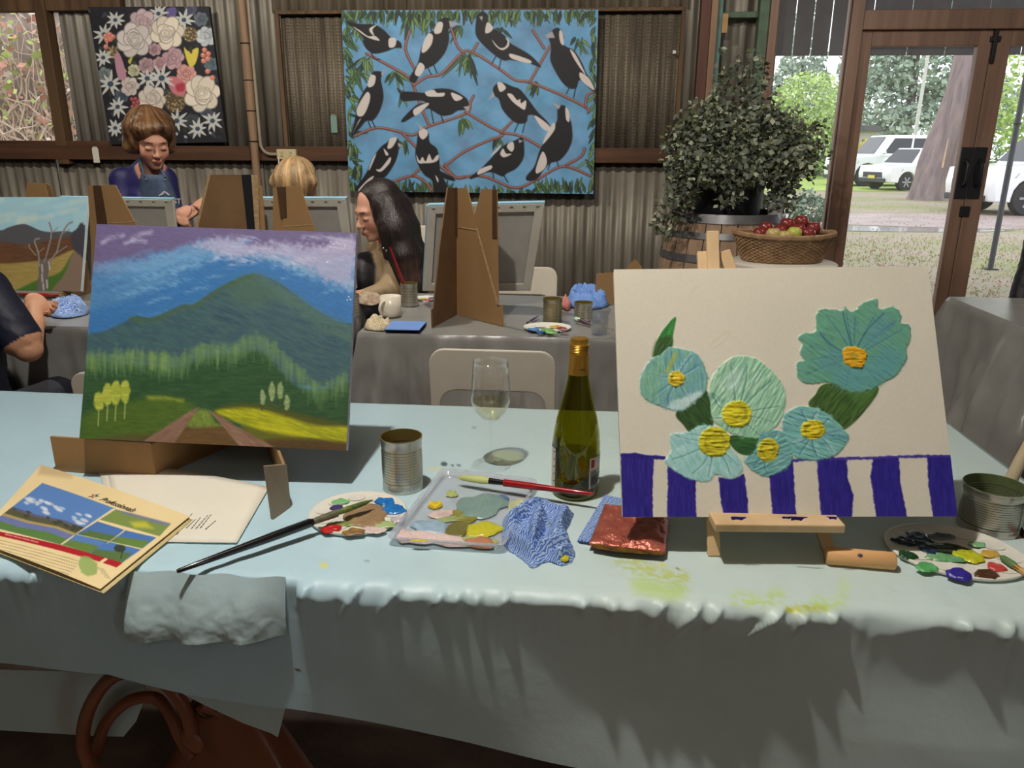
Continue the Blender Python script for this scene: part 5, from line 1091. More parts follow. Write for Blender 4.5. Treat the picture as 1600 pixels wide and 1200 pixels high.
    def bird(Z, body, whites, beak=None, legs=()):
        p.poly(Z(*body), (52, 66, 92), soft=1.6, a=.6); p.poly(Z(*body), K, soft=.6)
        for w_ in whites: p.poly(Z(*w_), W, soft=.6)
        if beak: p.poly(Z(*beak), BK, soft=.5, smooth=False)
        for l in legs: p.stroke(Z(*l), 1.6, (30, 28, 34), soft=.5)
    bird(Z2, ((565, 135), (640, 150), (740, 155), (800, 190), (850, 240), (900, 262), (908, 300), (870, 300), (810, 322), (740, 335), (695, 310), (668, 265), (675, 240), (620, 185)), (((605, 165), (640, 195), (700, 235), (772, 255), (745, 225), (700, 225), (650, 190)), ((755, 155), (712, 175), (712, 200), (740, 225), (728, 185)), ((832, 240), (875, 242), (868, 290), (832, 295))), ((890, 295), (920, 322), (900, 315)), [((720, 330), (740, 365), (775, 372))])
    bird(Z2, ((1150, 125), (1200, 112), (1216, 160), (1202, 190), (1206, 250), (1180, 330), (1120, 400), (1060, 430), (1035, 440), (995, 515), (958, 490), (1010, 400), (1035, 300), (1075, 215), (1115, 185)), (((1140, 138), (1168, 145), (1158, 200), (1122, 212), (1112, 185)), ((1078, 210), (1105, 222), (1098, 275), (1062, 322), (1035, 325), (1048, 260)), ((1022, 392), (1055, 420), (1022, 475), (992, 458))), ((1205, 128), (1268, 148), (1212, 168)), [((1075, 425), (1095, 465)), ((1110, 405), (1130, 455))])
    bird(Z3, ((185, 95), (215, 75), (248, 95), (250, 140), (285, 180), (350, 220), (390, 270), (440, 300), (520, 350), (580, 420), (500, 392), (395, 375), (350, 378), (300, 350), (230, 290), (180, 230), (172, 170)), (((245, 140), (282, 172), (262, 202), (232, 204)), ((275, 248), (320, 296), (355, 294), (372, 262), (358, 236), (380, 250), (380, 288), (340, 314), (300, 290)), ((392, 335), (512, 375), (506, 396), (398, 366))), ((195, 105), (218, 100), (212, 132)), [((300, 350), (275, 395)), ((330, 375), (320, 430))])
    bird(Z3, ((650, 192), (690, 175), (722, 225), (726, 282), (790, 320), (840, 400), (862, 455), (902, 515), (928, 580), (895, 560), (825, 500), (802, 548), (760, 552), (715, 515), (668, 440), (640, 370), (645, 290), (632, 240)), (((700, 188), (718, 212), (724, 280), (704, 270), (694, 220)), ((762, 308), (800, 345), (860, 465), (828, 430), (783, 360)), ((825, 452), (882, 490), (916, 562), (878, 542), (828, 495))), ((606, 222), (652, 195), (668, 236), (622, 238)), [((760, 545), (740, 585)), ((800, 545), (785, 610))])
    bird(Z2, ((735, 448), (785, 452), (780, 500), (792, 560), (795, 620), (770, 700), (730, 752), (690, 756), (650, 800), (602, 850), (600, 825), (620, 740), (640, 640), (680, 560), (710, 522), (722, 480)), (((718, 470), (748, 478), (738, 530), (706, 546), (698, 520)), ((690, 578), (714, 598), (702, 660), (670, 722), (634, 722), (634, 670)), ((656, 742), (640, 758), (606, 832), (626, 792))), ((780, 462), (806, 432), (792, 475)), [((700, 755), (715, 795)), ((725, 755), (745, 795))])
    bird(Z2, ((915, 575), (1060, 580), (1120, 556), (1220, 560), (1310, 610), (1328, 650), (1318, 682), (1260, 692), (1220, 716), (1160, 722), (1100, 690), (1060, 682), (930, 760), (914, 745), (1000, 660), (1060, 642), (1020, 627), (914, 630)), (((1058, 575), (1110, 562), (1132, 580), (1178, 580), (1170, 602), (1110, 605), (1070, 600)), ((1224, 578), (1292, 610), (1250, 632), (1225, 605)), ((985, 685), (1060, 645), (1078, 655), (1000, 722))), ((1295, 668), (1335, 660), (1326, 700)), [((1095, 690), (1110, 770)), ((1155, 715), (1170, 760))])
    bird(Z3, ((285, 545), (330, 515), (400, 540), (450, 560), (500, 620), (560, 700), (620, 760), (640, 795), (600, 772), (540, 722), (500, 722), (490, 762), (440, 772), (390, 742), (340, 682), (318, 620), (288, 592)), (((308, 520), (336, 516), (362, 550), (325, 574)), ((370, 588), (400, 588), (432, 625), (452, 618), (456, 645), (488, 628), (480, 685), (440, 665), (400, 632)), ((540, 724), (580, 742), (638, 792), (620, 818), (580, 792))), ((252, 625), (282, 572), (292, 600)), [((440, 770), (415, 825)), ((485, 755), (465, 830))])
    bird(Z3, ((688, 668), (730, 662), (752, 720), (772, 780), (776, 870), (750, 940), (700, 1000), (640, 1020), (600, 1060), (552, 1122), (495, 1128), (492, 1100), (540, 1040), (570, 950), (600, 890), (640, 830), (680, 760), (684, 710)), (((734, 672), (756, 698), (758, 760), (738, 745)), ((658, 768), (670, 800), (640, 850), (592, 902), (610, 850)), ((590, 948), (618, 1000), (605, 1052), (556, 1085), (550, 1050))), ((652, 642), (704, 662), (690, 685)), [((640, 1015), (625, 1060)), ((680, 1005), (690, 1040))])
    bird(Z2, ((845, 865), (888, 868), (892, 920), (882, 980), (850, 1050), (800, 1112), (740, 1122), (700, 1152), (635, 1195), (622, 1180), (690, 1080), (730, 990), (780, 920), (820, 890)), (((840, 864), (882, 862), (852, 920), (822, 928), (828, 890)), ((798, 928), (828, 962), (812, 972)), ((752, 1058), (780, 1052), (838, 982), (838, 1015), (790, 1068), (762, 1072)), ((738, 1102), (690, 1162), (636, 1192), (700, 1120)), ((752, 962), (716, 1050), (704, 1060), (728, 992))), ((885, 890), (920, 915), (890, 918)), [((745, 1120), (740, 1150)), ((790, 1112), (800, 1145))])
    bird(Z2, ((1018, 830), (1075, 830), (1085, 890), (1130, 930), (1145, 1000), (1152, 1070), (1192, 1160), (1195, 1210), (1120, 1210), (1100, 1130), (1050, 1090), (1010, 1020), (996, 960), (1005, 900)), (((1020, 820), (1045, 802), (1072, 822), (1070, 850), (1042, 872), (1020, 850)), ((1002, 965), (1022, 1005), (1040, 980), (1060, 1008), (1082, 962), (1102, 1000), (1125, 975), (1142, 968), (1136, 1002), (1100, 1018), (1060, 1020), (1015, 1018)), ((1120, 1095), (1140, 1120), (1135, 1140))), ((1008, 765), (1050, 805), (1025, 815)), ())
    p.poly(Z2((1148, 1070), (1228, 1108), (1240, 1132), (1165, 1110)), K)
    bird(Z3, ((415, 880), (465, 862), (476, 930), (470, 990), (430, 1050), (370, 1082), (340, 1102), (280, 1078), (230, 1082), (148, 1118), (142, 1105), (200, 1060), (260, 1000), (300, 955), (350, 910), (390, 890)), (((380, 895), (408, 888), (412, 930), (395, 948), (368, 920)), ((332, 902), (282, 955), (268, 978), (312, 940)), ((326, 962), (345, 928), (362, 958), (398, 962), (350, 984)), ((196, 1060), (266, 1033), (270, 1056), (188, 1092))), ((440, 872), (470, 880), (445, 895)), [((280, 1075), (285, 1115)), ((350, 1100), (375, 1140))])
wall_painting('bird_painting', 'large unframed painting of black and white birds on branches against blue', [(533, 16), (935, 15), (927, 303), (546, 299)], WY-.06, draw_birds, (104, 158, 200), 420, 300, 1.0, .035, 3)
def draw_roses(p):
    rr = random.Random(8); P = lambda c, *pts, **k: p.poly(Z1(*pts), c, **k); E = lambda x, y, rx, ry, c, ang=0, **k: p.ell(x*.25, y*.25, rx*.25, ry*.25, c, ang, **k)
    for i in range(150): p.leaf(rr.uniform(136, 352), rr.uniform(10, 224), rr.uniform(6, 15), rr.uniform(4, 8), rr.uniform(0, 6.3), rr.choice(((44, 50, 54), (58, 66, 72), (50, 58, 48), (70, 78, 88), (40, 42, 48))), a=.8)
    def rose(x, y, r, c, seed):
        q = random.Random(seed); dk = tuple(k*.72 for k in c); lt = tuple(min(255, k*1.06) for k in c)
        for i in range(7):
            a = i*2*PI/7+q.uniform(-.2, .2); E(x+r*.5*math.cos(a), y+r*.5*math.sin(a), r*.58, r*.46, dk, a, soft=.5); E(x+r*.48*math.cos(a), y+r*.48*math.sin(a), r*.54, r*.42, q.choice((c, lt, c)), a, soft=.5)
        for s in (.66, .5, .36, .22):
            for k in range(3):
                a = q.uniform(0, 6.28); E(x+r*s*.3*math.cos(a), y+r*s*.3*math.sin(a), r*s*.72, r*s*.62, dk, a, soft=.4); E(x+r*s*.26*math.cos(a), y+r*s*.26*math.sin(a), r*s*.68, r*s*.57, q.choice((c, lt)), a, soft=.4)
        for k in range(5): a0 = q.uniform(0, 6); p.stroke([((x+r*(.12+.09*k)*math.cos(a0+t))*.25, (y+r*(.12+.08*k)*math.sin(a0+t))*.25) for t in np.linspace(0, 3, 6)], .7, tuple(k2*.62 for k2 in c), soft=.4, a=.8)
    def daisy(x, y, r, n=9, c=(204, 206, 202), seed=0):
        q = random.Random(seed)
        for i in range(n): a = i*2*PI/n+q.uniform(-.15, .15); l = r*q.uniform(.8, 1.15); p.leaf((x+4*math.cos(a))*.25, (y+4*math.sin(a))*.25, l*.25, 4.6, a, c, soft=.4); p.stroke([(x*.25, y*.25), ((x+l*.7*math.cos(a))*.25, (y+l*.7*math.sin(a))*.25)], .6, (146, 152, 156), soft=.3, a=.6, smooth=False)
        E(x, y, r*.24, r*.22, (62, 78, 98), soft=.5)
    def cone(x, y, r):
        E(x, y, r, r, (98, 84, 62), soft=1.2)
        for i in range(70): a = rr.uniform(0, 6.3); s = r*rr.random()**.5; E(x+s*math.cos(a), y+s*math.sin(a), 5, 4, rr.choice(((160, 140, 100), (70, 60, 46), (190, 172, 130))), soft=.4)
    for x, y, r, c in ((1190, 60, 40, (84, 88, 112)), (1255, 120, 45, (96, 106, 118)), (760, 600, 45, (78, 88, 106)), (1290, 700, 40, (80, 88, 104)), (1200, 760, 50, (66, 74, 82)), (650, 470, 50, (120, 132, 134)), (1320, 400, 45, (92, 112, 122))): rose(x, y, r, c, x)
    P((100, 92, 146), (1040, 60), (1100, 50), (1090, 130), (1055, 135))
    cone(1190, 215, 48); cone(1095, 635, 68); cone(705, 325, 38)
    for i, (x, y, r) in enumerate(((720, 125, 55), (990, 85, 58), (1150, 125, 62), (645, 360, 55), (690, 525, 80), (735, 668, 62), (650, 215, 62), (720, 800, 55))): daisy(x, y, r, 9, seed=i)
    for x, y, r, c in ((890, 140, 82, (196, 172, 178)), (840, 250, 108, (206, 198, 194)), (1045, 205, 104, (218, 208, 192)), (1290, 228, 62, (190, 198, 204)), (968, 310, 40, (176, 142, 150)), (1082, 365, 68, (186, 152, 160)), (915, 410, 50, (176, 146, 154)), (1000, 400, 46, (182, 146, 152)), (1165, 462, 60, (212, 154, 148)), (812, 540, 58, (204, 192, 186)), (836, 440, 38, (190, 188, 156)), (950, 615, 84, (212, 202, 190)), (1262, 585, 112, (222, 212, 196))): rose(x, y, r, c, int(x+y))
    P((198, 120, 128), (1040, 490), (1100, 480), (1160, 530), (1150, 600), (1080, 580)); P((176, 60, 78), (1100, 530), (1150, 520), (1150, 565), (1110, 570), soft=1.5)
    P((218, 200, 84), (1150, 295), (1180, 320), (1240, 300), (1225, 390), (1190, 418), (1165, 370)); P((60, 56, 30), (1180, 300), (1200, 290), (1200, 330), (1188, 330), soft=1); P((206, 190, 70), (725, 410), (780, 430), (790, 450), (745, 440)); P((190, 186, 80), (800, 380), (830, 350), (815, 400)); P((186, 140, 158), (715, 350), (750, 340), (790, 480), (740, 490))
    daisy(920, 490, 68, 8, seed=21); daisy(1010, 488, 82, 9, seed=22)
    for i, (x, y, r) in enumerate(((1105, 755, 70), (1235, 805, 62), (1328, 755, 64))): daisy(x, y, r, 9, seed=30+i)
    for x, y in ((660, 225), (685, 215), (705, 230), (668, 250), (690, 245), (662, 292), (1278, 312), (1302, 335), (1270, 345), (1298, 365), (1272, 380), (1298, 445), (1328, 485)): E(x, y, 16, 16, (214, 128, 110), soft=.6); E(x-4, y-5, 6, 5, (236, 180, 166), soft=.6)
    for x, y in ((825, 620), (848, 618), (862, 640), (838, 645), (856, 662), (828, 668)): E(x, y, 14, 14, (150, 66, 72), soft=.6); E(x-3, y-4, 5, 4, (206, 140, 140), soft=.5)
    for x, y in ((1110, 845), (1150, 850), (1320, 840), (1250, 850), (1080, 840)): p.leaf(x*.25, y*.25, 6, 4, rr.uniform(0, 6), (176, 184, 190))
wall_painting('rose_painting', 'dark unframed painting of pale roses and star-shaped white flowers', [(137, 11), (326, 10), (354, 222), (173, 226)], WY-.055, draw_roses, (34, 34, 42), 230, 250, 1.1, .03, 6)
# ================================================================== BACK TABLES
M_grey = mat('silver_plastic_cloth', (136, 136, 133), .28, var=.08, vs=9, bump=.05, bs=50)
GZ = .742
def cloth_over(label, x0, x1, y0, y1, z, drop, seed, flare=.10, m=M_grey, nd=16):
    t = thing('tablecloth', label, 'tablecloth', ((x0+x1)/2, (y0+y1)/2, z), 'silver grey plastic tablecloths'); rr = random.Random(seed)
    per = []; n = 150
    cs = [(x0, y0), (x1, y0), (x1, y1), (x0, y1)]
    for k in range(4):
        a, b = cs[k], cs[(k+1) % 4]; nk = n if k % 2 == 0 else 30; nx_, ny_ = (b[1]-a[1]), -(b[0]-a[0]); l = math.hypot(nx_, ny_)
        for i in range(nk): s = i/nk; per.append((a[0]+(b[0]-a[0])*s, a[1]+(b[1]-a[1])*s, nx_/l, ny_/l, min(s, 1-s)))
    N = len(per); vs = []; ph = [rr.uniform(0, 6) for _ in range(5)]
    for j in range(nd+1):
        d = drop*(j/nd)**1.3
        for i, (x, y, nx_, ny_, e) in enumerate(per):
            u = i/N*2*PI; cn = max(0, 1-e*9); f = .5*math.sin(u*9+ph[0])+.4*math.sin(u*17+ph[1]+d*4)+.35*math.sin(u*31+ph[2]-d*3)+.15*math.sin(u*60+ph[3])
            o = min(d, .012)*.5+flare*d*(.45+.55*f)+cn*d*.16*math.sin(3+9*e*9); k_ = .6*cn*d
            cxn, cyn = (x-(x0+x1)/2), (y-(y0+y1)/2)
            vs.append((x+nx_*o+math.copysign(k_*.25, cxn)*cn, y+ny_*o+math.copysign(k_*.25, cyn)*cn, z+.002-d+.012*d*f))
            q_ = float(fbm(np.array([x*16+y*9]), np.array([d*4+y*5]), seed)[0])-.5; v_ = vs[-1]; vs[-1] = (v_[0]+nx_*.06*q_*min(1, d*9), v_[1]+ny_*.06*q_*min(1, d*9), v_[2])
    fs = [(j*N+i, (j+1)*N+i, (j+1)*N+(i+1) % N, j*N+(i+1) % N) for j in range(nd) for i in range(N)]
    MB().add(vs, fs).build('drop', m, t, smooth='all')
    MB().grid(lambda u, v: (x0+(x1-x0)*u, y0+(y1-y0)*v, z+.0025+.0035*(float(fbm(np.array([u*9.]), np.array([v*6.]), seed)[0])-.5)*min(1, 20*min(u, 1-u, v, 1-v))), 60, 30).build('top', m, t, smooth='all')
    return t
AX0, AX1 = T(566, 515, GZ).x, .5
trestle('trestle table under the grey cloth behind the wine bottle', AX0+.015, AX1-.015, 2.495, 3.215, GZ-.006, 'tables under grey cloths')
cloth_over('silver grey plastic cloth on the table behind the wine bottle', AX0, AX1, 2.48, 3.23, GZ, .285, 3, .16)
BX0, BX1 = -3.3, AX0-.2
trestle('trestle table under the grey cloth behind the mountain painting', BX0+.015, BX1-.015, 2.475, 3.195, GZ-.006, 'tables under grey cloths')
cloth_over('silver grey plastic cloth on the table behind the mountain painting', BX0, BX1, 2.46, 3.21, GZ, .285, 7, .16)
CX0 = T(1588, 507, GZ).x
trestle('trestle table under the grey cloth at the right edge', CX0+.015, 3.1, 2.7, 3.4, GZ-.006, 'tables under grey cloths')
cloth_over('silver grey plastic cloth on the table at the right edge', CX0, 3.12, 2.685, 3.415, GZ, .6, 11, .28)
# vertical panels through two ground points
def vplane(A, B, pxs):
    A, B = Vector(A), Vector(B); d = B-A; n_ = Vector((-d.y, d.x, 0)).normalized(); out = []
    for a, b in pxs: r = ray(a, b); out.append(CAM+r*((A-CAM).dot(n_)/r.dot(n_)))
    return out, n_
def vpanel(A, B, pxs, th, name, m, par):
    P, n_ = vplane(A, B, pxs); return MB().prism(P, n_*th).build(name, m, par)
G = lambda a, b: T(a, b, GZ+.004)
ce = thing('cardboard_easel', 'tall folded cardboard easel with a V notch on the grey table', 'easel', G(730, 505))
A_, B_, C_ = G(676, 512), G(714, 492), G(785, 510)
vpanel(A_, B_, [(676, 512), (714, 492), (713, 294), (700, 293), (688, 380), (678, 480), (675, 484)], .005, 'wing', M_cardd, ce)
vpanel(B_, C_, [(714, 492), (785, 510), (785, 476), (778, 481), (777, 390), (776, 296), (752, 295), (741, 337), (729, 294), (713, 294)], .005, 'wing', M_card, ce)
vpanel(B_+Vector((0, -.006, 0)), C_+Vector((0, -.006, 0)), [(743, 356), (745, 356), (779, 476), (776, 476)], .002, 'fold_crease', M_edge, ce)
vpanel(B_+Vector((0, -.004, 0)), C_+Vector((0, -.004, 0)), [(714, 354), (744, 359), (744, 360.4), (714, 355.4)], .002, 'fold_crease', M_edge, ce)
vpanel(B_+Vector((0, -.006, 0)), C_+Vector((0, -.006, 0)), [(769, 296), (775, 296), (776, 372), (769, 372)], .002, 'tape', M_tape, ce)
vpanel(B_+Vector((0, -.006, 0)), C_+Vector((0, -.006, 0)), [(709, 294), (714, 294), (714, 370), (708, 370)], .002, 'tape', M_tape, ce)
M_cback = mat('raw_canvas_back', (168, 166, 160), .85, var=.05, vs=20, bump=.08, bs=300)
M_bedge = mat('sky_blue_edge', (134, 182, 206), .6, var=.1)
M_wfr = mat('white_stretcher', (198, 194, 182), .7, var=.06)
def canvas_back(label, px4, yt, yb, lip=True):
    TL, TR, BR, BL = ony(*px4[0], yt), ony(*px4[1], yt), ony(*px4[2], yb), ony(*px4[3], yb)
    t = thing('canvas_back', label, 'canvas', (BL+BR)/2, 'canvases seen from behind'); N = (TR-TL).cross(BL-TL).normalized()
    if N.y < 0: N = -N
    MB().prism([p+N*.012 for p in (TL, TR, BR, BL)], N*.004).build('canvas_sheet', M_cback, t)
    c = (TL+TR+BL+BR)/4; w_ = .033
    def bar(a, b, ina, inb): MB().prism([a, b, b+inb, a+ina], N*.011).build('stretcher_bar', M_wfr, t, bevel=.002)
    ux_ = (TR-TL).normalized()*w_; uy_ = (BL-TL).normalized()*w_
    bar(TL, TR, ux_+uy_, -ux_+uy_); bar(BL, BR, ux_-uy_, -ux_-uy_); bar(TL, BL, ux_+uy_, ux_-uy_); bar(TR, BR, -ux_+uy_, -ux_-uy_)
    up_ = -(BL-TL).normalized()*.004
    MB().prism([TL+N*.002, TR+N*.002, TR+N*.018, TL+N*.018], up_).build('painted_edge', M_bedge, t)
    MB().prism([TL+N*.002, BL+N*.002, BL+N*.018, TL+N*.018], -ux_.normalized()*.004).build('painted_edge', M_bedge, t)
    for i in range(9): q = TL+(TR-TL)*((i+.5)/9)+uy_*.35; MB().box(q-N*.001, (.012, .001, .003)).build('staple', M_steel, t)
    return t
canvas_back('stretched canvas seen from behind on the V-notched cardboard easel', [(668, 322), (851, 318), (829, 455), (661, 455)], 2.86, 2.99)
canvas_back('stretched canvas seen from behind in front of the standing woman', [(92, 309), (270, 312), (284, 449), (88, 449)], 3.10, 3.19)
canvas_back('stretched canvas seen from behind in front of the blond person', [(355, 311), (541, 311), (557, 452), (350, 452)], 2.93, 3.05)
def easel2(label, Y, panels):
    q = ony(panels[0][0][0][0], 480, Y); t = thing('cardboard_easel', label, 'easel', (q.x, Y, GZ), 'cardboard easels on the back tables')
    for pxs, m, nm, dy in panels:
        P = [ony(a, b, Y+dy) for a, b in pxs]; MB().prism(P, (0, .005, 0)).build(nm, m, t)
    return t
gz = lambda Y: projnp(np.array([[0, Y, GZ+.004]]))[1][0]
yb = gz(2.85)
easel2('tan cardboard easel with brown tape beside the bare tree painting', 2.85, [([(157, 289), (180, 289), (213, 352), (228, 400), (240, yb), (166, yb)], M_card, 'wing', 0), ([(137, 290), (146, 290), (158, 350), (166, yb), (150, yb), (143, 400)], M_card, 'wing', .01), ([(145, 290), (157, 290), (167, 350), (168, 380), (155, 380)], M_tape, 'tape', -.004), ([(167, 348), (213, 345), (213.4, 346.5), (167, 349.5)], M_edge, 'fold_crease', -.002)])
easel2('big dark brown cardboard easel with black tape in front of the standing woman', 2.80, [([(329, 273), (378, 273), (385, 355), (392, yb), (285, yb), (308, 356)], M_cardd, 'wing', 0), ([(377, 273), (392, 273), (398, 355), (404, yb), (392, yb), (386, 355)], M_black, 'tape', -.004), ([(392, 273), (402, 275), (405, 355), (412, yb), (402, yb), (396, 355)], M_edge, 'cut_edge', -.002), ([(404, 291), (409, 292), (414, 357), (420, yb), (410, yb)], M_card, 'wing', .02), ([(325, 274), (329, 273), (309, 356), (286, yb), (281, yb), (305, 356)], M_edge, 'cut_edge', -.001)])
easel2('narrow cardboard easel with dark tape in front of the blond person', 2.85, [([(446, 291), (469, 291), (492, 360), (505, 410), (515, yb), (440, yb), (441, 360)], M_card, 'wing', 0), ([(427, 293), (434, 292), (441, 340), (442, yb), (424, yb)], M_card, 'wing', .008), ([(432, 292), (446, 292), (448, 340), (438, 340)], M_tape, 'tape', -.004), ([(441, 353), (489, 350), (489.5, 351.5), (441, 354.5)], M_edge, 'fold_crease', -.002)])
easel2('cardboard easel top showing behind the bare tree painting', 3.10, [([(42, 286), (70, 286), (84, 340), (96, gz(3.1)), (20, gz(3.1)), (36, 340)], M_card, 'wing', 0), ([(70, 286), (79, 290), (92, 340), (100, gz(3.1)), (92, gz(3.1)), (82, 340)], M_cardd, 'wing', .002)])
easel2('torn cardboard pieces standing behind the flower canvas', 3.05, [([(932, 428), (958, 426), (966, 460), (968, gz(3.05)), (940, gz(3.05)), (946, 462), (930, 458)], M_card, 'wing', 0), ([(980, 417), (992, 405), (1003, 417), (1006, gz(3.1)), (975, gz(3.1))], M_card, 'wing', .05)])
# bare tree landscape
Z8 = ZT(0, 260, .1875)
def draw_tree(p):
    P = lambda c, *pts, **k: p.poly(Z8(*pts), c, **k); S = lambda c, w_, *pts, **k: p.stroke(Z8(*pts), w_*.1875, c, **k); rr = random.Random(2)
    for i in range(40): x, y = rr.uniform(-400, 700), rr.uniform(260, 480); S(rr.choice(((176, 206, 212), (140, 188, 208), (196, 206, 196))), 40, (x, y), (x+60, y-10), (x+130, y-24), soft=2, a=.4)
    P((80, 80, 86), (-500, 560), (-200, 520), (0, 532), (60, 512), (130, 490), (200, 480), (260, 500), (340, 535), (420, 546), (560, 540), (640, 560), (760, 590), (760, 700), (-500, 700), soft=.8)
    P((108, 74, 50), (-500, 640), (0, 630), (200, 650), (500, 600), (720, 590), (720, 860), (-500, 840), soft=2, c2=(88, 62, 46))
    P((164, 144, 86), (-500, 820), (0, 812), (180, 800), (420, 770), (600, 700), (640, 740), (640, 1060), (-500, 1060), soft=1.5, c2=(150, 130, 74))
    P((72, 110, 46), (180, 1010), (330, 940), (500, 880), (600, 730), (620, 735), (550, 880), (440, 1040), (150, 1040), soft=1.8)
    P((128, 108, 94), (605, 735), (690, 740), (690, 1060), (430, 1060), (545, 890), soft=1.2)
    P((64, 64, 72), (600, 560), (640, 520), (700, 480), (720, 740), (650, 730), (600, 660), soft=1.6, wob=3)
    tr1, tr2 = (112, 104, 100), (198, 194, 188)
    P((104, 98, 96), (330, 780), (420, 790), (400, 900), (400, 1020), (310, 1030), (322, 900))
    for w_, pts in ((30, ((330, 830), (320, 720), (290, 620), (330, 600))), (18, ((300, 740), (250, 680), (245, 650))), (24, ((370, 800), (400, 700), (430, 560), (410, 470))), (12, ((425, 560), (470, 520), (480, 505))), (24, ((400, 800), (470, 720), (510, 580), (560, 490), (600, 465))), (12, ((520, 560), (580, 525))), (14, ((450, 740), (520, 690), (560, 665))), (12, ((320, 720), (370, 680)))):
        w_ *= .55; S(tr1, w_, *pts, soft=.5); S(tr2, w_*.25, *[(a-3, b) for a, b in pts], soft=.5, a=.8)
    for x, y in ((350, 820), (410, 800), (350, 900), (390, 950), (360, 980)): S(tr2, 14, (x, y), (x+4, y+60), soft=.8, a=.8)
lt = [ony(a, b, y) for a, b, y in ((-78, 308, 3.02), (137, 308, 3.02), (126, 455, 2.9), (-80, 452, 2.9))]
canvas('tree_painting', 'painted canvas of a bare white tree beside a dirt road', lt, draw_tree, (152, 192, 208), 190, 150, 1.1, seed=9, thick=.018, wrap=mat('pale_blue_edge', (188, 204, 206), .7))
ls = thing('cardboard_stand', 'low cardboard stand under the bare tree painting', 'easel', (lt[3].x+.25, 2.93, GZ)); zc = lt[2].z-.004
for x in (lt[3].x+.1, lt[2].x-.08): MB().prism([(x, 2.86, GZ+.004), (x, 3.08, GZ+.004), (x, 3.08, zc+.1), (x, 2.98, zc), (x, 2.86, zc)], (.006, 0, 0)).build('wing', M_cardd, ls)
# ------------------------------------------------------------------ things on the grey tables
M_mug = mat('white_china', (222, 214, 198), .25, var=.02, coat=.4)
q = G(611, 494); mg = thing('mug', 'white china mug on the grey table', 'mug', q); hm = ony(611, 462, q.y).z-q.z
MB.capped = False
MB().lathe([(0, .002), (.030, .0), (.036, .003), (.0385, .02), (.0395, hm), (.0365, hm), (.035, .02), (.03, .008), (0, .008)], q, 32).build('cup', M_mug, mg, smooth='all')
MB.capped = True
MB().tube([q+Vector((-.012-.0, -.037, 0))+Vector((-.013*math.sin(t), -.024*math.sin(t), hm*.5+hm*.33*math.cos(t))) for t in np.linspace(.1, PI-.1, 10)], .0055, 8).build('handle', M_mug, mg, smooth=True)
def gtin(label, px, py, ptop, r, **k): q = G(px, py); return tin(label, q, r, ony(px, ptop, q.y).z-q.z, 'tins on the grey tables', **k)
gtin('tin can holding two brushes beside the white mug', 640, 477, 442, .034, ribs=5)
M_smear = mat('smeared_tin', (168, 160, 140), .4, metal=.6, c2=(120, 118, 88), vs=25)
gtin('paint-smeared tin can next to the oval palette on the grey table', 863, 502, 466, .035, ribs=4, dirty=M_smear)
gtin('plain tin can nearest the blue cloth on the grey table', 911, 500, 472, .034, ribs=4)
gtin('tin can half hidden by the edge of the mountain painting', 548, 494, 460, .034, ribs=4)
def stick(label, p0, p1, r, m, bris): brush(label, p1, p0, r, m, bris, group='brushes standing in tins')
q = G(640, 477); stick('red brush standing in the tin beside the mug', q+Vector((.004, 0, .01)), ony(609, 386, q.y-.01), .005, M_red, M_brg); stick('black brush standing in the tin beside the mug', q+Vector((-.006, 0, .01)), ony(600, 388, q.y+.02), .004, M_bk, M_brg)
palette('white paint-covered palette on the grey table before the tins', G(855, 514), .083, 1, .8, .1, [], wells=0)
tp = bpy.data.objects['paint_palette.002']
for i, (a, b, rx, c) in enumerate(((834, 515, .020, (60, 130, 200)), (843, 510, .018, (226, 226, 224)), (855, 516, .024, (120, 176, 96)), (868, 511, .020, (206, 166, 60)), (878, 513, .016, (156, 60, 70)), (862, 520, .018, (128, 190, 110)), (845, 519, .016, (40, 90, 160)), (880, 518, .014, (96, 60, 80)))): blob('paint', T(a, b, GZ+.014), rx, rx*.8, .003, pm(c), tp, i+40)
palette('small white palette behind the tin of brushes', G(667, 468), .05, 1, .9, .0, [], wells=0)
tp = bpy.data.objects['paint_palette.003']
for i, (a, b, c) in enumerate(((662, 467, (206, 190, 80)), (670, 469, (190, 70, 80)), (674, 466, (90, 120, 180)), (665, 471, (226, 200, 190)))): blob('paint', T(a, b, GZ+.014), .013, .01, .003, pm(c), tp, i+60)
brush('slim violet brush lying by the palette on the grey table', G(841, 498)+Vector((0, 0, .01)), G(822, 509)+Vector((0, 0, .008)), .004, mat('violet_handle', (96, 80, 110), .4), M_bk)
brush('pale green tipped brush lying behind the gold bottle cap', G(925, 512)+Vector((0, 0, .008)), G(897, 505)+Vector((0, 0, .02)), .007, mat('plum_handle', (84, 60, 70), .4), mat('mint_bristle', (170, 206, 170), .5), hl=.6)
q = G(936, 522); cu = thing('plastic_cup', 'clear plastic cup beside the gold bottle cap', 'cup', q)
MB.capped = False
M_cup = thin_glass('clear_cup_plastic', (240, 242, 243), .5, .06)
MB().lathe([(0, .002), (.026, .002), (.035, .085), (.0345, .085), (.0255, .004), (0, .004)], q, 28).build('cup_wall', M_cup, cu, smooth='all'); MB().lathe([(.0345, .084), (.0365, .0855), (.0345, .087)], q, 28).build('rim', M_cup, cu, smooth='all')
MB.capped = True
M_blue = wave_mat('blue_cloth_fine', (86, 128, 204), (128, 162, 218), 90, 2, .3, .5)
M_dots = wave_mat('cream_dotted_cloth', (206, 194, 164), (150, 134, 106), 60, 8, .4, .78)
heap('wiping_cloth', 'cream dotted cloth at the corner of the grey table', [(570, 511), (580, 500), (604, 502), (612, 508), (603, 517), (575, 516)], .022, M_dots, 12, z=GZ+.004, nn=24)
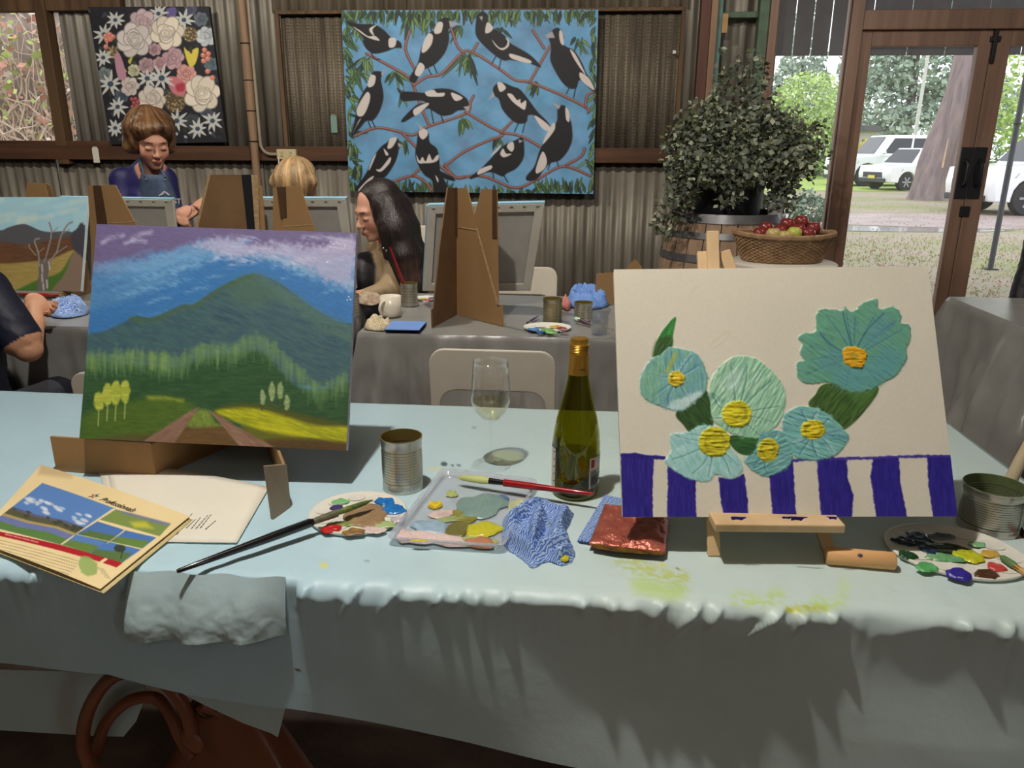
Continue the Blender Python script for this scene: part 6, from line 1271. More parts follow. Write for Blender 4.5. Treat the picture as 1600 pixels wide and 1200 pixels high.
f2 = thing('folded_cloth', 'bright blue folded cloth at the near edge of the grey table', 'cloth', G(634, 510))
for z0 in (0, .005, .01): MB().prism([T(a, b, GZ+.005+z0) for a, b in ((601, 516), (613, 503), (667, 504), (655, 517))], (0, 0, .0045)).build('fold', M_blue, f2, bevel=.002)
heap('wiping_cloth', 'crumpled blue cloth at the far side of the grey table', [(884, 472), (900, 462), (925, 464), (955, 462), (950, 478), (925, 484), (895, 481)], .05, M_blue, 15, 'blue cloths on the grey tables', z=GZ+.004, nn=30)
heap('wiping_cloth', 'small pink cloth beside the smeared tin', [(876, 479), (884, 472), (892, 480), (886, 486)], .03, mat('pink_cloth', (188, 120, 112), .8), 16, z=GZ+.004, nn=16)
heap('wiping_cloth', 'crumpled pale cloth before the young woman in beige', [(556, 472), (568, 464), (590, 466), (596, 473), (578, 478)], .025, mat('pale_cloth', (196, 182, 160), .8, c2=(140, 110, 90), vs=40), 17, z=GZ+.004, nn=20)
heap('wiping_cloth', 'blue wave cloth lying by the hand holding a red brush', [(72, 492), (84, 482), (105, 474), (137, 482), (135, 492), (100, 498)], .04, M_wipe, 18, 'blue cloths on the grey tables', z=GZ+.004, nn=26)
# ------------------------------------------------------------------ plastic chairs
M_chair = mat('cream_chair_plastic', (206, 198, 184), .45, var=.04)
def chair_proto():
    t = thing('plastic_chair', '', 'chair', (0, 0, 0), 'white plastic chairs'); W_, H_ = .185, .80
    def arch(n=12):
        o = [(-W_, .46)]+[(-W_+.045*(1-math.cos(a)), H_-.05+.05*math.sin(a)) for a in np.linspace(0, PI/2, 6)]+[(W_-.045*(1-math.cos(a)), H_-.05+.05*math.sin(a)) for a in np.linspace(PI/2, 0, 6)]+[(W_, .46)]
        i_ = [(W_-.022, .46)]+[(W_-.028-.05*(1-math.cos(a)), .62+.05*math.sin(a)) for a in np.linspace(0, PI/2, 5)]+[(-W_+.028+.05*(1-math.cos(a)), .62+.05*math.sin(a)) for a in np.linspace(PI/2, 0, 5)]+[(-W_+.022, .46)]
        return o+i_
    P = [(x, -.18-.12*(z-.46), z) for x, z in arch()]
    MB().prism(P, (0, .016, 0)).build('backrest', M_chair, t, bevel=.004, local=True)
    MB().grid(lambda u, v: (-W_+2*W_*u, -.18+.38*v, .452-.014*math.sin(PI*u)*math.sin(PI*min(1, v*1.1))-.02*max(0, v-.85)), 14, 14).build('seat', M_chair, t, smooth='all', solid=.014, local=True)
    for sx_ in (-1, 1):
        MB().prism([(sx_*W_, -.20, .46), (sx_*(W_-.035), -.20, .46), (sx_*(W_+.005), -.25, 0), (sx_*(W_+.028), -.25, 0)], (0, .03, 0)).build('leg', M_chair, t, bevel=.004, local=True)
        MB().prism([(sx_*W_, .17, .45), (sx_*(W_-.035), .17, .45), (sx_*(W_+.005), .22, 0), (sx_*(W_+.028), .22, 0)], (0, .03, 0)).build('leg', M_chair, t, bevel=.004, local=True)
        MB().prism([(sx_*(W_-.004), -.17, .43), (sx_*(W_-.004), .18, .43), (sx_*(W_-.004), .18, .40), (sx_*(W_-.004), -.17, .40)], (-sx_*.012, 0, 0)).build('apron', M_chair, t, local=True)
    return t
ch0 = chair_proto()
def put_chair(c, label, x, y, rz, s=1): c['label'] = label; c.location = (x, y, 0); c.rotation_euler = (0, 0, rz); c.scale = (1, 1, s)
p1 = ony(773, 560, 2.2); put_chair(ch0, 'cream plastic chair with arched back behind the wine glass', p1.x, 2.34, 0, .985)
p1 = ony(103, 585, 2.0); put_chair(copy_tree(ch0), 'cream plastic chair half hidden by the mountain painting', p1.x+.19, 2.22, 0, .90)
p1 = ony(806, 452, 3.5); put_chair(copy_tree(ch0), 'cream plastic chair on the far side behind the turned canvas', p1.x, 3.47, PI, 1)
p1 = ony(625, 400, 3.65); put_chair(copy_tree(ch0), 'cream plastic chair the young woman in beige sits on', p1.x+.03, 3.60, PI, 1.22)
# ================================================================== PEOPLE (each body one continuous surface grown from a smooth distance field)
def rotm(fwd, tilt=0, roll=0):
    """head frame: y = facing, z = up"""
    f = Vector(fwd).normalized(); x = f.cross(Vector((0, 0, 1))).normalized(); z = x.cross(f)
    M = Matrix((x, f, z)).transposed()
    return M @ Matrix.Rotation(roll, 3, 'Y')
class Body:
    def __init__(s, vox): s.P = []; s.paints = []; s.cuts = []; s.vox = vox
    def cap(s, a, b, ra, rb=None, c=0, k=.02, flat=None): s.P.append(('c', np.array(a, float), np.array(b, float), ra, rb if rb is not None else ra, c, k, 1)); return s
    def ell(s, c0, r, c=0, k=.015, M=None, sub=False): s.P.append(('e', np.array(c0, float), np.array(r, float), np.array(M) if M is not None else np.eye(3), 0, c, k, -1 if sub else 1)); return s
    def paint(s, c0, r, col_, M=None): s.paints.append((np.array(c0, float), np.array(r, float), np.array(M) if M is not None else np.eye(3), col_)); return s
    def mesh(s, name, colors, m, parent, noise=0, nseed=0, cloth=(), strand=0):
        lo = np.full(3, 1e9); hi = -lo
        for p in s.P:
            if p[0] == 'c': mn = np.minimum(p[1]-p[3], p[2]-p[4]); mx_ = np.maximum(p[1]+p[3], p[2]+p[4])
            else: r = p[2].max(); mn = p[1]-r; mx_ = p[1]+r
            if p[7] > 0: lo = np.minimum(lo, mn); hi = np.maximum(hi, mx_)
        v = s.vox; lo -= 3*v; hi += 3*v; n = np.ceil((hi-lo)/v).astype(int)+1
        D = np.full(n, .5, np.float32); Lb = np.zeros(n, np.int8)
        for kind, a, b, ra, rb, c, k, sg in s.P:
            mg_ = max(k*2.2, .03)
            if kind == 'c': mn = np.minimum(a-ra, b-rb)-mg_; mx_ = np.maximum(a+ra, b+rb)+mg_
            else: r = b.max(); mn = a-r-mg_; mx_ = a+r+mg_
            i0 = np.clip(((mn-lo)/v).astype(int), 0, n-1); i1 = np.clip(((mx_-lo)/v).astype(int)+2, 1, n)
            if (i1 <= i0).any(): continue
            sl = tuple(slice(p, q) for p, q in zip(i0, i1))
            g = np.meshgrid(*[lo[d]+v*np.arange(i0[d], i1[d]) for d in range(3)], indexing='ij'); X = np.stack(g, -1)
            if kind == 'c':
                ab = b-a; t = np.clip(((X-a) @ ab)/max(ab @ ab, 1e-9), 0, 1); d = np.linalg.norm(X-a-t[..., None]*ab, axis=-1)-(ra+(rb-ra)*t)
            else:
                q = (X-a) @ ra; kk = np.linalg.norm(q/b, axis=-1); g2 = np.linalg.norm(q/(b*b), axis=-1)+1e-9; d = kk*(kk-1)/g2
            d = d.astype(np.float32); d0 = D[sl]
            if sg > 0:
                Lb[sl] = np.where(d < d0, c, Lb[sl]); h = np.clip(.5+.5*(d0-d)/k, 0, 1); D[sl] = d0*(1-h)+d*h-k*h*(1-h)
            else:
                h = np.clip(.5-.5*(d0+d)/k, 0, 1); D[sl] = d0*(1-h)+(-d)*h+k*h*(1-h)
        # surface nets
        S = D < 0; c8 = [S[i:n[0]-1+i, j:n[1]-1+j, k:n[2]-1+k] for i in (0, 1) for j in (0, 1) for k in (0, 1)]
        al = np.logical_and.reduce(c8); an = np.logical_or.reduce(c8); mk = an & ~al; I = np.full(mk.shape, -1, np.int64); cells = np.argwhere(mk); I[mk] = np.arange(len(cells))
        acc = np.zeros((len(cells), 3)); cnt = np.zeros(len(cells)); ci = cells
        off = [(i, j, k) for i in (0, 1) for j in (0, 1) for k in (0, 1)]
        for o in off:
            for ax in range(3):
                if o[ax]: continue
                o2 = list(o); o2[ax] = 1
                d0 = D[ci[:, 0]+o[0], ci[:, 1]+o[1], ci[:, 2]+o[2]]; d1 = D[ci[:, 0]+o2[0], ci[:, 1]+o2[1], ci[:, 2]+o2[2]]
                m_ = (d0 < 0) != (d1 < 0); t = np.where(m_, d0/np.where(m_, d0-d1, 1), 0); p = ci+np.array(o); p = p.astype(float); p[:, ax] += t
                acc[m_] += p[m_]; cnt[m_] += 1
        V = lo+v*acc/cnt[:, None]; quads = []
        for ax in range(3):
            b_, c_ = (ax+1) % 3, (ax+2) % 3
            s0 = [slice(None)]*3; s1 = [slice(None)]*3; s0[ax] = slice(0, n[ax]-1); s1[ax] = slice(1, n[ax])
            e = np.argwhere(S[tuple(s0)] != S[tuple(s1)]); e = e[(e[:, b_] > 0) & (e[:, c_] > 0) & (e[:, b_] < n[b_]-1) & (e[:, c_] < n[c_]-1)]
            def idx(db, dc): q = e.copy(); q[:, b_] -= db; q[:, c_] -= dc; return I[q[:, 0], q[:, 1], q[:, 2]]
            q = np.stack([idx(1, 1), idx(0, 1), idx(0, 0), idx(1, 0)], -1); f = S[tuple(s0)][e[:, 0], e[:, 1], e[:, 2]]; q[~f] = q[~f][:, ::-1]; quads.append(q)
        Q = np.concatenate(quads); Q = Q[(Q >= 0).all(1)]
        gi = np.clip(np.rint((V-lo)/v).astype(int), 0, n-1); lab = Lb[gi[:, 0], gi[:, 1], gi[:, 2]]
        C = np.array(colors, float)[lab]
        for _ in range(3):
            acc2 = np.zeros_like(C); n2 = np.zeros(len(C)); qm = C[Q].mean(1)
            for k4 in range(4): np.add.at(acc2, Q[:, k4], qm); np.add.at(n2, Q[:, k4], 1)
            C = acc2/np.maximum(n2, 1)[:, None]
        if noise:
            w_ = np.isin(lab, cloth) if cloth else np.ones(len(V), bool); f = np.abs(fbm(V[:, 0]*14+V[:, 2]*5, V[:, 2]*9+V[:, 1]*7, nseed)-.5)*2
            cen = V.mean(0); nn_ = V-cen; nn_[:, 2] = 0; nn_ /= np.linalg.norm(nn_, axis=1)[:, None]+1e-6; V = V-nn_*(noise*f*w_)[:, None]
        for p_, n_, r_, ca_, cb_ in s.cuts:
            d_ = V-np.array(p_); w_ = np.linalg.norm(d_, axis=1) < r_; sd_c = d_ @ np.array(n_); C[w_ & (sd_c < 0)] = ca_; C[w_ & (sd_c >= 0)] = cb_
        if strand:
            cen = V.mean(0); an = np.arctan2(V[:, 1]-cen[1], V[:, 0]-cen[0]); C = C*(1+strand*(fbm(an*16+V[:, 2]*5, V[:, 2]*5, nseed+3, 3)-.5)*2+.5*strand*(fbm(an*50, V[:, 2]*7+an*3, nseed+7, 2)-.5)*2)[:, None]
        for c0, r, M_, cc in s.paints:
            k_ = np.linalg.norm(((V-c0) @ M_)/r, axis=1); a_ = np.clip((1-k_)*3.0, 0, 1)[:, None]; C = C*(1-a_)+np.array(cc, float)*a_
        off_ = np.array(woff(parent)); me = bpy.data.meshes.new(name); V2 = V-off_
        me.from_pydata(V2.tolist(), [], Q.tolist()); me.update(); me.polygons.foreach_set('use_smooth', [True]*len(me.polygons))
        ca = me.color_attributes.new('Col', 'FLOAT_COLOR', 'POINT'); L = np.ones((len(V), 4), np.float32); L[:, :3] = srgb2lin(np.clip(C/255., 0, 1)); ca.data.foreach_set('color', L.reshape(-1))
        me.materials.append(m); o = bpy.data.objects.new(name, me); col.objects.link(o); o.parent = parent; return o
def head(B, o, M, skin=0, k=1.0, lips=(164, 100, 90), brow=(70, 50, 40), lid=(58, 42, 38)):
    W = lambda x, y, z: np.array(Vector(o)+M @ Vector((x*k, y*k, z*k))); Mn = np.array(M); r = lambda *a: tuple(q*k for q in a)
    E = lambda c, rr_, **kw: B.ell(W(*c), r(*rr_), skin, M=Mn, **kw)
    E((0, -.015, .035), (.074, .092, .085)); E((0, .028, -.028), (.058, .060, .085), k=.03); E((0, .066, -.096), (.022, .018, .016), k=.025)
    for s in (-1, 1): E((s*.034, .052, -.032), (.026, .026, .030), k=.02); E((s*.076, -.005, -.012), (.010, .020, .030), k=.008)
    E((0, .074, .022), (.046, .018, .013), k=.02)
    for s in (-1, 1): E((s*.031, .098, -.002), (.017, .016, .011), k=.012, sub=True); E((s*.031, .078, -.004), (.017, .013, .011), k=.006)
    B.cap(W(0, .084, .004), W(0, .106, -.032), .007*k, .0115*k, skin, .012)
    for s in (-1, 1): E((s*.011, .096, -.036), (.009, .010, .007), k=.008)
    E((0, .090, -.061), (.022, .011, .0065), k=.008); E((0, .088, -.072), (.018, .011, .0065), k=.008)
    B.cap(W(0, -.02, -.06), W(0, -.045, -.175), .052*k, .056*k, skin, .03)
    B.paint(W(0, .098, -.0655), r(.025, .014, .0105), lips, Mn); B.paint(W(0, .102, -.0665), r(.022, .012, .0022), (96, 50, 46), Mn)
    for s in (-1, 1):
        B.paint(W(s*.032, .092, .022), r(.022, .02, .0052), brow, Mn); B.paint(W(s*.031, .092, -.0105), r(.019, .014, .0038), lid, Mn); B.paint(W(s*.031, .092, -.002), r(.018, .012, .006), (186, 146, 126), Mn)
        B.paint(W(s*.04, .07, -.04), r(.022, .03, .018), (206, 140, 118), Mn)
def hand(B, o, M, c=0, curl=.9, k=1.0, thumb=1):
    """palm at o; local x across the knuckles, y along the fingers, z back of the hand"""
    W = lambda x, y, z: np.array(Vector(o)+M @ Vector((x*k, y*k, z*k))); B.ell(W(0, 0, 0), (.040*k, .047*k, .017*k), c, .012, np.array(M))
    for i, (x, l) in enumerate(((-.030, .068), (-.010, .078), (.010, .074), (.029, .058))):
        p = Vector((x, .038, .004)); a = 0; prev = p
        for j, f in enumerate((.45, .32, .23)):
            a += curl*(.5 if j == 0 else .95); nx_ = prev+Vector((0, math.cos(a), -math.sin(a)))*l*f; B.cap(W(*prev), W(*nx_), (.0092-.0008*j)*k, (.0086-.0008*j)*k, c, .004); prev = nx_
    t0 = Vector((-.034*thumb, -.015, -.004)); t1 = t0+Vector((-.022*thumb, .026, -.012)); t2 = t1+Vector((.006*thumb, .030, -.014))
    B.cap(W(*t0), W(*t1), .0125*k, .0105*k, c, .008); B.cap(W(*t1), W(*t2), .0105*k, .0085*k, c, .005)
SKIN = mat('skin_and_cloth', (200, 150, 128), .55, attr='Col', bump=.08, bs=220)
HAIR = mat('hair', (80, 60, 45), .42, attr='Col', bump=.3, bs=60, stretch=(3, 3, .3))
V3 = lambda px, py, y: ony(px, py, y)
def lerp(a, b, t): return Vector(a)*(1-t)+Vector(b)*t
# ---- standing woman in navy
t = thing('person', 'woman with short brown hair in navy jumper and denim apron, looking down at her hands', 'person', (V3(228, 300, 4.0).x, 4.0, 0))
B = Body(.0055); ho = V3(237, 221, 3.96); HM = rotm((.62, -.72, -.34)); head(B, ho, HM, 0, 1.1)
nb = V3(222, 262, 4.06); ls_, rs_ = V3(190, 282, 4.04), V3(258, 280, 4.06); hip = Vector((nb.x+.02, 4.08, .92))
B.cap(lerp(ls_, rs_, .12), lerp(ls_, rs_, .88), .062, .062, 1, .05); B.cap(nb+Vector((0, .01, -.04)), nb+Vector((.0, .03, -.02)), .07, .07, 1, .03)
B.ell(nb+Vector((.015, .0, -.20)), (.165, .12, .19), 1, .05); B.ell(nb+Vector((.05, -.07, -.20)), (.10, .07, .09), 1, .04); B.ell(nb+Vector((.01, .02, -.42)), (.155, .115, .20), 1, .06); B.ell(hip, (.175, .13, .17), 2, .05)
for s in (-1, 1): B.cap(hip+Vector((s*.085, 0, -.05)), hip+Vector((s*.09, .0, -.48)), .085, .06, 2, .04); B.cap(hip+Vector((s*.09, 0, -.48)), (hip.x+s*.09, hip.y, .06), .058, .042, 2, .03); B.ell((hip.x+s*.09, hip.y-.06, .045), (.045, .12, .045), 3, .02)
h1, h2 = V3(285, 334, 3.66), V3(305, 326, 3.72); e1, e2 = V3(196, 352, 3.93), V3(272, 345, 3.98)
B.cap(ls_, e1, .064, .052, 1, .03); B.cap(e1, lerp(e1, h1, .92), .048, .032, 1, .03); B.cap(lerp(e1, h1, .85), h1, .024, .022, 0, .006)
B.cap(rs_, e2, .060, .050, 1, .03); B.cap(e2, lerp(e2, h2, .9), .044, .032, 1, .03); B.cap(lerp(e2, h2, .83), h2, .024, .022, 0, .006)
hand(B, h1, Matrix(((.75, .25, -.1), (.1, -.55, -.8), (-.15, -.75, .55))), 0, .9, .85); hand(B, h2, Matrix(((.45, .75, -.2), (.65, -.5, -.5), (-.5, .1, .85))), 0, .7, .85, -1)
B.mesh('body', [(198, 146, 122), (26, 26, 84), (40, 42, 54), (30, 28, 30)], SKIN, t, .006, 3, (1, 2))
Hh = Body(.006); Wd = lambda x, y, z: np.array(ho+HM @ Vector((x, y, z)))
for c_, r_ in (((0, -.045, .07), (.122, .122, .098)), ((-.082, -.03, .02), (.052, .075, .095)), ((.082, -.03, .02), (.050, .072, .095)), ((0, -.095, -.01), (.105, .060, .11)), ((0, .060, .098), (.092, .050, .036)), ((-.064, .055, .075), (.037, .04, .04)), ((.062, .055, .075), (.035, .04, .04))): Hh.ell(Wd(*c_), r_, 0, .03, np.array(HM))
for i in range(16): a = PI*.95+i*PI*1.1/15; Hh.ell(Wd(.108*math.cos(a), -.03+.10*math.sin(a), -.03+.075*((i*7 % 5)/5)), (.030, .030, .034), 1 if i > 8 else 0, .02, np.array(HM))
for s in (-1, 1): Hh.ell(Wd(s*.033, .12, -.005), (.030, .03, .024), 0, .01, np.array(HM), sub=True)
Hh.mesh('hair', [(104, 74, 48), (156, 120, 78)], HAIR, t, .024, 5, strand=.6)
M_denim = mat('denim_apron', (62, 78, 104), .8, c2=(76, 92, 116), vs=40, bump=.15, bs=300)
def shell(pxs, y0, bul, name, m, par, nu=16, nv=16):
    """a garment panel: a px quad laid just in front of the body, bulging towards the viewer"""
    TL, TR, BR, BL = pxs
    def f(u, v):
        a = TL[0]*(1-u)+TR[0]*u, TL[1]*(1-u)+TR[1]*u; b = BL[0]*(1-u)+BR[0]*u, BL[1]*(1-u)+BR[1]*u
        return V3(a[0]*(1-v)+b[0]*v, a[1]*(1-v)+b[1]*v, y0-bul*math.sin(PI*min(max(u, 0), 1))**.7*(1-.1*v)-.005*math.sin(u*9+v*5))
    return MB().grid(f, nu, nv).build(name, m, par, smooth='all', solid=.004)
ap = shell([(220, 272), (262, 274), (325, 420), (215, 420)], 3.955, .07, 'apron', M_denim, t)
def apy(px, py): v = (py-273)/147; xl, xr = 220-5*v, 262+63*v; u = min(max((px-xl)/(xr-xl), .01), .99); return V3(px, py, 3.955-.07*math.sin(PI*u)**.7*(1-.1*v)-.005*math.sin(u*9+v*5)-.005)
for q0, q1, q2 in (((218, 246), (222, 262), (226, 276)), ((251, 265), (255, 270), (259, 277))): MB().tube(smooth_pts([V3(*q0, 3.93), V3(*q1, 3.91), V3(*q2, 3.905)], 5, False), .007, 6, flat=.3).build('apron_strap', M_denim, t, smooth='all')
M_white = mat('white_print', (196, 200, 206), .7)
for a in (229, 258): MB().sphere(apy(a, 281), .006, 8, 5).build('stud', M_fer, ap)
def mark(pts, w_=.004): MB().tube([apy(a, b) for a, b in pts], w_, 5).build('print_mark', M_white, ap)
mark([(249, 306), (257, 299), (265, 305)], .003); mark([(252, 305), (258, 301), (263, 305)], .002)
rm = Matrix(((1, 0, 0), (0, 0, -1), (0, 1, 0))).to_4x4()
text('lettering', 'IST', M_white, Matrix.Translation(apy(269, 318)+Vector((0, -.006, 0))) @ rm @ Matrix.Rotation(.5, 4, 'Y'), .036, ap, .0005)
# ---- young woman in beige
t = thing('person', 'seated young woman with long straight dark hair, beige jacket and black apron', 'person', (V3(610, 400, 3.5).x, 3.5, 0))
B = Body(.0048); ho = V3(590, 330, 3.42); HM = rotm((-.70, -.66, -.28)); head(B, ho, HM, 0, 1.04, (176, 112, 104), (48, 36, 32))
nb = ho+Vector((.045, .04, -.20)); ls_ = V3(622, 402, 3.36); rs_ = Vector((ls_.x-.16, ls_.y+.30, ls_.z)); mid = (ls_+rs_)/2; hip = Vector((mid.x+.06, mid.y+.02, .50))
B.cap(lerp(ls_, rs_, .1), lerp(ls_, rs_, .9), .058, .058, 1, .04); B.cap(nb, mid+Vector((0, 0, .02)), .055, .07, 1, .03); B.ell(mid+Vector((0, 0, -.16)), (.13, .16, .19), 1, .05); B.ell(mid+Vector((-.095, -.075, -.12)), (.085, .12, .13), 2, .03); B.ell(mid+Vector((-.06, -.05, -.30)), (.13, .15, .16), 2, .04); B.ell(hip, (.16, .18, .13), 2, .05)
for s in (-1, 1):
    k0 = hip+Vector((-.02, s*.09, -.02)); k1 = Vector((hip.x-.38, hip.y+s*.09-.1, .50)); B.cap(k0, k1, .078, .058, 3, .03); B.cap(k1, (k1.x-.02, k1.y, .07), .055, .042, 3, .03); B.ell((k1.x-.06, k1.y, .04), (.12, .045, .04), 3, .02)
e1 = V3(611, 452, 3.28); w1 = V3(574, 463, 3.22); B.cap(ls_, e1, .058, .050, 1, .03); B.cap(e1, w1, .047, .036, 1, .03); h1 = V3(560, 462, 3.2); B.cap(w1, h1, .026, .024, 0, .01); hand(B, h1, rotm((-.9, -.2, -.2)), 0, .8, .9)
e2 = rs_+Vector((-.08, -.02, -.25)); w2 = e2+Vector((-.18, -.12, .04)); B.cap(rs_, e2, .055, .048, 1, .03); B.cap(e2, w2, .045, .034, 1, .03); hand(B, w2+Vector((-.05, -.03, 0)), rotm((-.9, -.3, -.1)), 0, .8, .9)
B.mesh('body', [(208, 156, 132), (150, 128, 96), (24, 24, 30), (40, 42, 52)], SKIN, t, .008, 6, (1, 2))
Hh = Body(.005); Wd = lambda x, y, z: np.array(ho+HM @ Vector((x, y, z)))
Hh.ell(Wd(0, -.03, .048), (.090, .100, .088), 0, .02, np.array(HM)); Hh.ell(Wd(.0, -.06, -.02), (.086, .07, .10), 0, .03, np.array(HM))
for s in (-1, 1): Hh.ell(Wd(s*.074, .004, -.01), (.022, .058, .085), 0, .02, np.array(HM))
near = [V3(606, 325, 3.36), V3(618, 360, 3.31), V3(630, 400, 3.285), V3(640, 440, 3.29), V3(643, 462, 3.31)]
for i in range(4): Hh.cap(near[i], near[i+1], (.062, .066, .058, .046)[i], (.066, .058, .046, .03)[i], 0 if i < 2 else 1, .03); Hh.cap(near[i]+Vector((.03, .08, .0)), near[i+1]+Vector((.03, .08, 0)), .06, .055-.008*i, 0, .03)
Hh.cap(V3(598, 352, 3.30), V3(604, 400, 3.275), .018, .016, 0, .02)
Hh.mesh('hair', [(36, 27, 27), (66, 46, 41)], HAIR, t, .006, 8, strand=.4)
for q in ((599, 388), (604, 392)): MB().sphere(V3(*q, 3.255), .0045, 8, 5).build('earring', M_fer, t, smooth=True)
# ---- blond person
t = thing('person', 'blond person whose head shows above the narrow cardboard easel', 'person', (V3(464, 300, 3.75).x, 3.75, 0))
B = Body(.006); ho = V3(464, 296, 3.74); HM = rotm((-.1, -.75, -.65)); head(B, ho, HM)
sh0 = ho+Vector((0, .08, -.30)); B.cap(sh0+Vector((-.15, 0, 0)), sh0+Vector((.15, 0, 0)), .06, .06, 1, .04); B.cap(ho+Vector((0, .06, -.14)), sh0, .05, .07, 0, .03); B.ell(sh0+Vector((0, 0, -.20)), (.17, .12, .24), 1, .05); B.ell(Vector((sh0.x, sh0.y+.02, .52)), (.18, .16, .13), 1, .05)
for s in (-1, 1):
    a = sh0+Vector((s*.17, 0, -.01)); e = a+Vector((s*.03, -.08, -.26)); B.cap(a, e, .055, .045, 1, .03); B.cap(e, e+Vector((-s*.06, -.2, .03)), .042, .032, 1, .03); hand(B, e+Vector((-s*.07, -.25, .04)), rotm((-.1*s, -1, 0)), 0, .8, .9)
    k1 = Vector((sh0.x+s*.1, sh0.y-.38, .5)); B.cap((sh0.x+s*.09, sh0.y, .5), k1, .075, .055, 2, .03); B.cap(k1, (k1.x, k1.y, .07), .052, .042, 2, .03); B.ell((k1.x, k1.y-.06, .04), (.045, .12, .04), 2, .02)
B.mesh('body', [(206, 158, 134), (120, 112, 104), (50, 52, 62)], SKIN, t, .006, 9, (1,))
Hh = Body(.006); Wd = lambda x, y, z: np.array(ho+HM @ Vector((x, y, z)))
Hh.ell(Wd(0, -.025, .06), (.102, .108, .085), 0, .02, np.array(HM))
for s in (-1, 1): Hh.cap(Wd(s*.088, .0, .05), ho+Vector((s*.125, -.01, -.20)), .036, .028, 1 if s > 0 else 0, .02)
Hh.cap(Wd(0, -.09, .02), ho+Vector((0, .10, -.22)), .07, .06, 0, .03)
Hh.mesh('hair', [(178, 146, 104), (206, 178, 138)], HAIR, t, .006, 11, strand=.4)
# ---- man at the left edge with a red brush
t = thing('person', 'person in a navy t-shirt at the left edge holding a red brush', 'person', (V3(-60, 560, 2.15).x, 2.15, 0))
B = Body(.005); sh0 = V3(-22, 452, 2.12); el = V3(44, 545, 2.10); wr = V3(56, 506, 2.34); hd_ = V3(55, 482, 2.40)
tor = Vector((sh0.x-.17, 2.08, sh0.z)); B.cap(tor+Vector((-.15, 0, -.02)), sh0+Vector((-.02, 0, -.01)), .075, .07, 1, .04); B.ell(tor+Vector((0, .0, -.2)), (.20, .135, .26), 1, .05); B.ell(tor+Vector((.02, 0, -.42)), (.19, .14, .18), 1, .05)
B.cap(sh0, lerp(sh0, el, .80), .064, .060, 1, .03); B.cap(lerp(sh0, el, .6), el, .038, .038, 0, .004); B.cap(el, wr, .038, .026, 0, .01); B.cap(wr, hd_, .025, .024, 0, .012)
hand(B, hd_+Vector((0, .01, .015)), Matrix(((.35, .75, -.45), (.6, .35, .65), (.65, -.5, -.5))), 0, .9, .82)
B.cuts.append((lerp(sh0, el, .88), (el-sh0).normalized(), .075, (22, 26, 48), (196, 146, 116))); B.ell((tor.x+.02, 2.05, .50), (.20, .17, .15), 2, .05)
for s in (-1, 1): k1 = Vector((tor.x+s*.1, 2.45, .50)); B.cap((tor.x+s*.09, 2.06, .5), k1, .08, .06, 2, .03); B.cap(k1, (k1.x, k1.y, .07), .055, .045, 2, .03); B.ell((k1.x, k1.y+.06, .04), (.045, .13, .04), 2, .02)
a2 = tor+Vector((-.19, 0, -.02)); e2 = a2+Vector((-.05, .05, -.27)); B.cap(a2, e2, .062, .052, 1, .03); B.cap(e2, e2+Vector((.08, .22, .0)), .042, .03, 0, .02); hand(B, e2+Vector((.10, .27, .0)), rotm((.2, 1, 0)), 0, .7)
ho = tor+Vector((.02, .05, .27)); HM = rotm((.15, .9, -.3)); head(B, ho, HM)
B.mesh('body', [(196, 146, 116), (22, 26, 48), (34, 36, 48)], SKIN, t, .008, 14, (1, 2))
Hh = Body(.006); Hh.ell(ho+HM @ Vector((0, -.03, .045)), (.086, .098, .085), 0, .02, np.array(HM)); Hh.mesh('hair', [(62, 48, 38)], HAIR, t, .004, 15, strand=.4)
brush('red brush held by the person in the navy t-shirt', V3(30, 459, 2.41), V3(97, 462, 2.46), .0055, M_red, M_brg, M_red, hl=.8)
# ---- person at the right edge
t = thing('person', 'person in a black patterned top at the right edge', 'person', (V3(1640, 480, 3.6).x, 3.6, 0))
B = Body(.0065); sh0 = V3(1618, 372, 3.62); ctr = sh0+Vector((.20, .02, 0)); B.cap(sh0+Vector((.04, 0, -.03)), ctr+Vector((.16, 0, -.03)), .075, .07, 1, .04); B.ell(ctr+Vector((0, 0, -.22)), (.19, .14, .27), 1, .05); B.ell((ctr.x, ctr.y+.03, .5), (.19, .17, .15), 2, .05)
e1 = V3(1590, 490, 3.56); B.cap(sh0+Vector((.03, 0, -.03)), e1, .062, .056, 1, .03); B.cap(e1, e1+Vector((.16, -.2, .0)), .05, .036, 1, .03); hand(B, e1+Vector((.20, -.25, .0)), rotm((.6, -.8, 0)), 0, .7)
a2 = ctr+Vector((.19, 0, -.03)); e2 = a2+Vector((.05, -.05, -.27)); B.cap(a2, e2, .06, .05, 1, .03); B.cap(e2, e2+Vector((-.05, -.22, .02)), .045, .033, 1, .03); hand(B, e2+Vector((-.06, -.27, .02)), rotm((-.2, -1, 0)), 0, .7)
for s in (-1, 1): k1 = Vector((ctr.x+s*.1, ctr.y-.38, .48)); B.cap((ctr.x+s*.09, ctr.y, .49), k1, .075, .058, 2, .03); B.cap(k1, (k1.x, k1.y, .07), .054, .042, 2, .03); B.ell((k1.x, k1.y-.06, .04), (.045, .12, .04), 2, .02)
ho = ctr+Vector((.0, -.03, .24)); HM = rotm((-.2, -.9, -.3)); head(B, ho, HM)
rr = random.Random(3)
for i in range(120): B.paint((ctr.x+rr.uniform(-.3, .25), ctr.y+rr.uniform(-.25, .2), rr.uniform(.6, sh0.z+.05)), (.012, .03, .010), (128, 124, 122), np.array(Matrix.Rotation(rr.uniform(0, 3), 3, 'Y')))
B.mesh('body', [(200, 150, 126), (26, 25, 30), (40, 40, 46)], SKIN, t, .012, 17, (1, 2))
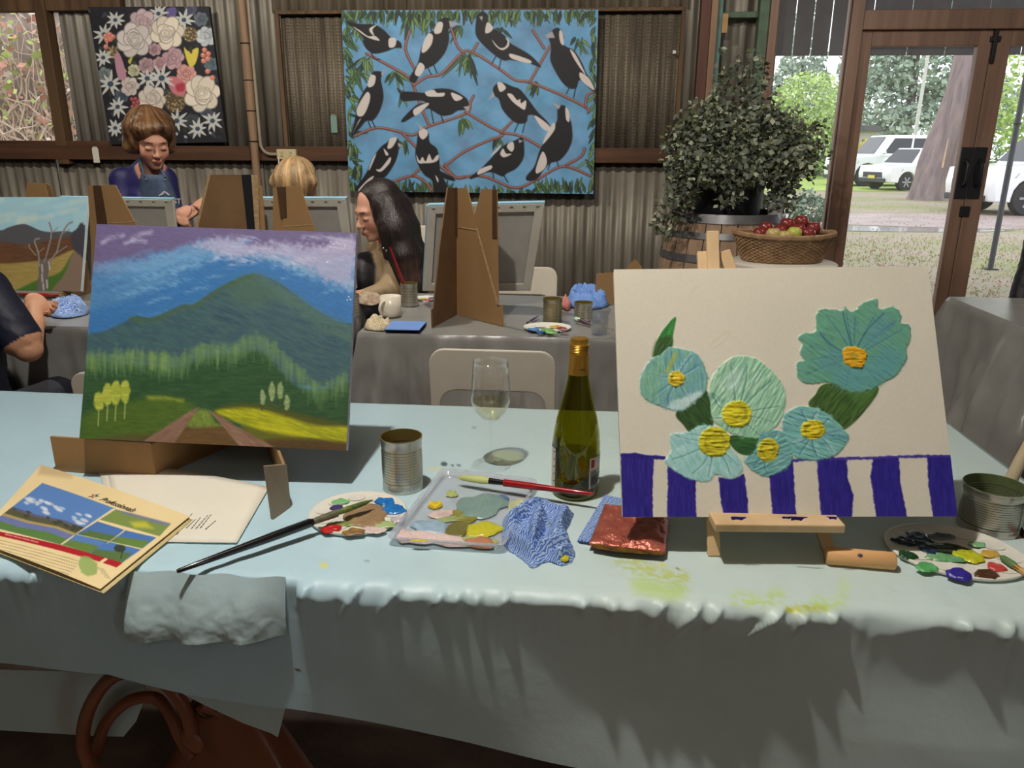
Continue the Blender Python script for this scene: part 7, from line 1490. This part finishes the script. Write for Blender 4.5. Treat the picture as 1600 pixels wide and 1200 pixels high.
Hh = Body(.006); Hh.ell(ho+HM @ Vector((0, -.03, .045)), (.09, .1, .088), 0, .02, np.array(HM)); Hh.cap(ho+Vector((0, .06, .02)), ho+Vector((0, .09, -.14)), .08, .06, 0, .03); Hh.mesh('hair', [(90, 74, 60)], HAIR, t, .006, 18, strand=.4)
# ================================================================== BARREL, SHRUB, BASKET
M_oak = wood('barrel_oak', (132, 108, 88), (160, 134, 110), 'z', .7); M_hoop = mat('barrel_hoop', (112, 112, 114), .4, metal=.7, var=.12)
BYR = 4.45; bq_ = ony(1137, 338, BYR); bh = bq_.z; bx_ = bq_.x
ba = thing('wine_barrel', 'oak wine barrel with steel hoops holding the shrub', 'barrel', (bx_, BYR, 0))
rad = lambda z: .335+.075*(1-((z-bh/2)/(bh/2))**2)-.03
for i in range(24):
    a0, a1 = 2*PI*i/24+.008, 2*PI*(i+1)/24-.008; b = MB(); n = 8
    vs = []
    for j in range(n+1):
        z = bh*j/n; r = rad(z)
        for a in (a0, a1): vs += [(bx_+r*math.cos(a), BYR+r*math.sin(a), z), (bx_+(r-.025)*math.cos(a), BYR+(r-.025)*math.sin(a), z)]
    fs = []
    for j in range(n): o = j*4; fs += [(o, o+2, o+6, o+4), (o+1, o+5, o+7, o+3), (o, o+4, o+5, o+1), (o+2, o+3, o+7, o+6)]
    fs += [(0, 1, 3, 2), (n*4, n*4+2, n*4+3, n*4+1)]
    b.add(vs, fs).build('stave', M_oak, ba)
MB.capped = False
for py0, py1 in ((337, 352), (366, 377), (401, 414), (470, 482), (520, 532)):
    z1, z0 = ony(1137, py0, BYR-.33).z, ony(1137, py1, BYR-.36).z
    MB().lathe([(rad(z0)+.002, z0), (rad(z0)+.005, z0), (rad(z1)+.005, z1), (rad(z1)+.002, z1)], (bx_, BYR, 0), 48).build('hoop', M_hoop, ba, smooth=True)
MB.capped = True
MB().lathe([(0, bh-.05), (rad(bh)-.02, bh-.05), (rad(bh)-.02, bh-.07), (0, bh-.07)], (bx_, BYR, 0), 40).build('head', M_oak, ba)
sh_ = thing('ivy_shrub', 'large dark leafy shrub trailing from a black pot on the barrel', 'plant', (bx_, BYR, bh-.05))
MB().lathe([(0, bh-.05), (.17, bh-.05), (.2, bh+.24), (.185, bh+.24), (.17, bh+.2), (0, bh+.2)], (bx_-.01, BYR, 0), 30).build('pot', mat('black_pot', (30, 32, 36), .5), sh_, smooth=True)
M_lf1 = mat('ivy_dark', (84, 92, 80), .5, c2=(112, 120, 104), vs=9); M_lf2 = mat('ivy_pale', (140, 146, 122), .5, c2=(168, 172, 146), vs=9); M_lf3 = mat('ivy_olive', (92, 98, 66), .5, var=.2)
BL = [(1140, 235, 62, 50, 4.4), (1088, 222, 42, 42, 4.4), (1190, 220, 52, 46, 4.4), (1082, 262, 40, 28, 4.25), (1195, 258, 44, 32, 4.25), (1135, 268, 55, 26, 4.15), (1238, 245, 34, 26, 4.3), (1225, 280, 20, 26, 4.3), (1258, 205, 24, 12, 4.35), (1275, 235, 14, 10, 4.3), (1062, 320, 18, 26, 4.2), (1040, 352, 18, 18, 4.15), (1068, 295, 26, 22, 4.25), (1140, 310, 20, 14, 4.1), (1215, 310, 12, 22, 4.25), (1118, 200, 30, 40, 4.5)]
bl = []
BS = [(1150, 160, 40, 55, 4.55), (1172, 115, 26, 32, 4.6), (1128, 105, 12, 34, 4.6), (1195, 155, 20, 32, 4.6), (1105, 180, 40, 30, 4.5), (1200, 190, 50, 30, 4.5), (1245, 215, 45, 30, 4.4), (1262, 250, 30, 30, 4.3), (1065, 240, 30, 40, 4.35), (1045, 335, 25, 35, 4.2), (1225, 300, 25, 40, 4.3)]
bs2 = []
for a, b, rx, ry, y in BS: q = ony(a, b, y); k = y*1.02/F; bs2.append((q, (rx*k, min(rx, 40)*k*.9, ry*k)))
for a, b, rx, ry, y in BL: q = ony(a, b, y); k = y*1.02/F; bl.append((q, (rx*k, min(rx, 40)*k*.9, ry*k)))
for nm, m, n, sd in (('foliage', M_lf1, 4300, 1), ('foliage', M_lf2, 1900, 2), ('foliage', M_lf3, 1300, 3)): leaves(nm, bl, n, .034, m, sh_, sd); leaves(nm, bs2, n//4, .032, m, sh_, sd+5)
rr = random.Random(6); b = MB()
for q, r in bl+bs2: b.tube(smooth_pts([(bx_+rr.uniform(-.06, .06), BYR, bh+.2), ((bx_+q.x)/2+rr.uniform(-.05, .05), (BYR+q.y)/2, max(bh+.3, (bh+q.z)/2+.15)), tuple(q)], 4, False), .005, 5)
b.build('stems', mat('ivy_stem', (74, 62, 48), .8), sh_)['kind'] = 'stuff'
b = MB()
for i in range(260): a = rr.uniform(0, 6.3); s = rr.uniform(.18, .29); b.sphere((bx_+s*math.cos(a), BYR+s*math.sin(a), bh-.045), (.012, .012, .006), 6, 4)
tag(b.build('bark_mulch', mat('mulch', (104, 92, 74), .9, var=.4, vs=30)), 'loose bark mulch on top of the oak barrel', 'mulch', kind='stuff')
# round white stand with basket and fruit
SY = 3.72; s0 = ony(1222, 408, SY); rs = .246
sd_ = thing('round_stand', 'round white topped stand under the fruit basket', 'table', (s0.x, SY, 0))
MB().lathe([(0, s0.z-.03), (rs-.01, s0.z-.03), (rs, s0.z-.022), (rs, s0.z-.006), (rs-.008, s0.z), (0, s0.z)], (s0.x, SY, 0), 48).build('top', mat('white_stand', (206, 200, 188), .5, var=.04), sd_, smooth=True)
MB().tube([(s0.x, SY, s0.z-.03), (s0.x, SY, .03)], .03, 14).build('pedestal', M_steel, sd_, smooth=True); MB().lathe([(.2, 0), (.2, .015), (.03, .04)], (s0.x, SY, 0), 30).build('base', M_steel, sd_, smooth=True)
M_wick = mat('wicker', (132, 104, 76), .7, c2=(168, 136, 100), vs=30)
bk = thing('wicker_basket', 'brown oval wicker basket piled with apples', 'basket', (s0.x-.005, SY, s0.z)); bz = s0.z; bxx = s0.x-.005
bhh = ony(1215, 372, SY-.14).z-bz; NS = 34
def bprof(z): k = z/bhh; return (.172+.051*k, .107+.037*k)
for r_ in range(15):
    z = .008+(bhh-.02)*r_/14; ax, ay = bprof(z); P = []
    for i in range(NS*4+1):
        a = 2*PI*i/(NS*4); w_ = .0055*math.cos(a*NS+PI*(r_ % 2)); P.append((bxx+(ax+w_)*math.cos(a), SY+(ay+w_)*math.sin(a), bz+z))
    MB().tube(P, .0052, 6, caps=False).build('weave_strand', M_wick, bk, smooth='all')
for i in range(NS):
    a = 2*PI*(i+.5)/NS; p0, p1 = bprof(0), bprof(bhh); MB().tube([(bxx+p0[0]*math.cos(a), SY+p0[1]*math.sin(a), bz+.003), (bxx+p1[0]*math.cos(a), SY+p1[1]*math.sin(a), bz+bhh)], .004, 5).build('stake', M_wick, bk)
ax, ay = bprof(bhh)
for k in range(3): MB().tube([(bxx+(ax+.004)*math.cos(2*PI*i/60), SY+(ay+.004)*math.sin(2*PI*i/60), bz+bhh+.012*abs(math.cos(2*PI*i/60))**3+.006*math.sin(30*PI*i/60+k*2.1)) for i in range(61)], .009, 7, caps=False).build('rim_strand', M_wick, bk, smooth='all')
MB().lathe([(0, .004), (1, .004), (1, .010), (0, .010)], (bxx, SY, bz), 40, .169, .104).build('basket_floor', M_wick, bk)
M_ap = mat('red_apple', (100, 28, 34), .3, c2=(140, 52, 46), vs=14, coat=.3); M_ag = mat('green_apple', (166, 176, 70), .3, c2=(190, 192, 96), vs=14, coat=.3)
APP = [(1197, 357, .03, 'r'), (1230, 351, .0, 'r'), (1252, 347, .05, 'r'), (1247, 360, -.04, 'r'), (1271, 357, .02, 'r'), (1218, 362, -.05, 'r'), (1241, 365, -.09, 'g'), (1208, 367, -.09, 'y'), (1226, 371, -.10, 'y'), (1187, 366, .0, 'r'), (1262, 366, -.06, 'r')]
names = {'r': ('dark red apple', M_ap), 'g': ('green apple', M_ag), 'y': ('pale green apple', mat('pale_apple', (178, 160, 96), .35, c2=(192, 170, 110), vs=14, coat=.3))}
where = ['at the left end of the pile in the basket', 'high in the middle of the basket pile', 'topmost at the back of the basket pile', 'just in front of the topmost apple', 'at the right end of the basket pile', 'low in the middle of the basket', 'at the front rim of the basket', 'at the left front rim of the basket', 'beside the green apple at the rim', 'lowest at the left end of the basket', 'low at the right end of the basket']
for (a, e, dy, k), wh in zip(APP, where):
    q = ony(a, e, SY+dy); r = .0345; nm, m = names[k]
    t = thing('apple', nm+' '+wh, 'apple', (q.x, q.y, q.z), 'apples in the basket')
    MB().lathe([(0, -.80*r), (.35*r, -.9*r), (.75*r, -.66*r), (1.0*r, -.05*r), (.92*r, .45*r), (.6*r, .82*r), (.25*r, .85*r), (0, .66*r)], q, 18).build('flesh', m, t, smooth='all')
    MB().tube([q+Vector((0, 0, .64*r)), q+Vector((.004, 0, 1.12*r))], .0018, 5).build('stem', M_post, t)
q = ony(1209, 352, 4.28); q.z = bh
po = thing('white_pot', 'small white pot on the barrel rim behind the apples', 'pot', q)
MB().lathe([(0, 0), (.035, 0), (.042, .085), (.045, .09), (.039, .09), (.034, .01), (0, .01)], q, 20).build('pot_wall', mat('white_enamel', (206, 206, 204), .35), po, smooth=True)
